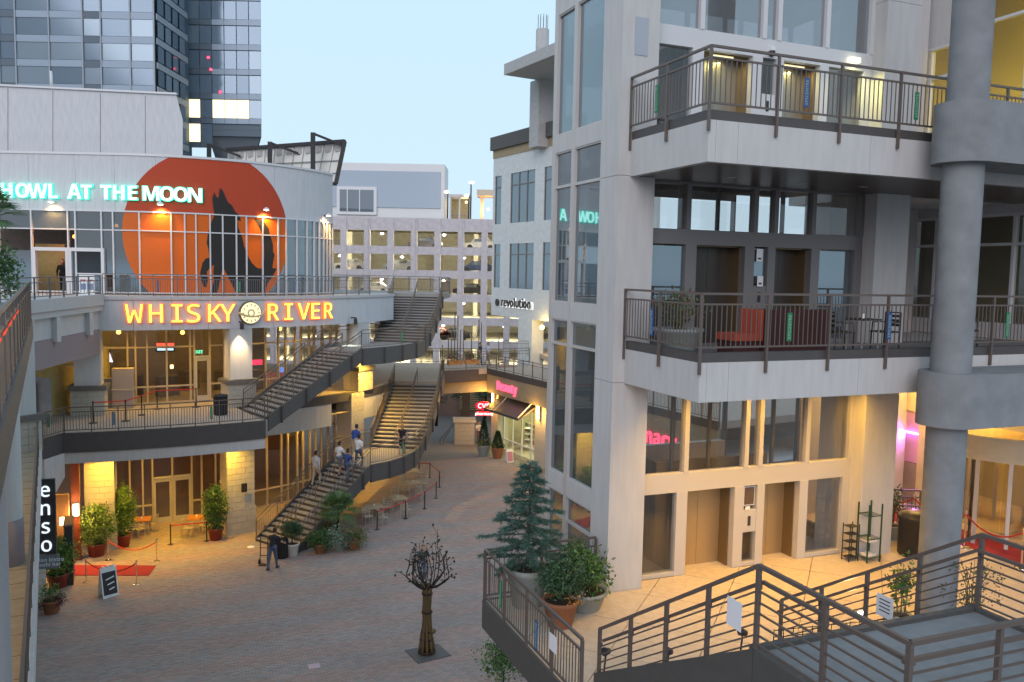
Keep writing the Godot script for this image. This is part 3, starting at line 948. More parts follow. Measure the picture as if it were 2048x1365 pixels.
func build_curved_building():
	var o = thing("curved_building", "white curved corner building with moon mural, glazed bars and stacked decks", "building", Vector3(-18, 0, -46))
	var fw = M.frame_white
	# --- top storey: parapet panels, coping ---
	var s = -14.0
	while s < 24.0:
		var w = 2.4 if s < 0.0 else 2.05
		if s < 0.0 and s + w > 0.0: w = -s
		wall_piece(o, "wall_panel", s + 0.006, s + w - 0.006, 15.9, 18.72, -0.35, 0.0, M.panel)
		s += w
	wall_piece(o, "wall_core", -14, 24, 15.9, 18.7, -0.4, -0.36, M.fascia)
	wall_piece(o, "coping", -14, 24, 18.72, 18.84, -0.45, 0.06, M.frame_white)
	slab(o, "roof", [Vector3(-34, 0, -43.6), Vector3(-20.5, 0, -43.6), wp(5, 0, -0.45), wp(10, 0, -0.45), wp(16, 0, -0.45), wp(22, 0, -0.45), Vector3(-24, 0, -62), Vector3(-34, 0, -62)], 17.9, 18.1, M.concrete)
	# --- glazing: mullions at the places the photo shows ---
	var ms = []
	for px in [0, 65, 138, 153, 205, 228, 280, 343, 370, 392, 420, 445, 472, 492, 524, 555, 571, 592, 612, 626, 636, 645, 652, 658, 663]: ms.append(ws(wallp(px, 520)))
	ms.push_front(-9.5)
	for k in 8: ms.append(ms[-1] + 0.8)
	var tr = [11.72, 12.66, 14.92, 15.88]
	for i in ms.size():
		wall_piece(o, "mullion", ms[i] - 0.035, ms[i] + 0.035, 11.62, 15.9, -0.06, 0.1, fw)
		if i == ms.size() - 1: break
		for k in 3:
			if k == 0 and i < 6: continue
			if ms[i] < -0.4 and k == 1 and i < 4: continue
			wall_piece(o, "glass_pane", ms[i] + 0.036, ms[i + 1] - 0.036, tr[k] + 0.03, tr[k + 1] - 0.03, 0.0, 0.012, M.glass_dark)
	for k in [0, 2, 3]: wall_piece(o, "transom", ms[0], ms[-1], tr[k] - 0.03, tr[k] + 0.03, -0.05, 0.08, fw)
	wall_piece(o, "transom", ms[4], ms[-1], tr[1] - 0.03, tr[1] + 0.03, -0.05, 0.08, fw)
	# entrance frames on the straight part
	for q in [[-9.5, -6.1], [-4.15, -2.45], [-2.3, -0.62]]:
		wall_piece(o, "entrance_frame", q[0], q[1], 13.8, 13.98, -0.08, 0.16, fw)
		wall_piece(o, "entrance_frame", q[0] - 0.08, q[0] + 0.08, 11.62, 13.98, -0.08, 0.17, fw)
		wall_piece(o, "entrance_frame", q[1] - 0.08, q[1] + 0.08, 11.62, 13.98, -0.08, 0.17, fw)
	wall_piece(o, "entrance_glass", -6.0, -4.35, 11.65, 13.8, 0.0, 0.012, M.glass_dark)
	wall_piece(o, "entrance_glass", -2.2, -0.72, 11.65, 13.8, 0.0, 0.012, M.glass_dark)
	wall_piece(o, "entrance_glass", -9.4, -6.2, 11.65, 13.8, 0.0, 0.012, M.glass_dark)
	# inside the top bar
	box(o, "bar_back_wall", Vector3(-23.2, 14.7, -52.5), Vector3(19.6, 6, 0.2), M.interior_dark)
	box(o, "bar_partition", Vector3(-19.9, 13.7, -47.5), Vector3(0.15, 4.2, 7), M.interior_dark)
	for k in 5: box(o, "orange_curtain", Vector3(-23.6 + k * 0.22, 12.8, -45.4 + 0.05 * (k % 2)), Vector3(0.21, 2.4, 0.06), M.curtain_orange)
	box(o, "bar_wall", Vector3(-25.2, 12.9, -45.6), Vector3(1.6, 2.6, 0.1), M.interior_yellow)
	bulb(o, "bar_lamp", Vector3(-23.4, 14.6, -44.7), 0.9, Color(1.0, 0.5, 0.2))
	bulb(o, "bar_lamp", Vector3(-22.0, 15.3, -46.5), 0.7, Color(1.0, 0.7, 0.4))
	bulb(o, "bar_lamp", Vector3(-15.0, 15.2, -50.5), 1.5, Color(1.0, 0.75, 0.45))
	bulb(o, "bar_lamp", Vector3(-17.8, 14.2, -46.2), 1.6, Color(1.0, 0.6, 0.25))
	# --- moon and wolf graphic ---
	var mc = Vector2(27.5 / 57.29578 * R3, 14.85)
	var moon := PackedVector2Array()
	for k in 72: moon.append(mc + Vector2(cos(TAU * k / 72.0), sin(TAU * k / 72.0)) * 4.35)
	var up := PackedVector2Array([Vector2(-2, 15.93), Vector2(14, 15.93), Vector2(14, 18.7), Vector2(-2, 18.7)])
	var dn := PackedVector2Array([Vector2(-2, 11.75), Vector2(14, 11.75), Vector2(14, 15.84), Vector2(-2, 15.84)])
	wall_graphic(o, "moon_paint_dim", Geometry2D.intersect_polygons(moon, up)[0], 0.006, mt("moon_paint_dim", 0.48, 0.06, 0.02, 0.8, 0, "grain", 0.4))  # upper moon coloured darker, where less lamp light reaches
	var film = mt("moon_film_lit", 0.86, 0.165, 0.006, 0.55, 0, "grain", 0.4)  # window part coloured brighter for the lamp and room light on it
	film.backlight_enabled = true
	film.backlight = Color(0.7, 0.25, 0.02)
	wall_graphic(o, "moon_film_lit", Geometry2D.intersect_polygons(moon, dn)[0], 0.02, film)
	var wolf = [[277, 345], [300, 380], [325, 440], [345, 480], [378, 505], [405, 560], [445, 595], [462, 648], [425, 640], [440, 720], [470, 790], [490, 880], [520, 960], [560, 1030], [600, 1070], [640, 1085], [665, 1060], [672, 960], [668, 860], [650, 760], [625, 700], [580, 625], [620, 628], [665, 655], [715, 720], [730, 790], [750, 860], [752, 930], [765, 950], [752, 1020], [745, 1075], [785, 1080], [770, 1110], [740, 1160], [700, 1220], [675, 1300], [415, 1300], [385, 1240], [345, 1160], [305, 1080], [285, 1110], [275, 1180], [245, 1300], [190, 1300], [215, 1190], [210, 1110], [215, 1045], [180, 1070], [150, 1110], [160, 1180], [145, 1250], [120, 1245], [100, 1180], [90, 1120], [110, 1030], [140, 990], [175, 980], [165, 900], [150, 850], [160, 760], [185, 680], [220, 590], [208, 520], [200, 440], [218, 385], [238, 430], [258, 435], [265, 370]]
	var wl := PackedVector2Array()
	for q in wolf:
		var p = wallp(380 + q[0] / 4.55, 300 + q[1] / 4.55)
		wl.append(Vector2(ws(p), maxf(p.y, 11.76)))
	wall_graphic(o, "wolf_graphic", wl, 0.032, mt("wolf", 0.018, 0.015, 0.014, 0.7))
	# --- middle storey: band, deck, coping ---
	var a0 = ang(cyl(187, 640, C2, 19.0), C2)
	var a1 = 1.32
	var nb = 11
	for i in nb:
		var p = lerpf(a0, a1, float(i) / nb)
		var q = lerpf(a0, a1, float(i + 1) / nb)
		arcw(o, "band_panel", C2, 18.6, 19.0, p + 0.0004, q - 0.0004, 10.03, 11.5, M.panel)
	arcw(o, "band_core", C2, 18.5, 18.6, a0, a1, 10.03, 11.5, M.fascia)
	arcw(o, "band_coping", C2, 18.5, 19.08, a0, a1, 11.5, 11.66, M.stucco2)
	var deck = []
	for i in 17: deck.append(onc(C2, 18.5, lerpf(a0, a1, i / 16.0), 0))
	deck.append_array([Vector3(-9, 0, -62), Vector3(-34, 0, -62), Vector3(-34, 0, -40.5), Vector3(-21.0, 0, -39.6)])
	slab(o, "upper_deck", deck, 11.2, 11.6, M.concrete_light)
	slab(o, "upper_soffit", deck, 10.05, 10.15, mt("soffit_cream", 0.5, 0.42, 0.26, 0.9))
	# glazing of the middle storey, on a smaller circle
	storefront(o, 16.2, [203, 255, 271, 294, 333, 380, 388, 419, 448, 480, 530, 556, 570, 589, 601, 617, 627, 643, 660, 672], 740, L2, 10.05, 0.9, 8.95, [6], "L2")
	box(o, "club_back_wall", Vector3(-24, 8.0, -50.5), Vector3(14, 4, 0.2), M.interior_dark, 0.5)
	arcw(o, "club_back_wall", C2, 9.0, 9.2, -0.2, 1.5, L2, 10.0, M.interior)
	for q in [[11.5, 0.35, 3.0], [12.5, 0.62, 3.5], [12.5, 0.9, 3.5], [13, 1.1, 3.0]]:
		bulb(o, "club_lamp", onc(C2, q[0], q[1], 9.4), q[2] * 0.3, Color(1.0, 0.76, 0.32), 0.12)
	for k in 6:
		var p = onc(C2, 11.5 + (k % 3), 0.28 + 0.13 * k, L2)
		box(o, "bar_counter", p + Vector3(0, 0.55, 0), Vector3(1.1, 1.1, 0.6), M.interior_dark, 0.4 * k)
	# television and lit signs behind the glass
	put(o, "screen_frame", bm(Vector3(0.95, 0.5, 0.05)), M.black, onc(C2, 15.3, ang(cyl(330, 693, C2, 15.3), C2), 8.86), facing(Vector3(0.3, 0, 1)))
	put(o, "screen_red", bm(Vector3(0.88, 0.2, 0.012)), glow("screen_red", 0.9, 0.1, 0.05, 1.5), onc(C2, 15.34, ang(cyl(330, 688, C2, 15.3), C2), 8.98), facing(Vector3(0.3, 0, 1)))
	put(o, "screen_blue", bm(Vector3(0.8, 0.12, 0.012)), glow("screen_blue", 0.5, 0.75, 0.9, 1.3), onc(C2, 15.34, ang(cyl(330, 698, C2, 15.3), C2), 8.74), facing(Vector3(0.3, 0, 1)))
	put(o, "flame_sign", bm(Vector3(0.5, 0.75, 0.04)), M.black, onc(C2, 15.8, ang(cyl(210, 712, C2, 15.8), C2), 8.5), facing(Vector3(0.3, 0, 1)))
	for k in 3: text(o, "flame_sign_glow", "A", 0.55, 0.02, glow("flame_sign", 0.9, 0.85, 1.0, 1.2), onc(C2, 15.84, ang(cyl(205 + k * 5, 712, C2, 15.8), C2), 8.45), facing(Vector3(0.3, 0, 1)))
	text(o, "exit_sign", "EXIT", 0.16, 0.02, glow("exit_sign", 0.1, 0.9, 0.45, 2.0), onc(C2, 15.9, ang(cyl(396, 705, C2, 15.9), C2), 8.6), facing(Vector3(0.3, 0, 1)))
	put(o, "open_sign", bm(Vector3(0.55, 0.28, 0.03)), glow("open_sign", 0.95, 0.03, 0.08, 1.6), cyl(514, 725, C2, 16.05), facing(Vector3(0.5, 0, 1)))
	put(o, "wall_sconce", bm(Vector3(0.16, 0.2, 0.1)), glow("sconce_small", 1.0, 0.8, 0.3, 3.0), cyl(343, 734, C2, 13.6), facing(Vector3(0.3, 0, 1)))
	put(o, "doorway_sign", bm(Vector3(0.4, 0.3, 0.02)), glow("blue_sign", 0.15, 0.3, 0.9, 1.0), cyl(566, 740, C2, 15.8), facing(Vector3(0.5, 0, 1)))
	# pillars of the middle storey: white shaft on a block base with a ledge
	for q in [[476, 24.0], [176, 24.0], [716, 20.0]]:
		var p = cyl(q[0], 700, C2, 18.55)
		pillar(o, p, ang(p, C2), L2, 10.03, 1.15)
	# lower deck: broad terrace before the club, then the curved cream band
	var b0 = ang(G(127, 865, L2), C2)
	var b1 = ang(G(530, 843, L2), C2)
	var dk = [G(82, 882, L2)]
	for i in 9: dk.append(onc(C2, 23.6, lerpf(b0, b1, i / 8.0), 0))
	for i in 8: dk.append(onc(C2, 18.95, lerpf(b1 + 0.01, 1.3, i / 7.0), 0))
	dk.append_array([Vector3(-10, 0, -62), Vector3(-30, 0, -62), Vector3(-30, 0, -36)])
	slab(o, "middle_deck", dk, 5.62, L2, mt("deck", 0.42, 0.36, 0.31, 0.85, 0, "blotch", 0.5))
	slab(o, "middle_soffit", dk, 4.9, 4.95, M.soffit_cream)
	arcw(o, "deck_fascia", C2, 23.61, 23.68, b0, b1, 5.2, 6.05, M.fascia)
	arcw(o, "deck_trim", C2, 23.45, 23.62, b0, b1, 4.72, 5.2, M.stucco)
	var f0 = onc(C2, 23.66, b0, 5.6)
	var f1 = G(82, 882, L2)
	bar(o, "deck_fascia", Vector3(f0.x, 5.65, f0.z), Vector3(f1.x, 5.65, f1.z), 0.08, 0.8, M.fascia)
	quadp(o, "deck_wall", Vector3(f0.x + 0.02, 5.2, f0.z), Vector3(f1.x, 5.2, f1.z), Vector3(f1.x, 3.1, f1.z), Vector3(f0.x + 0.02, 4.2, f0.z), 0.1, M.stucco)
	arcw(o, "deck_band", C2, 18.6, 19.0, b1 - 0.02, 0.98, 4.3, 5.55, M.stucco)
	arcw(o, "deck_band", C2, 18.6, 19.0, 1.06, 1.3, 4.3, 5.55, M.stucco)
	arcw(o, "deck_kerb", C2, 18.7, 19.02, b1, 1.3, 5.56, 6.05, M.fascia)
	# lower storey glazing
	storefront(o, 17.4, [222, 255, 281, 301, 341, 380, 400, 428, 455, 480, 532, 561, 574, 593, 605, 619, 630, 642, 655, 668, 680], 745, 0.0, 4.9, 1.0, 4.0, [3, 4], "L1")
	arcw(o, "restaurant_back_wall", C2, 12.0, 12.2, -0.1, 1.4, 0.0, 4.9, mt("restaurant", 0.22, 0.13, 0.08, 0.9))
	for q in [[15.5, 0.42], [15.0, 0.72], [14.5, 0.98]]: bulb(o, "restaurant_lamp", onc(C2, q[0], q[1], 3.6), 0.5, Color(1.0, 0.6, 0.25), 0.1)
	# block pillars of the lower storey
	for q in [[475, 1060, 0.0, 1.35], [203, 1060, 0.0, 1.25], [700, 900, 0.0, 1.2]]:
		var p = cyl(q[0], q[1], C2, 20.6) if q[0] < 690 else cyl(q[0], q[1], C2, 18.55)
		block_pillar(o, p, ang(p, C2), 0.0, 4.72 if q[0] < 690 else 5.95, q[3])
	# lamps under the two decks
	var warm = Color(1.0, 0.78, 0.26)
	for q in [[21.9, 0.36, 5], [22.6, 0.48, 4], [21.8, 0.61, 5], [19.2, 0.45, 4], [22.6, 0.24, 4]]:
		turned(o, "recessed_lamp", onc(C2, q[0], q[1], 4.86), [[0.0, 0.0], [0.1, 0.0], [0.1, 0.03]], M.lamp_warm, 12)
		lamps(o, "recessed_lamp_light", onc(C2, q[0], q[1], 4.83), Vector3(0, -1, 0), q[2] * 3.0, warm, 72.0, 0.1)
	for q in [[17.6, 0.42], [17.6, 0.6], [17.6, 0.78], [17.6, 0.96]]:
		turned(o, "recessed_lamp", onc(C2, q[0], q[1], 10.02), [[0.0, 0.0], [0.1, 0.0], [0.1, 0.03]], M.lamp_warm, 12)
		lamps(o, "recessed_lamp_light", onc(C2, q[0], q[1], 9.99), Vector3(0, -1, 0), 5.5, warm, 72.0, 0.1)
	for q in [[18.2, 0.72], [18.2, 0.9], [18.2, 1.1], [18.2, 1.25]]:
		turned(o, "recessed_lamp", onc(C2, q[0], q[1], 4.86), [[0.0, 0.0], [0.1, 0.0], [0.1, 0.03]], M.lamp_warm, 12)
		lamps(o, "recessed_lamp_light", onc(C2, q[0], q[1], 4.83), Vector3(0, -1, 0), 7.5, warm, 72.0, 0.1)
	# plaque on the block pillar
	var pq = cyl(484, 980, C2, 21.0)
	pq = onc(C2, 21.3, ang(pq, C2), 2.35)
	put(o, "plaque", bm(Vector3(0.28, 0.44, 0.03)), M.black, pq, Basis(Vector3.UP, ang(pq, C2)))
	# --- white block rising behind ---
	var wb = thing("roof_block", "plain white panelled block rising behind the mural wall", "building", Vector3(-28, 18, -56))
	var k = mb(Vector3(-28, 18, -56))
	var pts = [Dz(-260, 160, 55), Dz(352, 190, 55), Dz(365, 240, 55), Dz(365, 330, 55), Dz(-260, 330, 55)]
	var bk = Vector3(-3.4, 0, -8)
	for i in range(1, 4): k.tri(pts[0], pts[i + 1], pts[i])
	for i in 5:
		var q = pts[(i + 1) % 5]
		k.quad(pts[i], q, q + bk, pts[i] + bk)
	fin(k, wb, "wall", M.panel)
	bar(wb, "coping", pts[0] + Vector3(0, 0.06, 0.03), pts[1] + Vector3(0.05, 0.06, 0.03), 0.2, 0.12, fw)
	for x in [15, 105, 200, 290]:
		bar(wb, "panel_joint", Dz(x, 176 + x * 0.055, 54.985), Dz(x, 312, 54.985), 0.02, 0.012, M.fascia)
	tube(wb, "vent_pipe", [Dz(103, 178, 55.3), Dz(101, 142, 55.3)], 0.08, fw, 8)
	# --- railings ---
	var r3 = thing("upper_deck_railing", "dark grey railing along the curved upper deck below the mural", "railing", onc(C2, 18.9, 0.6, 11.66), "")
	var path = []
	for i in 15: path.append(onc(C2, 18.85, lerpf(a0 + 0.02, 1.17, i / 14.0), 11.66))
	railing(r3, path, 1.05, M.rail_grey, false, 1.2, 0.02)
	for q in [[315, 565, "blue"], [478, 565, "green"], [588, 565, "blue"]]:
		var p = cyl(q[0], q[1], C2, 18.9)
		name_plate(r3, Vector3(p.x, 12.15, p.z), Vector3(p.x - C2.x, 0, p.z - C2.y).normalized(), q[2])
	var rr = thing("far_deck_railing", "grey railing at the back of the upper deck before the parking garage", "railing", Vector3(-6, 11.66, -62))
	railing(rr, [Vector3(-17, 11.62, -63), Vector3(-9.5, 11.62, -63.5), Vector3(-6.2, 11.62, -62.6), Vector3(-4.6, 11.62, -60), Vector3(-4.3, 11.62, -57)], 1.05, M.rail_grey, false, 1.6, 0.02)
	var r2 = thing("middle_deck_railing", "brown railing along the broad deck before the club entrance", "railing", onc(C2, 23.5, 0.5, L2))
	path = [f1 + Vector3(0.05, 0.05, 0)]
	for i in 9: path.append(onc(C2, 23.55, lerpf(b0 + 0.004, b1, i / 8.0), 6.05))
	railing(r2, path, 1.07, M.rail, false, 1.3, 0.5)
	for q in [[96, 855, "green"], [226, 835, "blue"], [422, 832, "green"]]:
		var p = cyl(q[0], q[1], C2, 23.6)
		name_plate(r2, Vector3(p.x, 6.6, p.z), Vector3(p.x - C2.x, 0, p.z - C2.y).normalized(), q[2])
	# --- signs ---
	var sg = thing("club_sign", "glowing orange and yellow slab letters WHISKY RIVER on white band", "sign", onc(C2, 19.05, 0.62, 10.3))
	var words = [["WHISKY", [267, 311, 353, 386, 425, 454], [262, 310, 351, 385, 422, 455]], ["RIVER", [543, 575, 605, 628, 653], []]]
	for w in words:
		for i in w[0].length():
			var p = cyl(w[1][i], 627, C2, 19.06)
			var a = ang(p, C2)
			var bb = Basis(Vector3.UP, a)
			var ch = w[0].substr(i, 1)
			var yc = 10.83
			var L = text(sg, "letter", ch, 0.94, 0.12, glow("neon_red", 1.0, 0.16, 0.03, 0.9), onc(C2, 19.08, a, yc), bb, "Droid Sans Mono", 900)
			L.transform.basis = L.transform.basis.scaled_local(Vector3(1.15, 1, 1))
			var t2 = text(sg, "neon_tube", ch, 0.86, 0.03, glow("neon_yellow", 1.0, 0.66, 0.08, 1.7), onc(C2, 19.165, a, yc), bb, "Droid Sans Mono", 500)
			t2.transform.basis = t2.transform.basis.scaled_local(Vector3(1.1, 1, 1))
	var lg = thing("club_medallion", "round cream medallion with a curl tail between the two sign words", "sign", cyl(500, 626, C2, 19.05))
	var pm = cyl(500, 626, C2, 19.08)
	var am = ang(pm, C2)
	pm = onc(C2, 19.05, am, 10.82)
	var nb2 = Vector3(sin(am), 0, cos(am))
	var tb = Basis(Vector3.UP, am)
	var dk2 = Basis(tb.x, nb2, -tb.y)
	var disc := CylinderMesh.new()
	disc.top_radius = 0.56
	disc.bottom_radius = 0.6
	disc.height = 0.12
	put(lg, "disc_back", disc, mt("medal_dark", 0.12, 0.09, 0.06, 0.6), pm + nb2 * 0.06, dk2)
	var disc2 := CylinderMesh.new()
	disc2.top_radius = 0.52
	disc2.bottom_radius = 0.54
	disc2.height = 0.04
	var dface = put(lg, "disc_sign_face", disc2, glow("medal_sign", 0.85, 0.72, 0.42, 0.8), pm + nb2 * 0.14, dk2)
	for k2 in 12:
		var aa = TAU * k2 / 12.0
		var pt = pm + nb2 * 0.165 + tb.x * cos(aa) * 0.42 + Vector3.UP * sin(aa) * 0.42
		put(dface, "rim_mark", bm(Vector3(0.05, 0.1, 0.012)), mt("medal_mark", 0.45, 0.36, 0.2, 0.7), pt, tb * Basis(Vector3(0, 0, 1), aa - PI / 2.0))
	for k2 in 5:
		var aa = TAU * k2 / 5.0 + 0.3
		put(dface, "relief", bm(Vector3(0.06, 0.2, 0.012)), M.medal_mark, pm + nb2 * 0.165 + tb.x * cos(aa) * 0.15 + Vector3.UP * sin(aa) * 0.15, tb * Basis(Vector3(0, 0, 1), aa))
	var cp = []
	for k2 in 11:
		var t = k2 / 10.0
		cp.append(pm + nb2 * 0.2 + tb.x * lerpf(-0.68, 0.72, t) + Vector3.UP * (0.02 - 0.2 * sin(t * 2.9) + (0.2 if k2 == 10 else 0.0)))
	tube(lg, "curl_tail", cp, 0.06, mt("medal_tail", 0.7, 0.55, 0.28, 0.5), 8, 0.035)
	var hs = thing("piano_bar_sign", "turquoise neon letters HOWL AT THE MOON on the white parapet", "sign", wallp(200, 390))
	var lets = [["H", 17], ["O", 48], ["W", 79], ["L", 108], ["A", 152], ["T", 176], ["T", 215], ["H", 240], ["E", 266], ["M", 303], ["O", 334], ["O", 361], ["N", 389]]
	for l in lets:
		var p = wallp(l[1], 386.0 + l[1] * 0.013)
		var s1 = ws(p)
		var at = wp(s1, 16.81, 0.1)
		var bb = Basis(Vector3.UP, maxf(0.0, s1 / R3))
		var q = text(hs, "letter", l[0], 0.76, 0.12, glow("neon_teal", 0.05, 0.75, 0.55, 1.0), at, bb, "Droid Sans", 900)
		var t2 = text(hs, "neon_tube", l[0], 0.7, 0.03, glow("neon_white", 0.5, 1.0, 0.9, 1.6), at + bb.z * 0.09, bb, "Droid Sans", 600)
		q.transform.basis = q.transform.basis.scaled_local(Vector3(1.15, 1, 1))
		t2.transform.basis = t2.transform.basis.scaled_local(Vector3(1.1, 1, 1))
	# wall lamps over the mural and the spot lamps on the pillars
	for q in [[108, 406, "above the upper bar entrance"], [322, 411, "on the moon below the turquoise letters"], [527, 420, "on the moon above the wolf tail"], [648, 430, "at the curved end of the mural wall"]]:
		var p = wallp(q[0], q[1])
		var s1 = ws(p)
		var wl2 = thing("wall_lamp", "small lit wall lamp " + q[2], "lamp", p, "lamps along the mural wall")
		var at = wp(s1, 16.27, 0.0)
		var out = (wp(s1, 16.27, 1.0) - at)
		bar(wl2, "lamp_arm", at, at + out * 0.22, 0.06, 0.06, M.dark)
		turned(wl2, "lamp_hood", at + out * 0.3, [[0.02, 0.14], [0.14, 0.08], [0.17, -0.02]], M.frame_white, 14)
		turned(wl2, "lamp_glow", at + out * 0.3, [[0.0, -0.06], [0.14, -0.02], [0.15, 0.02]], glow("lamp_white", 1.0, 0.85, 0.6, 5.0), 14)
		lamps(wl2, "lamp_light", at + out * 0.3 + Vector3(0, -0.1, 0), Vector3(0, -1, 0) - out * 0.35, 7.0, Color(1.0, 0.75, 0.42), 60.0, 0.1)
	for q in [[479, 653, 6.0, Color(1.0, 0.84, 0.6), "over the white pillar below the medallion"], [703, 640, 4.0, Color(0.9, 0.95, 0.9), "over the pillar beside the upper stair landing"]]:
		var p = cyl(q[0], q[1], C2, 19.05)
		var a = ang(p, C2)
		var wl2 = thing("spot_lamp", "dark downlight " + q[4], "lamp", p, "spot lamps on the club pillars")
		var out = Vector3(sin(a), 0, cos(a))
		var at = onc(C2, 19.02, a, 10.25)
		bar(wl2, "lamp_arm", at + Vector3(0, 0.12, 0), at + out * 0.3 + Vector3(0, 0.12, 0), 0.07, 0.07, M.dark)
		turned(wl2, "lamp_hood", at + out * 0.32 + Vector3(0, -0.25, 0), [[0.1, 0.0], [0.11, 0.25], [0.05, 0.4]], M.dark, 12)
		turned(wl2, "lamp_glow", at + out * 0.32 + Vector3(0, -0.24, 0), [[0.0, 0.0], [0.09, 0.0], [0.09, 0.02]], M.lamp_white, 12)
		lamps(wl2, "lamp_light", at + out * 0.32 + Vector3(0, -0.27, 0), Vector3(0, -1, 0) - out * 0.28, q[2] * 1.6, q[3], 32.0, 0.06)

# glazed shop front on a circle round C2: panes, mullions, sill and head rails, doors
func storefront(o, r, xs, py, y0, y1, sill, head, doors, _tag):
	var fr = M.frame_brown
	var an = []
	for x in xs: an.append(ang(cyl(x, py, C2, r), C2))
	for i in an.size():
		box(o, "mullion", onc(C2, r + 0.02, an[i], (y0 + y1) / 2.0), Vector3(0.08, y1 - y0, 0.14), fr, an[i])
		if i == an.size() - 1: break
		var g = 0.045 / r
		if i in doors:
			var d = arcw(o, "door_leaf", C2, r - 0.02, r + 0.03, an[i] + g, an[i] + g * 3.2, y0 + 0.02, y0 + 2.3, M.frame, 1)
			arcw(d, "door_stile", C2, r - 0.02, r + 0.03, an[i + 1] - g * 3.2, an[i + 1] - g, y0 + 0.02, y0 + 2.3, M.frame, 1)
			arcw(d, "door_rail", C2, r - 0.02, r + 0.03, an[i] + g * 3.2, an[i + 1] - g * 3.2, y0 + 0.02, y0 + 0.3, M.frame, 2)
			arcw(d, "door_rail", C2, r - 0.02, r + 0.03, an[i] + g * 3.2, an[i + 1] - g * 3.2, y0 + 2.15, y0 + 2.3, M.frame, 2)
			arcw(d, "glass_pane", C2, r, r + 0.01, an[i] + g * 3.2, an[i + 1] - g * 3.2, y0 + 0.3, y0 + 2.15, M.glass, 2)
			arcw(o, "door_head", C2, r - 0.04, r + 0.09, an[i] + g, an[i + 1] - g, y0 + 2.32, y0 + 2.42, M.frame, 2)
			arcw(o, "glass_pane", C2, r, r + 0.012, an[i] + g, an[i + 1] - g, y0 + 2.43, y1 - 0.08, M.glass, 2)
			continue
		arcw(o, "glass_pane", C2, r, r + 0.012, an[i] + g, an[i + 1] - g, y0 + 0.1, y0 + sill - 0.04, M.glass, 2)
		arcw(o, "glass_pane", C2, r, r + 0.012, an[i] + g, an[i + 1] - g, y0 + sill + 0.04, head - 0.04, M.glass, 2)
		arcw(o, "glass_pane", C2, r, r + 0.012, an[i] + g, an[i + 1] - g, head + 0.04, y1 - 0.08, M.glass, 2)
		for y in [y0 + 0.05, y0 + sill, head, y1 - 0.04]: arcw(o, "transom", C2, r - 0.04, r + 0.07, an[i] + g, an[i + 1] - g, y - 0.04, y + 0.04, fr, 2)
func pillar(o, p, a, y0, y1, w):
	var b = Basis(Vector3.UP, a)
	var c = Vector3(p.x, 0, p.z)
	put(o, "pillar_shaft", bm(Vector3(w, y1 - y0 - 1.42, 0.85)), M.stucco, c + Vector3(0, (y0 + 1.42 + y1) / 2.0, 0), b)
	put(o, "pillar_ledge", bm(Vector3(w + 0.5, 0.22, 1.3)), M.ledge, c + Vector3(0, y0 + 1.31, 0), b)
	courses(o, c, b, y0, y0 + 1.2, w + 0.3, 1.1, 0.3)
func courses(o, c, b: Basis, y0, y1, w, d, h):   # block cladding: each visible block a piece, joints recessed
	put(o, "block_core", bm(Vector3(w - 0.05, y1 - y0, d - 0.05)), mt("mortar", 0.33, 0.3, 0.25, 0.95), c + Vector3(0, (y0 + y1) / 2.0, 0), b)
	var n = int(round((y1 - y0) / h))
	h = (y1 - y0) / n
	for i in n:
		var y = y0 + (i + 0.5) * h
		var cut = [-w / 2.0, -w / 6.0, w / 6.0, w / 2.0] if i % 2 == 0 else [-w / 2.0, -w / 3.0, 0.0, w / 3.0, w / 2.0]
		for k in cut.size() - 1:
			put(o, "block", bm(Vector3(snappedf(cut[k + 1] - cut[k] - 0.014, 0.001), snappedf(h - 0.014, 0.001), 0.06)), M.block, c + b * Vector3((cut[k] + cut[k + 1]) / 2.0, 0, d / 2.0 - 0.02) + Vector3(0, y, 0), b)
		for sd in [-1.0, 1.0]:
			var cd = [-d / 2.0 + 0.012, 0.0, d / 2.0 - 0.055]
			for k in 2: put(o, "block", bm(Vector3(0.06, snappedf(h - 0.014, 0.001), snappedf(cd[k + 1] - cd[k] - 0.014, 0.001))), M.block, c + b * Vector3(sd * (w / 2.0 - 0.025), 0, (cd[k] + cd[k + 1]) / 2.0) + Vector3(0, y, 0), b)
func block_pillar(o, p, a, y0, y1, w):
	var b = Basis(Vector3.UP, a)
	var c = Vector3(p.x, 0, p.z)
	courses(o, c, b, y0 + 1.35, y1, w, 1.1, 0.27)
	put(o, "pillar_belt", bm(Vector3(w + 0.12, 0.12, 1.22)), M.block, c + Vector3(0, y0 + 1.29, 0), b)
	courses(o, c, b, y0, y0 + 1.22, w + 0.12, 1.22, 0.3)
func lw(t, off, y) -> Vector3:   # along the left wing's edge line: t metres from its near end, off metres in from the edge
	var d = Vector3(-0.4857, 0, -0.8741)
	var q = Vector3(-0.8741, 0, 0.4857)
	return Vector3(-0.5, y, 0) + d * t + q * off
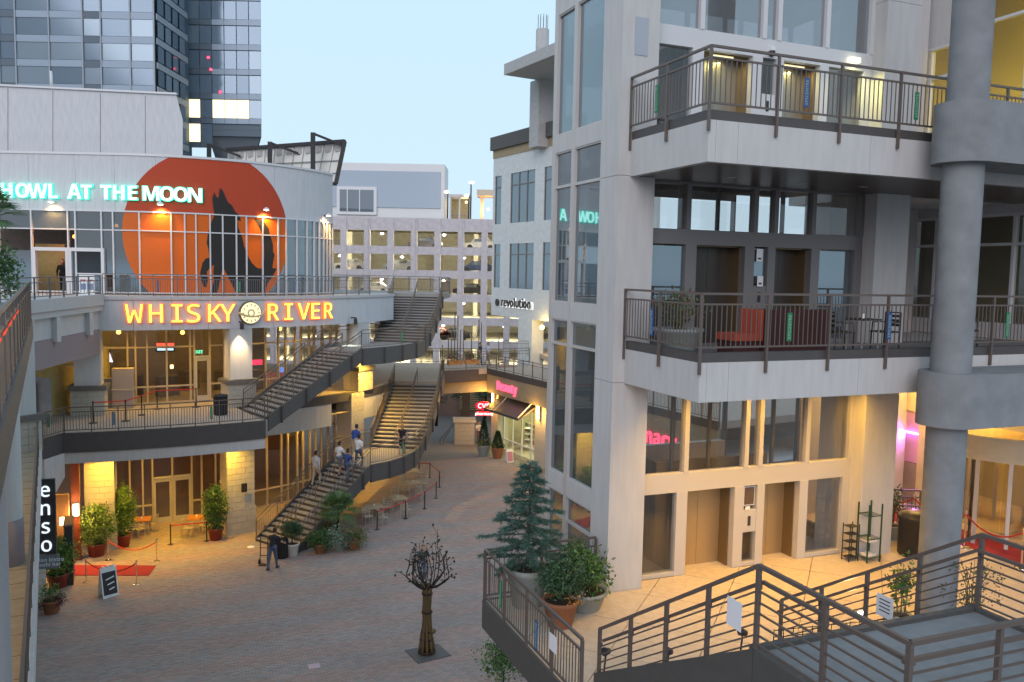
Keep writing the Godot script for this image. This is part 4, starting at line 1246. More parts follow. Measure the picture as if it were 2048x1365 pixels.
func build_left_wing():
	var o = thing("gallery_wing", "two level gallery with cream tiled floor, white columns and purple wall panels", "building", lw(22, 2, 0))
	var T0 = 8.0
	var T1 = 38.0
	# floors of the two galleries
	slab(o, "lower_gallery_floor", [lw(T0, 0, 0), lw(T1, 0, 0), lw(T1, 4.2, 0), lw(T0, 4.2, 0)], 5.4, L2, mt("gal_floor", 0.45, 0.37, 0.26, 0.85, 0, "blotch", 0.5))
	for t in range(9, 38, 1): bar(o, "floor_joint", lw(t, 0.1, 6.002), lw(t, 4.1, 6.002), 0.015, 0.006, M.joint)
	slab(o, "upper_gallery_floor", [lw(T0, 0.1, 0), lw(30.5, 0.1, 0), lw(30.5, 4.2, 0), lw(T0, 4.2, 0)], 11.12, 11.5, M.stucco)
	slab(o, "upper_gallery_edge", [lw(T0, 0.0, 0), lw(27.7, 0.0, 0), lw(27.7, 0.1, 0), lw(T0, 0.1, 0)], 11.0, 11.55, M.stringer)
	slab(o, "gallery_wall", [lw(T0, 4.2, 0), lw(36, 4.2, 0), lw(36, 4.5, 0), lw(T0, 4.5, 0)], 0.0, 17.0, M.stucco2)
	slab(o, "lower_wall", [lw(T0, 0.9, 0), lw(31.5, 0.9, 0), lw(31.5, 1.1, 0), lw(T0, 1.1, 0)], 0.0, 5.4, M.block)
	slab(o, "lower_edge", [lw(T0, -0.04, 0), lw(T1, -0.04, 0), lw(T1, 0.06, 0), lw(T0, 0.06, 0)], 5.3, 6.04, M.stucco2)
	# near rough column, round column with dark foot, block pillar
	turned(o, "near_column", lw(12.6, 0.42, L2), [[0.3, 0.0], [0.3, 5.1]], mt("near_col", 0.42, 0.4, 0.41, 0.9, 0, "rough", 1.2, 0.8), 28)
	var rc = G(38, 1128, L2)
	turned(o, "round_column", Vector3(rc.x - 0.32, L2 + 1.1, rc.z), [[0.38, 0.0], [0.38, 4.0]], M.stucco, 28)
	turned(o, "column_foot", Vector3(rc.x - 0.32, L2, rc.z), [[0.4, 0.0], [0.4, 1.1], [0.38, 1.1]], M.purple, 28)
	var pc = G(62, 1000, L2)
	var pb = lw(36.4, 0.72, 0)
	pillar(o, pb, -0.5, L2, 11.1, 1.0)
	courses(o, pb, Basis(Vector3.UP, -0.5), 0.0, 5.35, 1.3, 1.1, 0.3)
	# white band with brackets, purple wall and yellow room beyond the gallery
	var A = Wl(196, 600, Vector3(-19.4, 0, -39.4), Vector3(0.2, 0, 1))
	var w0 = Vector3(-19.55, 0, -39.35)
	var w1 = Vector3(-18.3, 0, -29.6)
	var dd = (w1 - w0).normalized()
	slab(o, "upper_band", [w0 + Vector3(-0.1, 0, 0), w1 + Vector3(-0.1, 0, 0), w1 + Vector3(0.28, 0, 0), w0 + Vector3(0.28, 0, 0)], 11.25, 11.75, M.stucco)
	slab(o, "upper_band", [w0 + Vector3(-0.1, 0, 0), w1 + Vector3(-0.1, 0, 0), w1 + Vector3(0.2, 0, 0), w0 + Vector3(0.2, 0, 0)], 10.98, 11.24, M.stucco)
	slab(o, "bracket_wall", [w0 + Vector3(-0.1, 0, 0), w1 + Vector3(-0.1, 0, 0), w1 + Vector3(0.02, 0, 0), w0 + Vector3(0.02, 0, 0)], 10.1, 10.97, M.stucco)
	slab(o, "purple_wall", [w0 + Vector3(-0.1, 0, 0), w1 + Vector3(-0.1, 0, 0), w1 + Vector3(0.05, 0, 0), w0 + Vector3(0.05, 0, 0)], 8.95, 10.09, M.purple)
	for t in [1.6, 5.2]:
		var p = w0 + dd * t
		slab(o, "bracket", [p + Vector3(0, 0, -0.15), p + Vector3(0.26, 0, -0.15), p + Vector3(0.26, 0, 0.15), p + Vector3(0, 0, 0.15)], 9.95, 10.97, M.stucco)
	slab(o, "upper_floor", [w0 + Vector3(-0.1, 0, 0), w1 + Vector3(-0.1, 0, 0), Vector3(-32, 0, -29), Vector3(-32, 0, -40)], 11.3, 11.6, M.concrete_light)
	var br = thing("entrance_railing", "thin dark railing before the upper bar entrance", "railing", w0 + Vector3(0, 11.75, 0))
	railing(br, [w0 + Vector3(0.1, 11.75, 0), w1 + Vector3(0.1, 11.75, 0)], 0.85, M.rail_grey, false, 1.5, 0.02, 0.4)
	# yellow room, grey door and doorway panel under it
	box(o, "room_wall", Vector3(-24.5, 7.5, -42.2), Vector3(8, 3.0, 0.2), M.interior_yellow)
	box(o, "room_wall", Vector3(-21.6, 7.5, -38.6), Vector3(0.15, 3.0, 3.2), M.interior_yellow, -0.2)
	for x in [-21.4, -20.75]: box(o, "window_mullion", Vector3(x, 7.5, -39.6), Vector3(0.08, 3.0, 0.1), M.frame_brown)
	box(o, "window_transom", Vector3(-21.0, 8.3, -39.62), Vector3(2.2, 0.07, 0.08), M.frame_brown)
	box(o, "grey_door", Vector3(-20.9, 6.9 + 0.15, -36.9), Vector3(0.95, 2.05, 0.08), M.concrete, -0.35)
	box(o, "doorway_panel", Vector3(-21.6, 7.0, -36.4), Vector3(0.7, 2.0, 0.1), M.concrete, -0.2)  # grey panel added in place of the dark doorway
	bulb(o, "gallery_lamp", Vector3(-22.6, 9.0, -40.4), 4.5, Color(1.0, 0.78, 0.2), 0.12)
	for t in [16.0, 22.0, 28.0]:
		var p = lw(t, 2.6, 10.95)
		turned(o, "recessed_lamp", p, [[0.0, 0.0], [0.1, 0.0], [0.1, 0.03]], M.lamp_warm, 12)
		lamps(o, "recessed_lamp_light", p - Vector3(0, 0.04, 0), Vector3(0, -1, 0), 5.0, Color(1.0, 0.76, 0.34), 70.0, 0.1)
	# railing of the upper gallery, its red reflections added as glowing strips
	var rl = thing("upper_gallery_railing", "brown baluster railing of upper gallery with added glowing strips for red reflections on its near bays", "railing", lw(20, 0.05, 11.5))
	railing(rl, [lw(T0 + 0.3, 0.05, 11.52), lw(27.6, 0.05, 11.52)], 1.12, M.rail, true, 1.5, 0.55)
	for t in [9.2, 10.7, 12.2, 13.7, 15.2]: bar(rl, "red_reflection_strip", lw(t, 0.02, 12.38), lw(t + 0.9, 0.02, 12.38), 0.012, 0.03, glow("red_reflection_glow", 1.0, 0.08, 0.03, 0.45))
	lampa(rl, "red_reflection_light", lw(12.5, -0.1, 12.38), Vector3(0.87, 0, -0.49), 0.4, 0.1, 1.2, Color(1.0, 0.1, 0.05))  # added lamp for the red cast around the strips
	var r2 = thing("lower_gallery_railing", "bronze railing along the edge of the lower gallery", "railing", lw(22, 0.05, L2))
	railing(r2, [lw(T0 + 0.5, 0.05, 6.04), lw(T1 - 0.3, 0.05, 6.04)], 1.07, M.rail, false, 1.5, 0.4)
	# blade sign with stacked letters and the small board under it
	var bs = thing("blade_sign", "tall dark blade sign with stacked white lit letters above the restaurant planters", "sign", Vector3(-16.6, 2.3, -29.9))
	var at = Dz(92, 1035, 29.5)
	var nn = Vector3(0.87, 0, 0.49)
	var fb = facing(Vector3(0.25, 0, 1))
	put(bs, "sign_board", bm(Vector3(0.62, 2.75, 0.14)), M.dark, Vector3(at.x, 4.05, at.z), fb)
	bar(bs, "sign_arm", Vector3(at.x - 0.8, 5.2, at.z), Vector3(at.x - 0.3, 5.2, at.z), 0.06, 0.06, M.rail)
	bar(bs, "sign_arm", Vector3(at.x - 0.8, 2.9, at.z), Vector3(at.x - 0.3, 2.9, at.z), 0.06, 0.06, M.rail)
	var ch = ["e", "n", "s", "o"]
	for i in 4:
		var p = Vector3(at.x, 5.05 - i * 0.67, at.z) + fb.z * 0.09
		text(bs, "letter", ch[i], 0.52, 0.06, glow("sign_white", 0.85, 0.92, 1.0, 0.7), p, fb, "Droid Sans", 400)
	put(bs, "lower_board", bm(Vector3(0.66, 0.5, 0.1)), mt("board_grey", 0.2, 0.22, 0.24, 0.6), Vector3(at.x + 0.06, 2.38, at.z), fb)
	for i in 2: text(bs, "small_letters", ["asian bistro", "sushi bar"][i], 0.13, 0.01, M.paper, Vector3(at.x + 0.06, 2.46 - i * 0.17, at.z) + fb.z * 0.06, fb)
# one flight between a left and a right edge line (each may bow), bottom to top; returns the edge points
func bow(a: Vector3, b: Vector3, k: Vector3, t) -> Vector3: return a.lerp(b, t) + k * (4.0 * t * (1.0 - t))
func flight(o, la, lb, ra, rb, y0, y1, n, kl, kr, deep, ribs := true):
	var U = Vector3.UP
	for i in n - 1:
		var t0 = float(i) / (n - 1)
		var t1 = float(i + 1) / (n - 1)
		var y = y0 + (y1 - y0) * (i + 1) / n
		var tx = t1 + 0.02 / (n - 1)
		var p = [bow(la, lb, kl, t0), bow(ra, rb, kr, t0), bow(ra, rb, kr, tx), bow(la, lb, kl, tx)]
		var b = mb(Vector3(p[0].x, y, p[0].z))
		var lo = []
		var hi = []
		for q in p:
			lo.append(Vector3(q.x, y - 0.05, q.z))
			hi.append(Vector3(q.x, y, q.z))
		b.hexa(lo, hi)
		fin(b, o, "tread", M.tread)
		var r = mb(Vector3(p[0].x, y, p[0].z))
		var d = ((p[3] - p[0]) * Vector3(1, 0, 1)).normalized() * 0.012
		var h = (y1 - y0) / n
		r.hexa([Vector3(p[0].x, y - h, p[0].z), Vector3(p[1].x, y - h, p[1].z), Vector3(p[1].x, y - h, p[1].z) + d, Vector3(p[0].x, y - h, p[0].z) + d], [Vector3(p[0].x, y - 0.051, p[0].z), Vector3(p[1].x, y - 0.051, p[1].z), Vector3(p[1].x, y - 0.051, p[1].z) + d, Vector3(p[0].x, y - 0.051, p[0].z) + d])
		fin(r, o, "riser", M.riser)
	# stringers
	for sd in 2:
		var a = la if sd == 0 else ra
		var c = lb if sd == 0 else rb
		var kk = kl if sd == 0 else kr
		var other = (ra - la) if sd == 0 else (la - ra)
		var outw = -(other * Vector3(1, 0, 1)).normalized() * 0.08
		var b = mb(Vector3(a.x, y0, a.z))
		var seg = 8
		for i in seg:
			var q0 = bow(a, c, kk, float(i) / seg)
			var q1 = bow(a, c, kk, float(i + 1) / seg)
			var ya = lerpf(y0, y1, float(i) / seg)
			var yb = lerpf(y0, y1, float(i + 1) / seg)
			var v = func(q, y): return Vector3(q.x, y, q.z)
			b.hexa([v.call(q0, ya - deep), v.call(q1, yb - deep), v.call(q1 + outw, yb - deep), v.call(q0 + outw, ya - deep)], [v.call(q0, ya + 0.18), v.call(q1, yb + 0.18), v.call(q1 + outw, yb + 0.18), v.call(q0 + outw, ya + 0.18)])
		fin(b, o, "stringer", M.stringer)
		if ribs:
			for i in 4:
				var q = bow(a, c, kk, (i + 0.5) / 4.0)
				var y = lerpf(y0, y1, (i + 0.5) / 4.0)
				box(o, "stiffener", Vector3(q.x, y - deep / 2.0 + 0.09, q.z) + outw * 1.5, Vector3(0.07, deep + 0.26, 0.09), M.riser, atan2(-(c - a).z, (c - a).x))
	# hand rails: both sides and a double one in the middle
	for sd in 3:
		var w = [0.0, 1.0, 0.5][sd]
		var pts = []
		for i in 9:
			var t = i / 8.0
			var q = bow(la, lb, kl, t).lerp(bow(ra, rb, kr, t), w)
			pts.append(Vector3(q.x, lerpf(y0, y1, t) + 0.1, q.z))
		if sd < 2: stair_rail(o, pts, 1.0)
		else:
			for h in [0.82, 0.62]:
				var pp = []
				for p in pts: pp.append(p + U * h)
				tube(o, "middle_rail", pp, 0.028, M.rail_mid, 6)
			for i in range(0, 9, 2): box(o, "middle_post", pts[i] + U * 0.38, Vector3(0.04, 0.85, 0.04), M.rail_mid)
func stair_rail(o, pts, h):
	var U = Vector3.UP
	for q in [["top_rail", h, 0.027], ["upper_rail", h - 0.2, 0.02], ["lower_rail", 0.1, 0.018]]:
		var pp = []
		for p in pts: pp.append(p + U * q[1])
		tube(o, q[0], pp, q[2], M.rail_mid, 6)
	var bal = mb(pts[0])
	for i in pts.size() - 1:
		var L = (pts[i + 1] - pts[i]).length()
		var k = maxi(1, int(round(L / 0.125)))
		for j in k:
			var p = pts[i].lerp(pts[i + 1], float(j) / k)
			if j == 0 and i % 2 == 0: box(o, "post", p + U * (h / 2.0), Vector3(0.045, h, 0.045), M.rail_mid)
			else: bal.boxx(p + U * ((h - 0.1) / 2.0), Vector3(0.016, h - 0.3, 0.016))
	box(o, "post", pts[-1] + U * (h / 2.0), Vector3(0.045, h, 0.045), M.rail_mid)
	stuff(fin(bal, o, "balusters", M.rail_mid))
func landing(o, pts, y, deep):
	slab(o, "landing_floor", pts, y - 0.12, y, M.tread)
	slab(o, "landing_soffit", pts, y - deep + 0.1, y - deep + 0.15, M.stringer)
func build_stairs():
	mt("rail_mid", 0.17, 0.13, 0.095, 0.4, 0.3)
	for lv in 2:
		var low = lv == 0
		var o = thing("staircase", "lower steel staircase with tan treads from the square to the middle deck" if low else "upper steel staircase with dark treads from the middle deck to the top deck", "stairs", Vector3(-9, 0 if low else L2, -43), "steel staircases between the decks")
		var y0 = 0.03 if low else L2
		var ym = 3.0 if low else 8.75
		var yt = L2 if low else 11.6
		var i0: Vector3; var i1: Vector3; var o0: Vector3; var o1: Vector3; var p0: Vector3; var p1: Vector3; var q0: Vector3; var q1: Vector3
		if low:
			i0 = Vector3(-12.1, 0, -39.15); i1 = Vector3(-9.35, 0, -43.75)
			o1 = Vector3(-7.15, 0, -42.15); o0 = Vector3(-9.85, 0, -37.6)
			p0 = Vector3(-7.98, 0, -47.2); p1 = G(789, 763, L2)
			q0 = Vector3(-5.16, 0, -46.75); q1 = G(880, 764, L2)
		else:
			i0 = G(487, 823, L2); i1 = G(646, 697, 8.75)
			o0 = G(535, 840, L2); o1 = G(723, 704, 8.75)
			p0 = G(750, 683, 8.75); p1 = Dz(787, 583, 56.0)
			q0 = G(850, 687, 8.75); q1 = Dz(883, 583, 56.0)
		var z = Vector3.ZERO
		flight(o, i0, i1, o0, o1, y0, ym, 18, z, z, 0.55)
		flight(o, p0, p1, q0, q1, ym, yt, 18, z, Vector3(0.22, 0, 0), 0.55)
		# landing between the flights, outer edge bowed
		var mid = (o1 + q0) / 2.0 + Vector3(0.42, 0, 0.35)
		var pts = [i1, o1, (o1 + mid) / 2.0 + Vector3(0.1, 0, 0.1), mid, (mid + q0) / 2.0 + Vector3(0.12, 0, 0.05), q0, p0, i1.lerp(p0, 0.5) + Vector3(-0.2, 0, 0)]
		landing(o, pts, ym, 0.75)
		var oe = [o1, pts[2], mid, pts[4], q0]
		for i in oe.size() - 1:
			var a = Vector3(oe[i].x, ym - 0.29, oe[i].z)
			var b = Vector3(oe[i + 1].x, ym - 0.29, oe[i + 1].z)
			bar(o, "landing_girder", a, b, 0.09, 0.92, M.stringer)
			var d = (b - a).normalized()
			var nn = Vector3(-d.z, 0, d.x)
			if nn.dot(Vector3(1, 0, 1)) < 0: nn = -nn
			box(o, "stiffener", a + nn * 0.06, Vector3(0.07, 0.9, 0.1), M.riser, atan2(-d.z, d.x))
		bar(o, "landing_girder", Vector3(i1.x, ym - 0.29, i1.z), Vector3(pts[7].x, ym - 0.29, pts[7].z), 0.09, 0.92, M.stringer)
		var rp = []
		for p in oe: rp.append(Vector3(p.x, ym + 0.17, p.z))
		stair_rail(o, rp, 1.0)
		stair_rail(o, [Vector3(i1.x, ym + 0.1, i1.z), Vector3(pts[7].x, ym + 0.1, pts[7].z), Vector3(p0.x, ym + 0.1, p0.z)], 1.0)
		name_plate(o, Vector3(mid.x, ym + 0.65, mid.z), Vector3(0.5, 0, 1).normalized(), "green")
		
		if not low:
			# lamp under the upper landing lights the lower flight
			turned(o, "recessed_lamp", Vector3(-8.2, ym - 0.69, -48.2), [[0.0, 0.0], [0.12, 0.0], [0.12, 0.03]], M.lamp_warm, 12)
			lamps(o, "recessed_lamp_light", Vector3(-8.2, ym - 0.74, -48.2), Vector3(0, -1, 0), 34.0, Color(1.0, 0.78, 0.3), 75.0, 0.12)
			# top platform
			slab(o, "top_platform", [p1, q1, q1 + Vector3(0.2, 0, -5.5), p1 + Vector3(-3.5, 0, -5.5), p1 + Vector3(-3.0, 0, 0.5)], 11.2, 11.6, M.tread)
			stair_rail(o, [Vector3(q1.x, 11.62, q1.z), Vector3(q1.x + 0.3, 11.62, q1.z - 2.5), Vector3(q1.x + 0.1, 11.62, q1.z - 5.4)], 1.0)
	# middle deck beyond the lower staircase, bridge to the drugstore walkway
	var br = thing("bridge_deck", "tan footbridge deck joining the staircase to the drugstore walkway", "bridge", Vector3(-5, 4, -58))
	var t0 = G(789, 763, L2)
	var t1 = G(880, 764, L2)
	slab(br, "deck", [t0, t1, G(888, 741.5, L2), Vector3(-1.74, 0, -61.5), Vector3(-1.0, 0, -64.8), Vector3(-11.5, 0, -64), Vector3(-11.5, 0, -57), t0 + Vector3(-1.5, 0, -0.5)], 5.6, L2, mt("bridge_floor", 0.5, 0.4, 0.33, 0.85, 0, "blotch", 0.5))
	bar(br, "edge_beam", Vector3(-4.85, 5.52, -59.6), Vector3(-1.78, 5.52, -61.6), 0.16, 0.9, M.fascia)
	bar(br, "under_beam", Vector3(-5.0, 4.65, -60.3), Vector3(-1.8, 4.65, -62.0), 0.3, 0.85, mt("beam_tan", 0.4, 0.33, 0.22, 0.9, 0, "blotch", 0.5))
	bar(br, "edge_beam", Vector3(t1.x + 0.06, 5.5, t1.z - 0.1), Vector3(-4.85, 5.5, -59.6), 0.14, 1.0, M.fascia)
	var rl = thing("bridge_railing", "thin dark railing on the footbridge with flower boxes", "railing", Vector3(-3.4, L2, -60.5))
	railing(rl, [Vector3(t1.x + 0.02, L2, t1.z - 0.3), Vector3(-4.95, L2, -57.5), Vector3(-4.85, L2, -59.6), Vector3(-1.78, L2, -61.55)], 1.07, M.rail_mid, false, 1.5, 0.1)
	var fr = thing("rear_bridge_railing", "dark railing on the far side of the footbridge", "railing", Vector3(-6, L2, -64))
	railing(fr, [Vector3(-11.5, L2, -63.8), Vector3(-1.0, L2, -64.7), Vector3(1.4, L2, -66.2)], 1.15, M.rail, false, 1.5, 0.1, 0.3)
	for k in 2:
		var fb = thing("flower_box", ["tan flower box of pink flowers on the bridge railing nearer the staircase", "tan flower box of pink flowers on the bridge railing nearer the drugstore"][k], "planter", Vector3(-4.0 + k * 1.25, L2 + 0.5, -60.0 - k * 0.85), "flower boxes on the bridge")
		var c = Vector3(-4.1 + k * 1.2, 6.55, -59.95 - k * 0.78)
		box(fb, "trough", c, Vector3(1.15, 0.32, 0.32), mt("trough", 0.42, 0.22, 0.07, 0.8), 0.58)
		foliage(fb, "foliage", c + Vector3(0, 0.3, 0), Vector3(0.62, 0.34, 0.3), 320, 0.15, [[0.05, 0.12, 0.03], [0.09, 0.16, 0.04], [0.5, 0.12, 0.2]], 5 + k)
# leaves spread through an ellipsoid, in clumps
func foliage(parent, called, c: Vector3, rad: Vector3, n, size, cols, sd, clump = 14, droop = 0.0, slim = 0.45):
	var r := RandomNumberGenerator.new()
	r.seed = sd
	var b = mb(c)
	var i = 0
	while i < n:
		var u = Vector3(r.randfn(), r.randfn(), r.randfn()).normalized() * pow(r.randf(), 0.45)
		var cc = c + u * rad
		var tone = r.randf_range(0.7, 1.25)
		for k in clump:
			var d = Vector3(r.randfn(), r.randfn() - droop, r.randfn()).normalized()
			var p = cc + Vector3(r.randfn(), r.randfn(), r.randfn()) * size * 0.9
			var side = d.cross(Vector3(r.randfn(), r.randfn(), r.randfn())).normalized()
			var L = size * r.randf_range(0.7, 1.3)
			var col = cols[r.randi() % cols.size()]
			b.col = Color(col[0] * tone, col[1] * tone, col[2] * tone)
			var mid = p + d * L * 0.5
			var w = side * L * slim * 0.5
			b.tri(p, mid + w, p + d * L)
			b.tri(p, p + d * L, mid - w)
			i += 1
	return fin(b, parent, called, M.leaf_any)
func build_background():
	# --- parking garage ---
	var g = thing("parking_garage", "pinkish concrete parking garage with rows of square lit openings", "building", Vector3(-12, 0, -110))
	var pitch = 2.935
	var z = -105.0
	var x0 = -35.55
	var nx = 17
	var tops = []
	for k in 7: tops.append(18.0 - 2.93 * k)
	for i in nx + 1:
		var x = x0 + i * pitch - 0.4
		box(g, "column", Vector3(x, 9.7, z), Vector3(0.78, 19.6, 0.5), M.garage)
		if i % 2 == 0: box(g, "pilaster", Vector3(x, 9.7, z + 0.3), Vector3(0.3, 19.6, 0.12), M.garage)
	for k in tops.size() + 1:
		var yt = 19.6 if k == 0 else tops[k - 1] - 1.93
		var yb = tops[k] if k < tops.size() else -0.1
		for i in range(0, nx, 2):
			box(g, "spandrel", Vector3(x0 + i * pitch + pitch - 0.4, (yt + yb) / 2.0, z - 0.02), Vector3(pitch * 2 - 0.02, yt - yb, 0.3), M.garage)
		box(g, "parking_deck", Vector3(x0 + 25, yb + 0.25 + (0.4 if k < tops.size() else 0.0), z - 9), Vector3(52, 0.3, 17.6), M.garage_in)
	box(g, "back_wall", Vector3(x0 + 25, 9.7, z - 18), Vector3(54, 19.4, 0.3), M.garage_in)
	for k in 6:
		for i in 6: box(g, "inner_column", Vector3(x0 + 5 + i * 8.5, tops[k] - 1.2, z - 8), Vector3(0.6, 2.6, 0.6), M.garage_in)
	for k in tops.size() - 1:
		for i in 5:
			var p = Vector3(-33 + i * 8.0 + (k % 2) * 2.6, tops[k] - 0.28, z - 3.2)
			turned(g, "ceiling_lamp", p, [[0.0, -0.12], [0.22, -0.05], [0.22, 0.05], [0.0, 0.12]], glow("garage_lamp", 0.95, 0.9, 1.0, 7.0), 12)
			if i < 5 : lampo(g, "ceiling_lamp_light", p - Vector3(0, 0.1, 0), 18.0, Color(1.0, 0.95, 0.78), 0.12)
	# screened block on its roof
	var wb = thing("screen_block", "long white box with grey mesh screen standing on the garage roof", "building", Vector3(-16, 20, -110))
	var y0 = 20.0
	box(wb, "box_body", Vector3(-23.5, 23.4, -113.2), Vector3(28.6, 7.0, 6), M.frame_white)
	box(wb, "mesh_screen", Vector3(-19.9, 23.55, -110.1), Vector3(20.4, 4.7, 0.1), mt("mesh", 0.38, 0.44, 0.52, 0.7))
	box(wb, "window_border", Vector3(-20.6, 22.0, -110.0), Vector3(5.2, 3.6, 0.25), M.frame_white)
	box(wb, "window", Vector3(-20.6, 22.0, -109.85), Vector3(4.4, 2.8, 0.1), M.tower_glass)
	for i in 2: box(wb, "window_mullion", Vector3(-21.8 + i * 1.6, 22.0, -109.78), Vector3(0.12, 2.8, 0.06), M.frame_white)
	box(wb, "base_shadow_trim", Vector3(-23.5, 19.75, -112.8), Vector3(28, 0.3, 5.5), M.concrete)  # trim strip made to read as the shadow gap under the box
	var sh = thing("stair_shed", "small grey glazed stair shed on the garage roof", "building", Vector3(-7.6, 19.6, -112))
	box(sh, "roof", Vector3(-7.2, 22.9, -112), Vector3(2.8, 0.35, 4), M.garage)
	for x in [-8.4, -7.2, -5.9]: box(sh, "post", Vector3(x, 21.2, -110.2), Vector3(0.2, 3.1, 0.2), M.garage)
	box(sh, "wall", Vector3(-7.2, 21.2, -113.8), Vector3(2.7, 3.1, 0.2), M.interior)
	box(sh, "railing", Vector3(-7.2, 20.3, -110.15), Vector3(2.4, 0.08, 0.06), M.rail_grey)
	bulb(sh, "shed_lamp", Vector3(-6.4, 22.2, -111.5), 2.5, Color(1, 0.9, 0.6), 0.15)
	var pv = thing("roof_pavilion", "distant lit flat-topped pavilion beyond the garage roof", "building", Vector3(1.5, 19, -130))
	var pp = Dz(972, 388, 128)
	box(pv, "roof", Vector3(pp.x + 1.5, pp.y, pp.z), Vector3(5.6, 0.9, 4), mt("lit_stone", 0.6, 0.5, 0.38, 0.9))
	for k in 3: box(pv, "column", Vector3(pp.x - 0.6 + k * 2.0, pp.y - 3.6, pp.z), Vector3(0.45, 6.4, 0.45), M.lit_stone)
	box(pv, "base", Vector3(pp.x + 1.5, pp.y - 7.2, pp.z), Vector3(16, 1.8, 6), M.garage)
	bulb(pv, "pavilion_lamp", Vector3(pp.x + 0.4, pp.y - 2.4, pp.z + 1.0), 7.0, Color(1, 0.75, 0.45), 0.2)
	for q in [[893, 384, 895, 430, -1], [943, 365, 941, 438, 0], [933, 391, 937, 436, 1]]:
		var lp = thing("roof_lamp_post", ["thin post lamp beside the white screen block", "tall single post lamp on the garage roof", "low post lamp near the stair shed"][q[4] + 1], "lamp", Dz(q[2], q[3], 108.0), "post lamps on the garage roof")
		var a = Dz(q[2], q[3] + 8, 108.0)
		var b = Dz(q[0] if q[4] == 0 else q[2], q[1], 108.0)
		b.x = a.x
		tube(lp, "post", [a, b], 0.09, M.dark, 6)
		var h = Dz(q[0], q[1], 108.0)
		bar(lp, "lamp_arm", b, h + Vector3(0.01, 0.1, 0), 0.1, 0.1, M.dark)
		turned(lp, "lamp_glow", h, [[0.0, -0.2], [0.3, -0.1], [0.3, 0.08], [0.0, 0.15]], glow("post_lamp", 1.0, 0.85, 0.6, 4.0), 10)
		lampo(lp, "lamp_light", h, 2.0, Color(1, 0.85, 0.6), 0.1)
	# parked cars on the lowest decks in view
	for q in [[908, 662, -1], [872, 668, 1], [700, 536, 0]]:
		var p = Dz(q[0], q[1], 108.5)
		var y = 18.0 - 2.93 * 5 + 0.8 if q[1] > 600 else 18.0 - 2.93 * 2 + 0.8
		parked_car(Vector3(p.x, y, p.z), ["black car parked behind a garage opening with tail towards the street", "pale car on an upper garage deck with headlamps on", "red car parked low in the garage"][[-1, 0, 1].find(q[2])], [[0.015, 0.017, 0.025], [0.4, 0.4, 0.4], [0.2, 0.02, 0.02]][[-1, 0, 1].find(q[2])])
	for q in [[748, 3, "white car on a middle garage deck behind the upper stair", [0.5, 0.5, 0.5]], [800, 2, "silver car on the second garage deck from the top", [0.3, 0.31, 0.33]], [955, 2, "dark blue car by the white corner building on an upper garage deck", [0.03, 0.05, 0.12]], [940, 3, "black car side on at a middle garage deck", [0.02, 0.02, 0.022]], [850, 1, "grey car on the topmost covered garage deck", [0.15, 0.15, 0.16]], [960, 1, "white van-like car on the topmost covered garage deck", [0.55, 0.55, 0.54]]]:
		var p = Dz(q[0], 560, 108.5)
		parked_car(Vector3(p.x, 18.0 - 2.93 * q[1] + 0.8, p.z), q[2], q[3])
	# slender poles standing beyond the bridge
	var ps = thing("pole_sculpture", "cluster of slender dark poles of uneven height beyond the footbridge", "sculpture", Vector3(-4.5, L2 - 0.4, -66))
	for q in [[897, 670], [903, 655], [910, 628], [916, 632], [921, 660], [927, 668], [943, 668], [958, 640], [963, 645], [998, 665], [885, 690]]:
		var a = Dz(q[0], q[1], 66.5)
		bar(ps, "pole", Vector3(a.x, 5.0, a.z), a, 0.07, 0.07, M.rail)
	box(ps, "foot", Vector3(-3.6, 4.9, -66.5), Vector3(7.5, 0.3, 0.5), M.stringer)
	box(ps, "pedestal", Vector3(-3.6, 2.4, -66.5), Vector3(0.6, 4.8, 0.4), M.stringer)
	# --- glass tower ---
	var tw = thing("glass_tower", "tall blue glass tower with grey floor bands and a few lit rooms", "building", Vector3(-60, 0, -150))
	var T = -140.0
	var fh = 3.9
	var tb = 9.0
	var bays = [-96.0, -90.5, -85.0, -82.3, -76.8, -71.3, -68.3, -63.5, -59.6]
	box(tw, "core", Vector3(-78.5, 37, T - 9), Vector3(37, 74, 16), mt("tower_core", 0.1, 0.135, 0.17, 0.6))
	for f in 9:
		var y = 35.0 + (f - 1) * fh
		for i in bays.size() - 1:
			box(tw, "window", Vector3((bays[i] + bays[i + 1]) / 2.0, y + 1.15, T - 0.4), Vector3(bays[i + 1] - bays[i] - 0.12, fh - 1.15, 0.1), tower_pane(f * 8 + i))
			box(tw, "spandrel", Vector3((bays[i] + bays[i + 1]) / 2.0, y - 0.85 + fh, T - 0.3), Vector3(bays[i + 1] - bays[i] - 0.1, 1.1, 0.14), mt("spandrel_blue", 0.24, 0.31, 0.39, 0.35, 0.1) if not i in [2, 5] else M.tower_core)
		# receding side with narrow windows
		for i in 4: box(tw, "window", Vector3(-59.3, y + 1.15, T - 2.2 - i * 3.0), Vector3(0.1, fh - 1.4, 2.2), tower_pane(f * 5 + i + 100))
		box(tw, "spandrel", Vector3(-59.25, y + fh - 0.85, T - 7), Vector3(0.14, 1.0, 13), mt("spandrel_grey", 0.3, 0.33, 0.37, 0.5))
	for x in bays: box(tw, "mullion", Vector3(x, 48, T - 0.2), Vector3(0.22, 46, 0.2), M.spandrel_grey)
	# second, set-back slab of the tower with the lit floors
	var t2 = thing("glass_office_slab", "dark glass office slab with two lit floors and angled underside", "building", Vector3(-52, 30, -160))
	var Z2 = -156.0
	var xa = Dz(300, 100, 156).x
	var xb = Dz(522, 100, 156).x
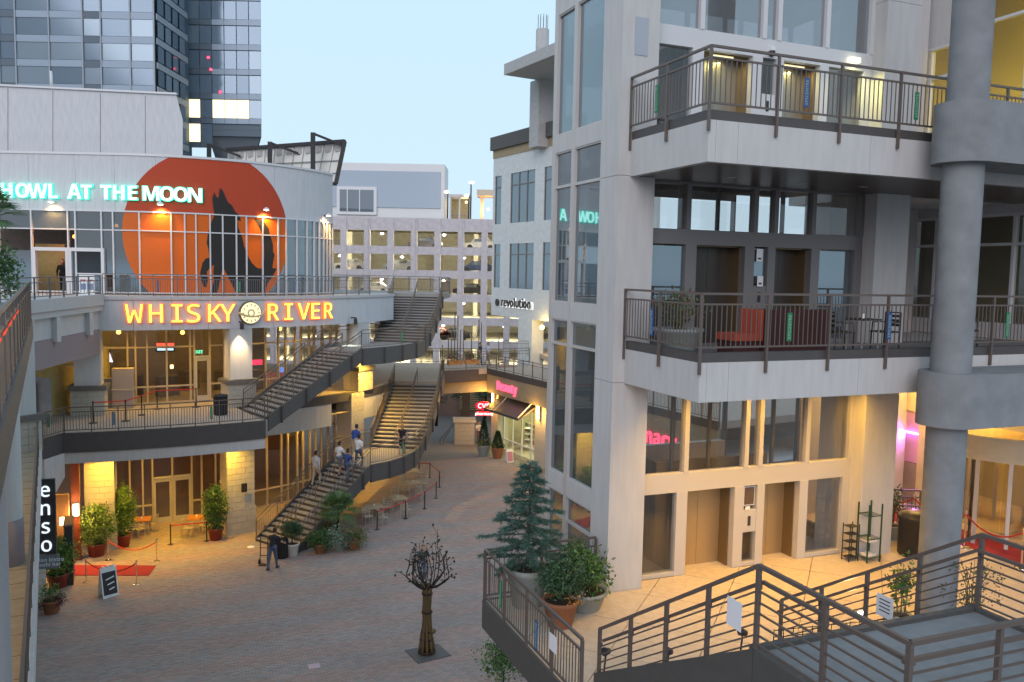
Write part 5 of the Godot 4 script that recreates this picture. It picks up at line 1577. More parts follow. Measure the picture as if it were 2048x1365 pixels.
	slab(t2, "core", [Vector3(xa, 0, Z2 - 0.2), Vector3(xb - 0.1, 0, Z2 - 0.2), Vector3(xb - 5.5, 0, Z2 - 16), Vector3(xa, 0, Z2 - 16)], 37.0, 78.0, M.tower_core)
	for f in 10:
		var yy = Dz(400, 236, 156).y + f * 4.4 - 4.4
		for i in 9:
			var w = (xb - xa) / 9.0
			var xc = xa + (i + 0.5) * w
			if f == 0 and i > 4: continue
			var lit = (f == 1 and i in [2, 3, 5, 6, 7]) or (f == 0 and i in [2, 3])
			box(t2, "window", Vector3(xc, yy + 1.7, Z2), Vector3(w - 0.15, 3.2, 0.12), glow("lit_window", 1.0, 0.82, 0.42, 1.5) if lit else tower_pane(f * 9 + i + 300))
			box(t2, "spandrel", Vector3(xc, yy - 0.45, Z2 + 0.02), Vector3(w - 0.05, 1.0, 0.12), M.tower_core if i < 5 else M.spandrel_blue)
	var uy = Dz(440, 258, 156).y
	var k = mb(Vector3(xb, uy, Z2))
	var ux = Dz(410, 258, 156).x
	k.hexa([Vector3(ux, uy - 5.5, Z2 - 12), Vector3(xb - 5.5, uy - 5.5, Z2 - 12), Vector3(xb - 3.5, uy - 5.5, Z2 - 6), Vector3(ux, uy - 5.5, Z2 - 6)], [Vector3(ux, uy, Z2 - 12), Vector3(xb - 4.2, uy, Z2 - 12), Vector3(xb, uy, Z2), Vector3(ux, uy, Z2)])
	fin(k, t2, "angled_underside", M.spandrel_grey)
	box(t2, "lower_shaft", Vector3(xa + 6, 16, Z2 - 9), Vector3(12, 34, 14), M.tower_core)
	for q in [[416, 115], [440, 184], [421, 139]]:
		var p = Dz(q[0], q[1], 155.8)
		put(t2, "red_signal_lamp", bm(Vector3(0.4, 0.4, 0.1)), glow("red_signal", 1, 0.05, 0.1, 3.0), p)
	# --- back of the big screen ---
	var sc = thing("billboard_back", "white panelled back of a large screen on a dark steel frame above the curved roof", "billboard", Dz(560, 340, 57))
	var c0 = Dz(455, 300, 60)
	var c1 = Dz(690, 283, 57)
	var c2 = Dz(672, 368, 57)
	var c3 = Dz(455, 372, 60)
	quadp(sc, "screen_back", c0, c1, c2, c3, 0.25, mt("screen_back", 0.78, 0.76, 0.7, 0.7, 0, "grain", 0.3))
	for i in 12:
		var t = (i + 0.5) / 12.0
		var a = c0.lerp(c1, t)
		var b = c3.lerp(c2, t)
		if i > 0: bar(sc, "panel_seam", c0.lerp(c1, i / 12.0).lerp(c3.lerp(c2, i / 12.0), 0.02) + Vector3(0, 0, 0.03), c3.lerp(c2, i / 12.0) + Vector3(0, 0, 0.03), 0.03, 0.05, M.concrete_light)
		bar(sc, "vent_hatch", a.lerp(b, 0.16) + Vector3(-0.24, 0, 0.04), a.lerp(b, 0.16) + Vector3(0.24, 0, 0.04), 0.04, 0.4, M.concrete_light)
	for h in [0.45, 0.75]: bar(sc, "cross_rail", c0.lerp(c3, h) + Vector3(0, 0, 0.08), c1.lerp(c2, h) + Vector3(0, 0, 0.08), 0.05, 0.06, M.concrete)
	for q in [[c0, c1], [c1, c2], [c2, c3]]: bar(sc, "frame_bar", q[0] + Vector3(0, 0, 0.1), q[1] + Vector3(0, 0, 0.1), 0.3, 0.22, M.dark)
	for q in [[427, 292, 427, 318, 59.5], [547, 288, 547, 325, 58.3], [632, 270, 632, 340, 57]]:
		var a = Dz(q[0], q[1], q[4])
		var b = Dz(q[2], q[3] + 40, q[4])
		bar(sc, "steel_post", a + Vector3(0, 0, 0.9), b + Vector3(0, 0, 0.9), 0.3, 0.3, M.dark)
		bar(sc, "steel_strut", a + Vector3(0, -0.05, 0.9), a + Vector3(1.9, -0.7, 0.1), 0.14, 0.14, M.dark)
	# --- unfinished concrete frame and the white corner building ---
	var rv = thing("corner_shop_building", "white building with tall windows, brown parapet and a lit wordmark over its corner", "building", Vector3(1, 0, -78))
	var d = Vector3(0.49, 0, 0.87)      # the face runs towards the camera to the right
	var nrm = Vector3(-0.87, 0, 0.49)
	var P0 = Dz(986, 400, 80.0)
	P0.y = 0
	var FP = func(px, py): return Wl(px, py, P0, nrm)
	var zf = [L2, 10.2, 11.2, 13.2, 15.5, 17.5, 24.0]
	var Lf = 15.0
	var face = func(t0, t1, a, b, m, called, off = 0.0, th = 0.3):
		var q0 = P0 + d * t0 + nrm * off
		var q1 = P0 + d * t1 + nrm * off
		bar(rv, called, Vector3(q0.x, (a + b) / 2.0, q0.z) - nrm * th / 2.0, Vector3(q1.x, (a + b) / 2.0, q1.z) - nrm * th / 2.0, th, b - a, m)
	var W = mt("white_wall", 0.68, 0.7, 0.69, 0.85, 0, "blotch", 0.3)
	# window rows
	var tt = func(px): return (FP.call(px, 480) - P0).dot(d)
	var wx = [[tt.call(988), tt.call(1001)], [tt.call(1019), tt.call(1068)], [tt.call(1086), tt.call(1102)], [tt.call(1122), tt.call(1170)]]
	var rows = [[FP.call(1040, 578).y, FP.call(1040, 487).y], [FP.call(1040, 445).y, FP.call(1040, 344).y]]
	var ytop = FP.call(988, 318).y
	var ybot = FP.call(1000, 632).y
	var last = 0.0
	face.call(0.0, Lf, ybot, rows[0][0], W, "wall")
	face.call(0.0, Lf, rows[0][1], rows[1][0], W, "wall")
	face.call(0.0, Lf, rows[1][1], ytop, W, "wall")
	for r in rows:
		var t = 0.0
		for q in wx:
			if q[0] > t: face.call(t, q[0], r[0], r[1], W, "wall")
			var nw = 3 if q[1] - q[0] > 2.0 else 1
			for i in nw:
				var u0 = lerpf(q[0], q[1], float(i) / nw)
				var u1 = lerpf(q[0], q[1], float(i + 1) / nw)
				var ym = lerpf(r[0], r[1], 0.76)
				face.call(u0 + 0.06, u1 - 0.06, r[0], ym - 0.05, M.glass_dark, "glass_pane", -0.12, 0.02)
				face.call(u0 + 0.06, u1 - 0.06, ym + 0.05, r[1], M.glass_dark, "glass_pane", -0.12, 0.02)
				face.call(u0 - 0.06, u0 + 0.06, r[0], r[1], M.frame_dark, "mullion", -0.06, 0.14)
				face.call(u0, u1, ym - 0.05, ym + 0.05, M.frame_dark, "transom", -0.05, 0.12)
			t = q[1]
		face.call(t, Lf, r[0], r[1], W, "wall")
	var yb1 = FP.call(988, 302).y
	var yb2 = FP.call(988, 276).y
	face.call(-0.05, Lf, ytop, yb1, mt("ochre", 0.33, 0.26, 0.16, 0.85), "ochre_band", 0.05)
	face.call(-0.2, Lf, yb1, yb2, mt("brown_band", 0.1, 0.095, 0.09, 0.8), "brown_parapet", 0.3, 0.6)
	# return face and dim rooms behind the glass
	var q1 = P0 + d * Lf
	slab(rv, "room_core", [P0 - nrm * 3.0, q1 - nrm * 3.0, q1 - nrm * 8.0, P0 - nrm * 8.0 ], ybot, yb1, mt("room_pale", 0.4, 0.44, 0.42, 0.9))
	slab(rv, "side_wall", [P0 - d * 0.0, P0 + d * 0.3, P0 + d * 0.3 - nrm * 8.0, P0 - nrm * 8.0], ybot, yb1, W)
	for y in [ybot, rows[0][1] + 0.6, ytop]: slab(rv, "floor_plate", [P0 + d * 0.3 - nrm * 0.35, q1 - nrm * 0.35, q1 - nrm * 3.0, P0 + d * 0.3 - nrm * 3.0], y, y + 0.3, W)
	face.call(tt.call(1040), tt.call(1068), 0.0, ybot, W, "corner_column", 0.0, 1.2)
	var sg = thing("shop_wordmark", "small dark back-lit word sign reading revolution on the white corner building", "sign", FP.call(1025, 606))
	var wa = FP.call(1034, 607)
	var wbas = facing(nrm)
	text(sg, "letters", "revolution", 0.78, 0.08, M.dark, wa + nrm * 0.16, wbas)
	text(sg, "letter_glow_sign", "revolution", 0.84, 0.03, glow("word_glow", 0.9, 0.92, 0.9, 0.9), wa + nrm * 0.06 + Vector3(0.04, -0.04, 0), wbas)
	var dm := CylinderMesh.new()
	dm.top_radius = 0.32
	dm.bottom_radius = 0.32
	dm.height = 0.1
	var la = FP.call(996, 605)
	put(sg, "round_badge", dm, M.dark, la + nrm * 0.1, Basis(wbas.x, wbas.z, -wbas.y))
	# shop window at walkway level beyond the column
	var zs = tt.call(1078)
	face.call(zs, Lf, L2, ybot, glow("shop_window", 0.85, 0.75, 0.4, 0.35), "lit_shop_window", -1.6, 0.05)
	for px in [1078, 1088, 1098]: face.call(tt.call(px) - 0.08, tt.call(px) + 0.08, L2, ybot, M.frame_brown, "shop_mullion", -1.5, 0.12)
	bulb(rv, "shop_lamp", FP.call(1092, 655) + nrm * 0.4, 3.0, Color(1, 0.85, 0.5), 0.2)
	var cf = thing("concrete_frame", "unfinished raw concrete roof slab with column stub and rebar", "building", Vector3(3, 20, -70))
	var s0 = Dz(1008, 139, 70)
	slab(cf, "roof_slab", [s0, s0 + d * 14.0, s0 + d * 14.0 - nrm * 9.0, s0 - nrm * 9.0], s0.y - 0.45, s0.y + 0.42, M.concrete_light)
	var cb = Dz(1084, 200, 72.0)
	box(cf, "column", Vector3(cb.x, (s0.y - 0.45 + yb2) / 2.0 - 1.0, cb.z), Vector3(1.5, s0.y - 0.45 - yb2 + 2.0, 1.5), M.concrete_light, 0.5)
	var cs = Dz(1085, 72, 72.0)
	turned(cf, "column_stub", Vector3(cs.x, s0.y + 0.42, cs.z), [[0.55, 0.0], [0.55, cs.y - s0.y + 0.1], [0.0, cs.y - s0.y + 0.1]], M.concrete_light, 14)
	for i in 9:
		var a = TAU * i / 9.0
		var b = Vector3(cs.x + 0.4 * cos(a), cs.y, cs.z + 0.4 * sin(a))
		bar(cf, "rebar", b, b + Vector3(0.02 * cos(a * 3), 1.7, 0), 0.04, 0.04, M.concrete)
	# street beyond the passage: low brick building, trees, kerb walls
	var sb = thing("street_building", "low pinkish brick building with a slatted window across the street", "building", Vector3(-5, 0, -76))
	box(sb, "wall", Vector3(-5, 2.3, -76), Vector3(15, 4.6, 1.5), M.brick_far)
	box(sb, "awning", Vector3(-5, 4.0, -74.9), Vector3(15, 0.7, 0.9), mt("awning_teal", 0.05, 0.1, 0.1, 0.7))
	var wy = Dz(938, 820, 75)
	box(sb, "slatted_window", Vector3(wy.x, 1.7, -75.2), Vector3(1.9, 2.4, 0.12), mt("win_dark", 0.14, 0.12, 0.06, 0.6))
	for i in 14: box(sb, "slat", Vector3(wy.x, 0.62 + i * 0.165, -75.1), Vector3(1.8, 0.09, 0.06), mt("slat", 0.5, 0.44, 0.28, 0.7))
	for q in [[-6.3, -70, 4.9], [-4.2, -72, 4.7], [-2.3, -73, 4.6]]:
		var t = thing("street_tree", ["broad dark street tree nearest the staircase end of the passage", "slim street tree before the slatted window", "small street tree by the drugstore corner"][[-70, -72, -73].find(q[1])], "tree", Vector3(q[0], 0, q[1]), "trees across the street")
		tube(t, "trunk", [Vector3(q[0], 0, q[1]), Vector3(q[0] + 0.1, 1.8, q[1]), Vector3(q[0], 3.6, q[1])], 0.14, M.soil, 6, 0.06)
		foliage(t, "crown", Vector3(q[0], q[2] - 1.8, q[1]), Vector3(1.15, 1.1, 1.0), 700, 0.2, [[0.04, 0.09, 0.05], [0.06, 0.12, 0.05]], int(-q[1]))
	var st = setting("street")
	box(st, "road", Vector3(0, 0.01, -90), Vector3(160, 0.02, 12), M.asphalt)
	box(st, "kerb", Vector3(0, 0.06, -83.5), Vector3(160, 0.12, 0.3), M.concrete_light)
	for q in [[942, 880]]:
		var w = thing("stone_plinth", "cream stone block plinth with a cap at the passage stairs", "wall", G(945, 886, 0))
		var c = G(928, 886, 0)
		courses(w, Vector3(c.x, 0, c.z), Basis(Vector3.UP, 0.1), 0.0, 1.7, 1.5, 1.5, 0.34)
		box(w, "cap", Vector3(c.x, 1.78, c.z), Vector3(1.75, 0.14, 1.75), M.block, 0.1)
	var hr = thing("passage_handrail", "slanted dark handrail beside the stone plinth", "railing", G(895, 884, 0))
	for k2 in 2:
		tube(hr, "rail", [G(880 + k2 * 6, 890, 0) + Vector3(0, 0.4, 0), G(908 + k2 * 3, 872, 0) + Vector3(0, 1.1, 0)], 0.04, M.rail, 6)
		box(hr, "post", G(908 + k2 * 3, 872, 0) + Vector3(0, 0.55, 0), Vector3(0.05, 1.1, 0.05), M.rail)
		box(hr, "post", G(880 + k2 * 6, 890, 0) + Vector3(0, 0.2, 0), Vector3(0.05, 0.45, 0.05), M.rail)
var tpanes := []
func tower_pane(i):
	if tpanes.is_empty():
		for c in [[0.17, 0.235, 0.3], [0.19, 0.255, 0.32], [0.155, 0.215, 0.28], [0.22, 0.29, 0.35], [0.16, 0.22, 0.27], [0.14, 0.2, 0.26]]:
			var m := StandardMaterial3D.new()
			m.albedo_color = lin(c[0], c[1], c[2])
			m.roughness = 0.1
			m.metallic = 0.25
			tpanes.append(m)
	return tpanes[(i * 7 + (i / 5) * 3 + i * i) % 6]
func parked_car(at: Vector3, label, col):
	var o = thing("parked_car", label, "car", at)
	var m = mt("car_%s" % str(col), col[0], col[1], col[2], 0.3, 0.2)
	var b = mb(at)
	var prof = [[-2.1, 0.35], [-2.15, 0.8], [-1.3, 0.95], [-0.7, 1.45], [0.9, 1.5], [1.6, 1.0], [2.1, 0.9], [2.15, 0.4]]
	for i in prof.size() - 1:
		var p = prof[i]
		var q = prof[i + 1]
		b.quad(at + Vector3(p[0], p[1], 0.85), at + Vector3(q[0], q[1], 0.85), at + Vector3(q[0], q[1], -0.85), at + Vector3(p[0], p[1], -0.85))
		for s in [-0.85, 0.85]: b.quad(at + Vector3(p[0], 0.3, s), at + Vector3(q[0], 0.3, s), at + Vector3(q[0], q[1], s), at + Vector3(p[0], p[1], s))
	fin(b, o, "body", m)
	for x in [-1.35, 1.3]:
		for s in [-0.8, 0.8]:
			var w = CylinderMesh.new()
			w.top_radius = 0.33
			w.bottom_radius = 0.33
			w.height = 0.2
			put(o, "wheel", w, M.black, at + Vector3(x, 0.33, s), Basis(Vector3(1, 0, 0), PI / 2.0))
	box(o, "side_window", at + Vector3(0.1, 1.2, 0.86), Vector3(1.7, 0.35, 0.02), M.tower_glass)
	box(o, "headlight", at + Vector3(2.14, 0.72, 0.6), Vector3(0.04, 0.15, 0.3), M.white)
	box(o, "headlight", at + Vector3(2.14, 0.72, -0.6), Vector3(0.04, 0.15, 0.3), M.white)
func build_drugstore():
	var o = thing("drugstore_block", "tan two level shop block with lit shop window, awning and walkway above", "building", Vector3(2, 0, -58))
	var A = Vector3(-1.74, 0, -61.5)
	var B = Vector3(2.29, 0, -54.53)
	var d = (B - A).normalized()
	var n = Vector3(-d.z, 0, d.x) * -1.0
	if n.x > 0: n = -n
	var E2 = B + d * 16.0
	var tan = mt("tan_wall", 0.38, 0.31, 0.2, 0.9, 0, "blotch", 0.4)
	slab(o, "walkway_deck", [A, E2, E2 - n * 7.0, A - n * 7.0], 5.62, L2, M.bridge_floor)
	slab(o, "walkway_fascia", [A + n * 0.06, E2 + n * 0.06, E2 - n * 0.1, A - n * 0.1], 4.25, 5.6, tan)
	slab(o, "walkway_edge", [A + n * 0.1, E2 + n * 0.1, E2, A], 5.6, 6.02, M.fascia)
	# set back shop front: corner pillar, glass, second pillar
	var F0 = A - n * 0.9
	var F1 = E2 - n * 0.9
	var sp = func(t, y): return F0 + d * t + Vector3(0, y, 0)
	var piece = func(t0, t1, a, b, m, called, off = 0.0, th = 0.3):
		bar(o, called, sp.call(t0, (a + b) / 2.0) + n * off, sp.call(t1, (a + b) / 2.0) + n * off, th, b - a, m)
	piece.call(0.0, 1.0, 0.0, 4.2, M.block, "corner_pillar", 0.1, 0.9)
	piece.call(6.2, 7.6, 0.0, 4.2, M.block, "corner_pillar", 0.1, 0.9)
	piece.call(9.5, 22.5, 0.0, 4.2, M.block, "wall", 0.1, 0.5)
	piece.call(0.0, 22.5, 3.55, 4.24, tan, "shop_lintel", 0.02, 0.5)
	for i in 5:
		var t = 1.0 + i * 1.3
		piece.call(t - 0.05, t + 0.05, 0.0, 3.55, M.frame_white, "shop_mullion", 0.0, 0.12)
		if i < 4:
			piece.call(t + 0.05, t + 1.25, 0.85, 3.5, M.glass_clear, "glass_pane", 0.0, 0.012)
			piece.call(t + 0.05, t + 1.25, 0.08, 0.78, M.glass_clear, "glass_pane", 0.0, 0.012)
			piece.call(t + 0.05, t + 1.25, 0.77, 0.86, M.frame_white, "shop_transom", 0.0, 0.1)
	for i in 2: piece.call(7.6 + i, 8.6 + i, 0.1, 3.5, M.glass_clear, "glass_pane", 0.0, 0.012)
	slab(o, "shop_floor", [F0, F1, F1 - n * 6.0, F0 - n * 6.0], 0.0, 0.06, M.tile)
	slab(o, "shop_ceiling", [F0 - n * 0.2, F1 - n * 0.2, F1 - n * 6.0, F0 - n * 6.0], 3.6, 3.8, M.white)
	slab(o, "shop_back_wall", [F0 - n * 6.0, F1 - n * 6.0, F1 - n * 6.2, F0 - n * 6.2], 0.0, 5.6, M.white)
	slab(o, "shop_side_wall", [F0 + d * 0.2, F0 + d * 0.45, F0 + d * 0.45 - n * 6.0, F0 + d * 0.2 - n * 6.0], 0.0, 5.6, tan)
	for k in 3:
		for s in 4:
			var c = F0 + d * (2.2 + k * 1.6) - n * (1.6 + 0.4 * k)
			box(o, "shop_shelf", c + Vector3(0, 0.5 + s * 0.42, 0), Vector3(1.4, 0.03, 0.4), M.white, 1.05)
			for g in 6: box(o, "shelf_goods", c + d * (-0.6 + g * 0.23) + Vector3(0, 0.65 + s * 0.42, 0), Vector3(0.17, 0.26, 0.2), mt("goods_%d" % ((k + s * 2 + g) % 5), [0.5, 0.15, 0.4, 0.6, 0.3][(k + s * 2 + g) % 5], [0.15, 0.3, 0.42, 0.55, 0.12][(k + s * 2 + g) % 5], [0.1, 0.25, 0.12, 0.5, 0.15][(k + s * 2 + g) % 5], 0.6), 1.05)
	for k in 3:
		var c = F0 + d * (2.2 + k * 2.0) - n * 2.2
		box(o, "ceiling_lamp_panel", c + Vector3(0, 3.57, 0), Vector3(1.6, 0.05, 0.4), glow("shop_lamp", 0.95, 1.0, 0.75, 4.0), 1.05)
		lampa(o, "ceiling_lamp_light", c + Vector3(0, 3.52, 0), Vector3(0, -1, 0), 1.6, 0.4, 6.0, Color(0.95, 1.0, 0.72))
	# awning on struts
	var a0 = sp.call(1.3, 4.2) + n * 0.3
	var a1 = sp.call(6.3, 4.2) + n * 0.3
	var a2 = sp.call(6.3, 3.25) + n * 1.9
	var a3 = sp.call(1.3, 3.25) + n * 1.9
	var aw = thing("shop_awning", "sloping brown metal awning over the lit drugstore window", "awning", a0)
	quadp(aw, "awning_sheet", a0, a1, a2, a3, 0.06, mt("awning", 0.1, 0.08, 0.065, 0.4, 0.3))
	bar(aw, "awning_lip", a2, a3, 0.06, 0.16, M.fascia)
	for t in [0.3, 0.97]: bar(aw, "awning_strut", a0.lerp(a1, t) + Vector3(0, 0.5, 0), a3.lerp(a2, t) + Vector3(0, 0.08, 0), 0.06, 0.06, M.frame)
	# sconces
	for q in [[0.55, "at the corner pillar beside the awning"], [6.9, "on the pillar past the awning"]]:
		var c = sp.call(q[0], 3.75) + n * 0.65
		var w = thing("wall_sconce", "bright box wall sconce " + q[1], "lamp", c, "drugstore sconces")
		box(w, "back_plate", c - n * 0.1, Vector3(0.5, 1.1, 0.06), M.frame_brown, 1.05)
		box(w, "lamp_glow", c + n * 0.02, Vector3(0.36, 0.95, 0.16), glow("sconce", 1.0, 0.83, 0.42, 6.0), 1.05)
		box(w, "cap", c + Vector3(0, 0.52, 0), Vector3(0.46, 0.08, 0.26), M.frame_brown, 1.05)
		lampo(w, "lamp_light", c + n * 0.45, 4.0, Color(1.0, 0.76, 0.34), 0.25)
	# signs
	var bb = facing(n)
	var s1 = thing("beauty_sign", "pink lit word Beauty on the tan walkway fascia", "sign", sp.call(2.7, 4.9) + n * 1.0)
	text(s1, "neon_letters", "Beauty", 0.62, 0.08, glow("neon_pinkred", 1.0, 0.08, 0.16, 1.6), sp.call(3.0, 4.95) + n * 1.02, bb)
	var s3 = thing("pharmacy_sign", "pink lit word pharmacy further along the tan walkway fascia", "sign", sp.call(9.6, 4.9) + n * 1.0)
	text(s3, "neon_letters", "pharmacy", 0.85, 0.08, M.neon_pinkred, Wl(1284, 868, A + n * 0.14, n), bb)
	var sc = Dz(967, 812, 60.5)
	var s2 = thing("drugstore_sign", "red oval hanging sign with white letters and a red strip below", "sign", sc)
	var ov := CylinderMesh.new()
	ov.top_radius = 0.5
	ov.bottom_radius = 0.5
	ov.height = 0.22
	var fz = facing(Vector3(0.05, 0, 1))
	var mo = put(s2, "oval_board", ov, glow("sign_red", 0.8, 0.01, 0.03, 0.8), sc, Basis(fz.x * 1.2, fz.z, -fz.y * 0.62))
	text(s2, "sign_letters", "CVS", 0.36, 0.03, glow("sign_pink", 1.0, 0.55, 0.6, 1.6), sc + fz.z * 0.14, fz, "Droid Sans", 900)
	put(s2, "lower_board", bm(Vector3(1.1, 0.3, 0.16)), M.sign_red, sc + Vector3(0, -0.58, 0), fz)
	text(s2, "lower_sign_letters", "pharmacy", 0.2, 0.03, glow("sign_whiteish", 1.0, 0.85, 0.8, 1.5), sc + Vector3(0.05, -0.58, 0) + fz.z * 0.1, fz)
	bar(s2, "hanger", sc + Vector3(0.6, 0.25, 0), sp.call(0.4, sc.y + 0.25), 0.05, 0.05, M.dark)
	# walkway railing
	var rl = thing("walkway_railing", "brown railing along the walkway above the drugstore", "railing", A + Vector3(0, L2, 0))
	railing(rl, [A + Vector3(0, 6.02, 0), E2 + Vector3(0, 6.02, 0)], 1.07, M.rail_mid, false, 1.3, 0.35)
	var rl2 = thing("shopfront_railing", "dark railing beside the white corner column on the far walkway", "railing", G(1010, 715, L2))
	var ra = G(1007, 712, L2)
	var rb = G(1061, 712, L2)
	railing(rl2, [Vector3(ra.x, L2, -72), Vector3(rb.x - 0.2, L2, -72)], 1.2, M.rail, false, 1.6, 0.1)
	slab(o, "walkway_deck", [A - n * 7.0, E2 - n * 7.0, E2 - n * 7.0 + Vector3(4, 0, -30), A - n * 7.0 + Vector3(-3, 0, -14)], 5.62, L2 - 0.01, M.bridge_floor)
	# planters and board before the shop
	for q in [[967, 913, 1.9, 0.5, "grey_pot", "tall conifer in a grey green pot before the drugstore corner"], [995, 918, 1.2, 0.46, "terracotta", "stubby conifer among flowers in a tan pot before the drugstore"]]:
		var p = G(q[0], q[1], 0)
		var pt = thing("potted_conifer", q[5], "plant", p, "potted conifers before the drugstore")
		turned(pt, "pot", p, [[q[3] * 0.62, 0.0], [q[3], 0.75], [q[3] * 1.05, 0.8], [q[3] * 0.9, 0.8], [q[3] * 0.85, 0.7], [0.0, 0.7]], M[q[4]], 16)
		conifer(pt, p + Vector3(0, 0.75, 0), q[2], 0.42, 700, int(q[0]))
		foliage(pt, "underplanting", p + Vector3(0, 0.95, 0), Vector3(q[3], 0.16, q[3]), 160, 0.1, [[0.08, 0.16, 0.04], [0.12, 0.2, 0.05], [0.4, 0.28, 0.04]], 4)
	var ap = G(1018, 925, 0)
	aframe("pink and white folding board on the paving before the drugstore", ap, 0.9, 0.6, mt("pink_board", 0.5, 0.2, 0.28, 0.7), 0.5)
func aframe(label, p: Vector3, h, yaw, face, w):
	var o = thing("folding_sign_board", label, "sign", p)
	var b = Basis(Vector3.UP, yaw)
	for s in [1.0, -1.0]:
		var t = b * Basis(Vector3(1, 0, 0), s * -0.22)
		var c = p + b * Vector3(0, 0, s * 0.11 * h * 1.0) + Vector3(0, h / 2.0, 0)
		var k = put(o, "board_leaf", bm(Vector3(w, h, 0.03)), M.white, c, t)
		put(k, "board_face", bm(Vector3(w * 0.84, h * 0.74, 0.006)), face, c + t * Vector3(0, -0.03, s * 0.018), t)
	for x in [-0.3, 0.0, 0.3]: put(o, "hinge_tab", bm(Vector3(0.1, 0.07, 0.06)), M.white, p + b * Vector3(x * w, h + 0.01, 0), b)
	return o
func conifer(parent, base: Vector3, h, rad, n, sd):
	var r := RandomNumberGenerator.new()
	r.seed = sd
	tube(parent, "trunk", [base, base + Vector3(0, h * 0.95, 0)], 0.035, M.soil, 6, 0.01)
	var b = mb(base)
	for i in n:
		var t = pow(r.randf(), 0.8)
		var y = t * h
		var rr = rad * (1.0 - t) * r.randf_range(0.55, 1.05) + 0.03
		var a = r.randf() * TAU
		var p = base + Vector3(cos(a) * rr, y, sin(a) * rr)
		var v = r.randf_range(0.6, 1.2)
		for k in 4:
			var d = Vector3(cos(a) + r.randfn() * 0.5, 0.5 + r.randfn() * 0.5, sin(a) + r.randfn() * 0.5).normalized()
			var s = d.cross(Vector3(r.randfn(), r.randfn(), r.randfn())).normalized()
			b.col = Color(0.03 * v, 0.075 * v, 0.035 * v)
			b.tri(p + s * 0.02, p + d * 0.15, p - s * 0.02)
	return fin(b, parent, "crown", M.leaf_any)
func pot_plant(called, label, cat, p: Vector3, r, h, pm, group = "") -> Node3D:
	var o = thing(called, label, cat, p, group)
	turned(o, "pot", p, [[r * 0.7, 0.0], [r * 0.96, h * 0.8], [r * 1.04, h * 0.86], [r * 1.04, h], [r * 0.94, h], [r * 0.9, h * 0.88], [0.0, h * 0.88]], M[pm], 22)
	turned(o, "soil", p, [[0.0, h * 0.9], [r * 0.9, h * 0.89]], M.soil, 18)
	return o
func bushy(o, c, rad, n, size, cols, sd, stems = 0):
	for k in stems:
		var a = TAU * k / stems + sd
		tube(o, "stem", [Vector3(c.x + 0.06 * cos(a), c.y - rad.y * 1.1, c.z + 0.06 * sin(a)), Vector3(c.x + 0.12 * cos(a), c.y, c.z + 0.12 * sin(a)), Vector3(c.x + rad.x * 0.5 * cos(a), c.y + rad.y * 0.6, c.z + rad.x * 0.5 * sin(a))], 0.014, mt("stem", 0.16, 0.15, 0.05, 0.7), 5, 0.006)
	return foliage(o, "foliage", c, rad, n, size, cols, sd)
const GREENS = [[0.05, 0.12, 0.03], [0.075, 0.16, 0.035], [0.1, 0.2, 0.045], [0.04, 0.09, 0.028]]
const LIMES = [[0.085, 0.18, 0.03], [0.12, 0.23, 0.04], [0.06, 0.13, 0.025], [0.16, 0.26, 0.05]]
const DARKS = [[0.025, 0.07, 0.03], [0.035, 0.085, 0.035], [0.045, 0.1, 0.04]]
func floodlight(label, p: Vector3, dir: Vector3, lit):
	var o = thing("stake_floodlight", label, "lamp", p, "floodlights on stakes by the stair")
	var top = p + Vector3(0.05, 0.62, 0.0)
	tube(o, "stake", [p, top], 0.018, M.dark, 6)
	var b = along(dir)
	var c := CylinderMesh.new()
	c.top_radius = 0.075
	c.bottom_radius = 0.055
	c.height = 0.15
	put(o, "lamp_head", c, M.dark, top, Basis(b.z, b.x, b.y))
	if lit:
		var g := CylinderMesh.new()
		g.top_radius = 0.07
		g.bottom_radius = 0.07
		g.height = 0.02
		put(o, "lamp_glow", g, glow("flood", 1.0, 0.9, 0.78, 9.0), top + dir.normalized() * 0.09, Basis(b.z, b.x, b.y))
		lamps(o, "lamp_light", top + dir.normalized() * 0.11, dir, 2.2, Color(1.0, 0.8, 0.55), 50.0, 0.06)
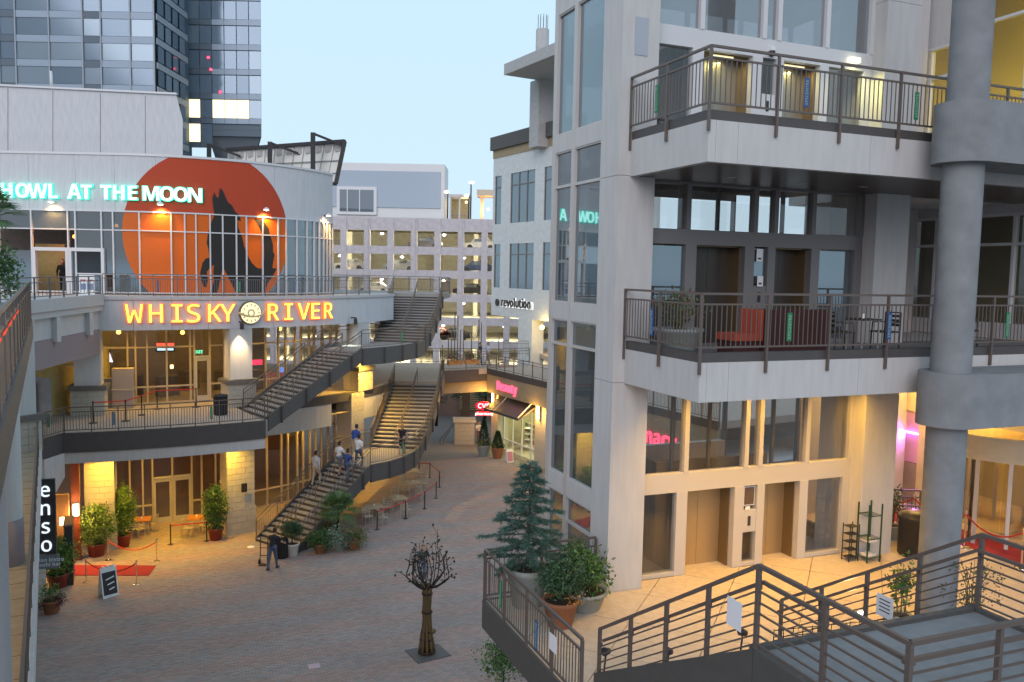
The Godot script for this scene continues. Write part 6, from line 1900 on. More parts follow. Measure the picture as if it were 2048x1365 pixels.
func build_terrace_things():
	# spruce in a grey pot, flowers in terracotta, leafy bowl
	var p = en(-1.94, 0.02, L2)
	var o = pot_plant("potted_spruce", "tall blue green spruce in a ribbed grey pot at the terrace corner", "tree", p, 0.46, 0.85, "grey_pot")
	spruce(o, p + Vector3(0, 0.75, 0), 2.35, 1.25, 31)
	p = en(-1.72, -1.2, L2)
	o = pot_plant("potted_shrub", "dark leafed shrub with pink flowers in a terracotta pot on the terrace", "plant", p, 0.36, 0.55, "terracotta", "planters on the terrace")
	bushy(o, p + Vector3(0.02, 0.98, 0), Vector3(0.46, 0.38, 0.46), 2000, 0.085, DARKS, 3, 4)
	foliage(o, "pink_flowers", p + EV * 0.35 + Vector3(0, 0.62, 0), Vector3(0.3, 0.16, 0.3), 140, 0.055, [[0.55, 0.3, 0.36], [0.6, 0.42, 0.45], [0.08, 0.14, 0.05], [0.1, 0.17, 0.05]], 9, 6)
	foliage(o, "yellow_flowers", p + EV * 0.15 + Vector3(0, 0.6, 0) - NV * 0.28, Vector3(0.18, 0.08, 0.12), 40, 0.05, [[0.6, 0.28, 0.02]], 19, 5)
	p = en(-0.86, -0.56, L2)
	o = pot_plant("leafy_bowl_planter", "broad leafed green plant in a wide pale bowl beside the white pier", "plant", p, 0.5, 0.42, "grey_pot", "planters on the terrace")
	bushy(o, p + Vector3(0, 0.78, 0), Vector3(0.52, 0.36, 0.5), 1600, 0.12, GREENS, 14, 5)
	foliage(o, "foliage", p + Vector3(-0.15, 1.25, 0), Vector3(0.28, 0.3, 0.28), 300, 0.09, GREENS, 15)
	# plants behind the stair rail by the column
	p = en(5.0, -4.0, L2)
	p = G(1800, 1262, L2)
	o = pot_plant("tall_green_plant", "upright lime green plant in a dark pot before the concrete column", "plant", p, 0.22, 0.35, "grey_pot")
	bushy(o, p + Vector3(0, 1.0, 0), Vector3(0.2, 0.62, 0.2), 420, 0.1, GREENS, 24, 4)
	p = G(1930, 1268, L2)
	o = pot_plant("wispy_shrub", "wispy dark twiggy shrub beside the concrete column", "plant", p, 0.3, 0.35, "grey_pot")
	bushy(o, p + Vector3(0.1, 1.0, 0), Vector3(0.62, 0.75, 0.5), 620, 0.07, [[0.06, 0.08, 0.03], [0.09, 0.1, 0.04]], 25, 7)
	# wire rack, big drum bin
	p = en(7.42, -0.25, L2)
	o = thing("wire_rack", "green wire display rack with a few papers against the pier", "rack", p)
	for x in [-0.2, 0.22]:
		for z in [-0.18, 0.18]: box(o, "upright", p + EV * x + NV * z + Vector3(0, 0.75, 0), Vector3(0.03, 1.5 if z > 0 else 1.5, 0.03), M.green_wire, YAW)
	for h in [0.12, 0.6, 1.2]:
		for k in 6: bar(o, "shelf_wire", p + EV * (-0.2 + 0.084 * k) - NV * 0.18 + Vector3(0, h, 0), p + EV * (-0.2 + 0.084 * k) + NV * 0.18 + Vector3(0, h, 0), 0.012, 0.012, M.green_wire)
		for z in [-0.18, 0.18]: bar(o, "shelf_rim", p - EV * 0.2 + NV * z + Vector3(0, h, 0), p + EV * 0.22 + NV * z + Vector3(0, h, 0), 0.02, 0.02, M.green_wire)
	box(o, "papers", p + Vector3(0, 0.54, 0), Vector3(0.3, 0.06, 0.26), M.paper, YAW)
	box(o, "papers", p + Vector3(0, 0.16, 0), Vector3(0.3, 0.05, 0.26), M.paper, YAW + 0.1)
	p = en(6.98, -0.1, L2)
	o = thing("wire_stand", "low black wire stand beside the green rack", "rack", p)
	for x in [-0.15, 0.15]:
		for z in [-0.12, 0.12]: box(o, "upright", p + EV * x + NV * z + Vector3(0, 0.48, 0), Vector3(0.02, 0.96, 0.02), M.dark, YAW)
	for h in [0.1, 0.3, 0.5, 0.7, 0.9]: box(o, "shelf", p + Vector3(0, h, 0), Vector3(0.3, 0.015, 0.24), M.dark, YAW)
	p = en(8.95, -0.35, L2)
	o = thing("drum_bin", "large black drum bin with a domed lid beside the concrete column", "bin", p)
	turned(o, "drum", p, [[0.4, 0.0], [0.44, 0.05], [0.45, 0.95], [0.48, 0.97], [0.48, 1.05]], M.black, 28)
	turned(o, "lid", p, [[0.48, 1.05], [0.4, 1.14], [0.15, 1.2], [0.0, 1.2]], mt("lid", 0.03, 0.03, 0.035, 0.25), 28)
	p = en(9.4, 0.9, L2)
	o = pot_plant("corner_shrub", "small dark shrub in a pot behind the drum bin", "plant", p, 0.25, 0.4, "grey_pot")
	bushy(o, p + Vector3(0, 1.0, 0), Vector3(0.3, 0.5, 0.3), 420, 0.09, DARKS, 41, 3)
	# inner stair railing, red carpet, rope posts before the revolving door
	o = thing("recess_railing", "brown double stair railing in the recess behind the pier", "railing", en(9.2, 2.2, L2))
	railing(o, [en(8.6, 2.6, L2), en(11.0, 1.4, L2)], 1.1, M.rail, false, 1.3, 0.0)
	railing(o, [en(8.6, 1.6, L2), en(10.2, 0.7, L2)], 0.9, M.rail, false, 1.3, 0.0)
	o = thing("entrance_carpet", "long red carpet leading along the wing to the revolving door", "carpet", en(11.6, 1.0, L2))
	eb(o, "carpet_strip", 10.85, 12.1, -4.1, 5.6, L2 + 0.004, L2 + 0.016, M.red_cloth)
	var posts = [en(10.75, 4.3, L2), en(10.75, 2.9, L2), en(10.72, 1.35, L2), en(10.72, -0.35, L2), en(10.72, -2.0, L2)]
	for i in posts.size():
		var bp = brass_post(posts[i], ["chrome rope post at the far end of the terrace carpet", "chrome rope post near the glowing pink panel", "chrome rope post beside the concrete column on the terrace", "chrome rope post before the revolving door", "chrome rope post at the near end of the terrace carpet"][i], "rope posts on the terrace")
		if i > 0: rope(posts[i - 1], posts[i], ["red rope across the pink panel", "red rope behind the concrete column", "red rope before the revolving door", "red rope at the near end of the terrace carpet"][i - 1], M.rope, "ropes on the terrace")
	floodlight("dark stake floodlight at the foot of the stair rail", G(1205, 1372, L2), Vector3(-0.4, 0.2, 0.6), false)
	floodlight("dark stake floodlight under the middle of the stair rail", G(1330, 1372, L2), Vector3(-0.4, 0.3, 0.6), false)
	floodlight("dark stake floodlight before the bicycle stand bars", G(1478, 1330, L2), Vector3(-0.6, 0.3, 0.3), false)
	floodlight("lit stake floodlight below the paper notice", G(1717, 1290, L2), Vector3(-0.5, 0.25, 0.7), true)
	floodlight("lit stake floodlight shining at the concrete column foot", G(1893, 1248, L2), Vector3(-0.5, 0.3, 0.7), true)
	# mesh guard behind the stair rails
	o = thing("mesh_guard", "low dark wire mesh guard frames standing on the terrace behind the stair", "barrier", G(1660, 1320, L2))
	var a = G(1545, 1335, L2)
	var b = G(1770, 1310, L2)
	for k in 13: bar(o, "mesh_wire", a.lerp(b, k / 12.0) + Vector3(0, 0.02, 0), a.lerp(b, k / 12.0) + Vector3(0, 0.72, 0), 0.012, 0.012, M.dark)
	for k in 6: bar(o, "mesh_rod", a + Vector3(0, 0.05 + k * 0.13, 0), b + Vector3(0, 0.05 + k * 0.13, 0), 0.012, 0.012, M.dark)
	# foreground leaves at the square's edge
	p = Vector3(0.2, 0, -22.5)
	p = G(1005, 1440, 0)
	o = thing("young_tree", "top of a small leafy green tree below the terrace skirt", "tree", p)
	tube(o, "trunk", [p, p + Vector3(0, 1.5, 0)], 0.05, M.soil, 6, 0.02)
	foliage(o, "crown", p + Vector3(0.0, 1.95, 0), Vector3(0.75, 0.7, 0.7), 1900, 0.1, GREENS, 61)
func brass_post(p: Vector3, label, group) -> Node3D:
	var o = thing("rope_post", label, "post", p, group)
	turned(o, "base", p, [[0.0, 0.0], [0.17, 0.0], [0.16, 0.025], [0.05, 0.06]], M.chrome, 18)
	turned(o, "post", p, [[0.025, 0.04], [0.025, 0.95]], M.chrome, 10)
	turned(o, "finial", p, [[0.025, 0.93], [0.045, 0.95], [0.03, 0.98], [0.045, 1.01], [0.0, 1.05]], M.chrome, 12)
	return o
func rope(a: Vector3, b: Vector3, label, m, group):
	var o = thing("rope", label, "rope", a + Vector3(0, 0.6, 0), group)
	var pts = []
	for k in 13:
		var t = k / 12.0
		pts.append(a.lerp(b, t) + Vector3(0, 0.92 - 0.42 * 4.0 * t * (1 - t) * clampf((b - a).length() / 2.2, 0.4, 1.0), 0))
	tube(o, "cord", pts, 0.022, m, 8)
	for e in [0, 12]: turned(o, "hook", pts[e] - Vector3(0, 0.03, 0), [[0.0, 0.0], [0.03, 0.01], [0.03, 0.05], [0.0, 0.06]], M.chrome, 8)
func belt_post(p: Vector3, label, group) -> Node3D:
	var o = thing("belt_post", label, "post", p, group)
	turned(o, "base", p, [[0.0, 0.0], [0.18, 0.0], [0.17, 0.03], [0.04, 0.05]], M.black, 18)
	turned(o, "post", p, [[0.03, 0.04], [0.03, 0.92], [0.036, 0.93], [0.036, 1.0], [0.0, 1.0]], M.black, 10)
	return o
func belt(a: Vector3, b: Vector3, label, group):
	var o = thing("queue_belt", label, "belt", (a + b) / 2.0, group)
	bar(o, "strap", a + Vector3(0, 0.94, 0), b + Vector3(0, 0.94, 0), 0.006, 0.055, M.red_belt)
func spruce(o, base: Vector3, h, rad, sd):
	var r := RandomNumberGenerator.new()
	r.seed = sd
	tube(o, "trunk", [base, base + Vector3(0.02, h * 0.5, 0), base + Vector3(0, h, 0)], 0.05, mt("bark", 0.07, 0.045, 0.03, 0.9), 7, 0.012)
	var b = mb(base)
	var lim = mb(base)
	var n = 66
	for i in n:
		var t = pow(float(i) / n, 0.9)
		var a = i * 2.39996 + r.randf() * 0.4
		var L = rad * (1.0 - t * 0.93) * r.randf_range(0.6, 1.08) + 0.06
		var y = 0.12 + t * h * 0.96
		var dir = Vector3(cos(a), 0, sin(a))
		var pts = []
		for k in 7:
			var u = k / 6.0
			pts.append(base + dir * (L * u) + Vector3(0, y + L * (0.16 * u - 0.42 * u * u + 0.2 * u * u * u), 0))
		lim.sweep(pts, 0.012, 4, 0.004)
		var m = int(26 + L * 88)
		for k in m:
			var u = pow(r.randf(), 0.75)
			var q = base + dir * (L * u) + Vector3(0, y + L * (0.16 * u - 0.42 * u * u + 0.2 * u * u * u), 0)
			var side = Vector3(-dir.z, 0, dir.x) * (1.0 if r.randf() < 0.5 else -1.0)
			var sp = side * r.randf_range(0.1, 1.0) + dir * r.randf_range(0.4, 1.1) + Vector3(0, r.randf_range(-0.55, 0.15), 0)
			var tw = q + sp.normalized() * r.randf_range(0.06, 0.2) * (1.15 - u * 0.5)
			var v = r.randf_range(0.65, 1.25)
			for j in 5:
				var f = r.randf()
				var s0 = q.lerp(tw, f)
				var d = (sp.normalized() + Vector3(r.randfn(), r.randfn(), r.randfn()) * 0.5).normalized()
				var w = d.cross(Vector3(r.randfn(), r.randfn(), r.randfn())).normalized() * 0.008
				b.col = Color(0.065 * v, 0.14 * v, 0.11 * v)
				b.tri(s0 + w, s0 + d * 0.085, s0 - w)
	fin(lim, o, "limbs", M.bark)
	fin(b, o, "crown", M.leaf_any)
func chair(label, p: Vector3, yaw, seat, group, frame = null) -> Node3D:
	var o = thing("cafe_chair", label, "chair", p, group)
	var f = M.chair_metal if frame == null else frame
	var B = Basis(Vector3.UP, yaw)
	var T = func(x, y, z): return p + B * Vector3(x, y, z)
	put(o, "seat", bm(Vector3(0.44, 0.035, 0.42)), seat, T.call(0, 0.45, 0), B)
	for x in [-0.2, 0.2]:
		bar(o, "leg", T.call(x, 0, 0.19), T.call(x, 0.45, 0.18), 0.026, 0.026, f)
		bar(o, "leg", T.call(x, 0, -0.23), T.call(x, 0.88, -0.25), 0.026, 0.026, f)
		bar(o, "arm", T.call(x, 0.66, 0.16), T.call(x, 0.66, -0.24), 0.03, 0.025, f)
		bar(o, "arm_post", T.call(x, 0.45, 0.17), T.call(x, 0.66, 0.16), 0.022, 0.022, f)
	for h in [0.6, 0.7, 0.8]: bar(o, "back_slat", T.call(-0.2, h, -0.245), T.call(0.2, h, -0.245), 0.02, 0.06, seat)
	bar(o, "back_rail", T.call(-0.2, 0.88, -0.25), T.call(0.2, 0.88, -0.25), 0.026, 0.026, f)
	return o
func table(label, p: Vector3, top, group, s = 0.75, yaw = 0.3) -> Node3D:
	var o = thing("cafe_table", label, "table", p, group)
	box(o, "table_top", p + Vector3(0, 0.73, 0), Vector3(s, 0.035, s), top, yaw)
	var B = Basis(Vector3.UP, yaw)
	for x in [-1, 1]:
		for z in [-1, 1]: bar(o, "leg", p + B * Vector3(x * s * 0.42, 0, z * s * 0.42), p + B * Vector3(x * s * 0.42, 0.71, z * s * 0.42), 0.03, 0.03, M.chair_metal)
	turned(o, "candle", p + Vector3(0, 0.75, 0), [[0.035, 0.0], [0.035, 0.1], [0.0, 0.1]], M.white, 8)
	return o
func build_balcony_things():
	var y = 11.565
	var p = en(1.0, -1.0, y)
	var o = pot_plant("balcony_planter", "bushy green and rust shrub in a broad grey pot on the lower balcony", "plant", p, 0.52, 0.5, "grey_pot")
	bushy(o, p + Vector3(0, 0.95, 0), Vector3(0.55, 0.45, 0.5), 900, 0.075, [[0.05, 0.1, 0.03], [0.1, 0.07, 0.03], [0.12, 0.06, 0.04], [0.06, 0.12, 0.03]], 81, 5)
	o = thing("lounge_settee", "dark maroon settee back with orange red seat cushion on the lower balcony", "sofa", en(2.6, -1.7, y))
	eb(o, "back", 2.35, 3.95, -2.2, -2.05, y, y + 0.95, mt("maroon", 0.05, 0.012, 0.012, 0.8))
	eb(o, "side", 2.35, 2.47, -2.04, -1.3, y, y + 0.9, M.maroon)
	eb(o, "side", 3.83, 3.95, -2.04, -1.3, y, y + 0.9, M.maroon)
	eb(o, "seat_cushion", 1.62, 2.2, -2.1, -1.5, y + 0.3, y + 0.45, mt("orange_seat", 0.36, 0.055, 0.025, 0.8))
	eb(o, "back_cushion", 2.2, 2.34, -2.1, -1.5, y + 0.3, y + 0.95, M.orange_seat)
	eb(o, "seat_base", 1.65, 2.3, -2.05, -1.5, y, y + 0.29, M.maroon)
	var dk = mt("dark_mesh", 0.04, 0.035, 0.03, 0.7)
	chair("dark mesh armchair beside the maroon settee", en(4.55, -1.95, y), YAW + 1.3, dk, "dark balcony chairs", M.dark)
	table("small round dark table between the dark balcony chairs", en(5.15, -1.95, y), dk, "", 0.55, YAW)
	chair("dark mesh armchair facing the settee across the small table", en(5.8, -1.95, y), YAW - 1.5, dk, "dark balcony chairs", M.dark)
	chair("dark mesh armchair past the concrete column", en(8.4, -1.9, y), YAW + 0.4, dk, "dark balcony chairs", M.dark)
	for q in [[4.05, 13.55, 13.85], [4.1, 12.95, 13.2], [4.02, 12.2, 12.35]]:
		o = thing("lift_notice", ["white notice high on the middle call panel", "white notice below the screen of the middle call panel", "white slip low on the middle call panel"][[13.55, 12.95, 12.2].find(q[1])], "notice", en(q[0], 0.4, q[1]), "")
		eb(o, "sheet", q[0], q[0] + 0.17, 0.39, 0.4, q[1], q[2], M.paper)
		eb(o, "print", q[0] + 0.04, q[0] + 0.13, 0.384, 0.389, q[1] + 0.05, q[1] + 0.09, M.dark)
	# upper balcony camera and notice
	o = thing("dome_camera", "small white dome camera above the upper elevators", "camera", en(4.2, 0.35, 18.5))
	eb(o, "mount", 4.14, 4.26, 0.3, 0.42, 18.5, 18.6, M.white)
	turned(o, "dome", en(4.2, 0.34, 18.42), [[0.0, -0.06], [0.06, -0.03], [0.075, 0.03], [0.07, 0.08]], M.dark, 12)
func build_plaza_things():
	# bamboo pots at the restaurant
	for q in [[193, 1113, 0.42, 2.3, 0.75, "spreading bamboo in a red pot beside the restaurant post", 101], [246, 1095, 0.36, 2.8, 0.5, "tall bamboo in a red pot left of the restaurant doors", 102], [431, 1081, 0.36, 2.55, 0.46, "tall bamboo in a red pot against the plaque pillar", 103], [116, 1176, 0.42, 2.0, 0.6, "lush lit bamboo in a red pot below the blade sign", 104]]:
		var p = G(q[0], q[1], 0)
		var o = pot_plant("potted_bamboo", q[5].replace("left of", "beside"), "plant", p, q[2], 0.62, "red_pot", "bamboo pots at the restaurant")
		var h = q[3] - 0.5
		bushy(o, p + Vector3(0, 0.55 + h / 2.0, 0), Vector3(q[4] * 1.12, h * 0.54, q[4] * 1.12), 4200, 0.115, LIMES if q[6] != 103 else GREENS, q[6], 7)
	var p = G(103, 1228, 0)
	var o = pot_plant("flower_pot", "clay pot of yellow green and purple flowers by the gallery wall", "plant", p, 0.34, 0.55, "terracotta")
	foliage(o, "foliage", p + Vector3(0, 0.85, 0), Vector3(0.45, 0.35, 0.4), 500, 0.09, LIMES, 111)
	foliage(o, "purple_leaves", p + Vector3(0.4, 0.55, 0.1), Vector3(0.25, 0.2, 0.25), 180, 0.08, [[0.05, 0.02, 0.06], [0.08, 0.03, 0.07]], 112)
	foliage(o, "dark_leaves", p + Vector3(-0.35, 0.4, 0.2), Vector3(0.22, 0.25, 0.25), 180, 0.08, [[0.03, 0.03, 0.03], [0.04, 0.05, 0.03]], 113)
	# red carpet and rope posts
	o = thing("plaza_carpet", "bright red carpet on the paving before the restaurant", "carpet", G(225, 1143, 0))
	slab(o, "carpet_sheet", [G(140, 1133, 0), G(312, 1134, 0), G(297, 1154, 0), G(140, 1154, 0)], 0.04, 0.055, M.red_cloth)
	var c1 = G(216, 1122, 0)
	var c2 = G(313, 1124, 0)
	var c3 = G(172, 1166, 0)
	var c4 = G(273, 1170, 0)
	for q in [[c1, "chrome rope post by the spreading bamboo"], [c2, "chrome rope post at the outer back corner of the plaza carpet"], [c3, "chrome rope post by the dark restaurant panel"], [c4, "chrome rope post behind the folding chalk board"]]: brass_post(q[0], q[1], "rope posts round the plaza carpet")
	rope(c1, c2, "bright red rope behind the plaza carpet", M.red_belt, "ropes round the plaza carpet")
	rope(c3, c4, "dark red rope before the plaza carpet", M.rope, "ropes round the plaza carpet")
	o = aframe("white folding board with black chalk face before the plaza carpet", G(216, 1193, 0), 1.2, 0.85, M.dark, 0.62)
	for k in 3: put(o, "chalk_line", bm(Vector3(0.34 - 0.06 * k, 0.05, 0.004)), M.paper, G(216, 1193, 0) + Basis(Vector3.UP, 0.85) * Vector3(0.02 * k, 0.78 - 0.2 * k, 0.118 + 0.045 * k + 0.055), Basis(Vector3.UP, 0.85) * Basis(Vector3(1, 0, 0), -0.22) * Basis(Vector3(0, 0, 1), 0.25))
	# restaurant post, panel, sconces
	var wp0 = G(154, 1121, 0)
	o = thing("wood_post", "tall reddish brown wooden post with a lit box lamp at the restaurant", "post", wp0)
	box(o, "post", wp0 + Vector3(0, 2.35, 0), Vector3(0.34, 4.7, 0.34), M.wood_red, 0.4)
	var lc = Vector3(wp0.x + 0.12, 2.35, wp0.z + 0.24)
	box(o, "lamp_glow", lc, Vector3(0.22, 0.5, 0.16), glow("sconce2", 1.0, 0.8, 0.6, 5.0), 0.4)
	box(o, "lamp_back", lc + Vector3(-0.03, 0, -0.1), Vector3(0.26, 0.56, 0.04), M.dark, 0.4)
	lampo(o, "lamp_light", lc + Vector3(0.15, 0, 0.3), 2.6, Color(1.0, 0.72, 0.4), 0.12)
	var wq = G(147, 1162, 0)
	o = thing("dark_panel", "dark standing panel wall at the restaurant entrance", "wall", wq)
	box(o, "panel", wq + Vector3(-0.15, 1.25, 0.0), Vector3(0.3, 2.5, 1.4), M.dark, 0.45)
	box(o, "panel_cap", wq + Vector3(-0.15, 2.53, 0.0), Vector3(0.36, 0.06, 1.46), M.rail, 0.45)
	o = thing("lit_niche", "warm glowing box lamps in the restaurant entrance wall", "lamp", G(105, 1120, 0) + Vector3(0, 1.8, 0))
	var ln = Dz(101, 1052, 35.0)
	box(o, "niche_wall", ln + Vector3(-0.3, 0.1, -0.5), Vector3(1.5, 2.2, 0.15), mt("gold_wall", 0.2, 0.12, 0.05, 0.7), 0.3)
	for k in 2: box(o, "lamp_glow", ln + Vector3(k * 0.55 - 0.05, -0.05 + k * 0.25, 0.0), Vector3(0.2, 0.34, 0.12), glow("sconce3", 1.0, 0.62, 0.3, 4.0), 0.3)
	lampo(o, "lamp_light", ln + Vector3(0.2, 0, 0.5), 1.0, Color(1.0, 0.68, 0.3), 0.15)
	# tables and chairs before the restaurant doors
	var og = M.wood_orange
	var st = mt("chair_seat", 0.4, 0.34, 0.25, 0.6)
	table("orange topped table beside the bamboo pot and doors", G(283, 1068, 0), og, "tables under the lower deck", 0.85)
	chair("pale chair before the orange table by the bamboo", G(277, 1077, 0), 2.9, st, "pale cafe chairs")
	chair("pale chair between the orange table and the doors", G(303, 1065, 0), -1.6, st, "pale cafe chairs")
	table("orange topped table behind the belt posts", G(393, 1064, 0), og, "tables under the lower deck", 0.85)
	chair("pale chair at the orange table nearer the restaurant doors", G(375, 1075, 0), 1.5, st, "pale cafe chairs")
	chair("pale chair tucked by the bamboo at the plaque pillar", G(408, 1068, 0), -1.5, st, "pale cafe chairs")
	var bp = [G(341, 1091, 0), G(413, 1084, 0)]
	belt_post(bp[0], "black belt post before the restaurant doors", "belt posts under the lower deck")
	belt_post(bp[1], "black belt post beside the red bamboo pot", "belt posts under the lower deck")
	belt(bp[0], bp[1], "short red belt before the restaurant tables", "")
	# tables beyond the stair
	for q in [[748, 1040, "brown table below the stair landing nearest the palm"], [795, 1022, "brown table between the palm and the far belt posts"], [826, 990, "square tan table under the stair landing"], [822, 965, "square tan table at the far end of the belt"]]: table(q[2], G(q[0], q[1], 0), mt("tan_top", 0.42, 0.32, 0.2, 0.6), "tables beyond the stair", 0.9, 0.5)
	var cl = [[765, 1052, 2.6, "grey chair at the near end of the belt row"], [735, 1050, 0.6, "grey chair close under the stair stringer"], [776, 1030, 1.5, "grey chair between the first two tan tables"], [812, 1036, 2.8, "grey chair with its back to the belt"], [790, 1008, 0.2, "grey chair behind the second tan table"], [842, 1003, 2.6, "grey chair at the corner of the belt"], [808, 985, 0.9, "grey chair tight under the landing girder"], [846, 982, -1.5, "grey chair facing the stair from the belt corner"], [804, 958, 1.4, "grey chair at the farthest tan table"], [840, 960, -1.4, "grey chair at the farthest table beside the belt"]]
	for q in cl: chair(q[3], G(q[0], q[1], 0), q[2], st, "grey chairs beyond the stair")
	var bl = [[754, 1061], [811, 1039], [849, 1019], [872, 998], [878.5, 976], [859.5, 957], [838, 956]]
	var bt = ["at the palm end of the belt row", "second from the palm", "third from the palm", "at the outer bend of the belt row", "past the bend of the belt row", "second last before the landing", "at the far end under the landing"]
	for i in bl.size():
		belt_post(G(bl[i][0], bl[i][1], 0), "black belt post " + bt[i], "belt posts beyond the stair")
		if i > 0: belt(G(bl[i - 1][0], bl[i - 1][1], 0), G(bl[i][0], bl[i][1], 0), "red belt from the post %s" % bt[i - 1], "belts beyond the stair")
	# pots along the lower flight
	p = G(584, 1113, 0)
	o = pot_plant("topiary", "round clipped topiary in a white pot at the stair foot", "plant", p, 0.32, 0.62, "white_pot")
	tube(o, "stem", [p + Vector3(0, 0.5, 0), p + Vector3(0, 1.05, 0)], 0.025, M.soil, 6)
	foliage(o, "foliage", p + Vector3(0, 1.28, 0), Vector3(0.55, 0.32, 0.5), 2600, 0.085, DARKS, 121)
	p = G(675, 1085, 0)
	o = thing("fan_palm", "green fan palm rising among pots beside the staircase", "tree", p)
	turned(o, "pot", p, [[0.3, 0.0], [0.42, 0.5], [0.36, 0.5], [0.0, 0.45]], M.terracotta, 16)
	tube(o, "trunk", [p + Vector3(0, 0.4, 0), p + Vector3(0.02, 1.6, 0)], 0.07, M.soil, 8, 0.06)
	palm(o, p + Vector3(0.02, 1.6, 0), 30, 1.3, 131)
	for q in [[640, 1108, 0.3, "terracotta", "clay pot of bright green leaves among silver plants", GREENS, 0.42], [676, 1102, 0.32, "grey_pot", "silver leaved plant spilling beside the palm", [[0.2, 0.26, 0.2], [0.26, 0.32, 0.26], [0.12, 0.19, 0.12]], 0.62], [708, 1100, 0.33, "terracotta", "tan pot of mixed flowers at the end of the palm group", [[0.08, 0.17, 0.04], [0.12, 0.2, 0.05], [0.3, 0.1, 0.05], [0.06, 0.1, 0.04]], 0.52], [655, 1085, 0.3, "terracotta", "pot of small red and green leaves behind the silver plant", [[0.08, 0.17, 0.04], [0.3, 0.08, 0.05], [0.05, 0.1, 0.03]], 0.45]]:
		p = G(q[0], q[1], 0)
		o = pot_plant("flower_pot", q[4], "plant", p, q[2], 0.5, q[3], "pots by the staircase")
		foliage(o, "foliage", p + Vector3(0, 0.66, 0), Vector3(q[6] * 1.35, 0.5, q[6] * 1.3), 1500, 0.1, q[5], int(q[0]))
	# bin and hand truck by the man
	p = G(563, 1117, 0)
	o = thing("litter_bin", "black litter bin beside the topiary at the stair foot", "bin", p)
	turned(o, "drum", p, [[0.26, 0.0], [0.28, 0.8], [0.3, 0.82], [0.28, 0.9], [0.0, 0.93]], M.black, 20)
	for k in 16: box(o, "bin_slat", p + Vector3(cos(TAU * k / 16.0) * 0.285, 0.42, sin(TAU * k / 16.0) * 0.285), Vector3(0.03, 0.74, 0.05), M.dark, -TAU * k / 16.0)
	p = G(527, 1130, 0)
	o = thing("hand_truck", "thin upright black hand truck beside the man in black", "cart", p)
	for x in [-0.16, 0.16]: bar(o, "rail", p + Vector3(x, 0.1, 0), p + Vector3(x, 1.2, -0.12), 0.03, 0.03, M.black)
	for h in [0.4, 0.75, 1.15]: bar(o, "rung", p + Vector3(-0.16, h, -0.05), p + Vector3(0.16, h, -0.05), 0.025, 0.025, M.black)
	box(o, "toe_plate", p + Vector3(0, 0.04, 0.15), Vector3(0.36, 0.02, 0.3), M.black)
	for x in [-0.2, 0.2]: tube(o, "wheel", [p + Vector3(x - 0.03, 0.13, -0.05), p + Vector3(x + 0.03, 0.13, -0.05)], 0.12, M.black, 12)
	o = thing("floor_plate", "round white plate set in the paving by the stair foot", "plate", G(501, 1096, 0))
	turned(o, "disc", G(501, 1096, 0), [[0.0, 0.05], [0.16, 0.05], [0.17, 0.03]], M.white, 20)
	o = thing("pink_slab", "square pinkish plate set in the paving of the square", "plate", G(628, 1336, 0))
	box(o, "plate", G(628, 1336, 0) + Vector3(0, 0.04, 0), Vector3(0.38, 0.02, 0.34), mt("pinkish", 0.5, 0.36, 0.38, 0.8), YAW)
	# iron tree sculpture
	var bpt = G(853, 1309, 0)
	o = thing("tree_sculpture", "bronze bundled trunk sculpture with bare curling metal branches and leaves", "sculpture", bpt)
	slab(o, "base_plate", [G(809, 1304, 0), G(876, 1292, 0), G(902, 1314.5, 0), G(836, 1331, 0)], 0.035, 0.06, mt("plate_dark", 0.09, 0.085, 0.085, 0.6))
	var gold = mt("bronze", 0.17, 0.12, 0.055, 0.5, 0.45, "rough", 2.0, 0.5)
	var iron = mt("iron", 0.03, 0.022, 0.02, 0.55, 0.4)
	var r := RandomNumberGenerator.new()
	r.seed = 77
	for k in 9:
		var a = TAU * k / 9.0
		var pts = []
		for i in 9:
			var t = i / 8.0
			var rr = lerpf(0.25, 0.105, minf(1.0, t * 2.2)) + (0.05 * (t - 0.85) / 0.15 if t > 0.85 else 0.0) + 0.012 * sin(i * 2.0 + k)
			pts.append(bpt + Vector3(cos(a + t * 0.25) * rr, 0.06 + t * 2.4, sin(a + t * 0.25) * rr))
		tube(o, "trunk_rod", pts, 0.062, gold, 7, 0.05)
	tube(o, "trunk_core", [bpt + Vector3(0, 0.06, 0), bpt + Vector3(0, 2.4, 0)], 0.12, iron, 8)
	for h in [0.12, 0.55, 0.82, 1.5, 2.15]:
		var rr = lerpf(0.3, 0.18, minf(1.0, h / 0.9))
		turned(o, "band", bpt + Vector3(0, h, 0), [[rr - 0.02, -0.035], [rr + 0.01, -0.02], [rr + 0.01, 0.03], [rr - 0.02, 0.04]], iron, 14)
	turned(o, "knot", bpt + Vector3(0.22, 0.85, 0.08), [[0.0, -0.1], [0.1, -0.03], [0.09, 0.06], [0.0, 0.1]], gold, 9)
	var leaf := mb(Vector3.ZERO)
	leaf.tri(Vector3(0, 0, 0), Vector3(0.05, 0.03, 0.04), Vector3(0.13, 0, 0))
	leaf.tri(Vector3(0, 0, 0), Vector3(0.13, 0, 0), Vector3(0.05, 0.03, -0.04))
	leaf.tri(Vector3(0, 0, 0), Vector3(0.05, -0.012, 0), Vector3(0.13, 0, 0))
	var lm = leaf.mesh()
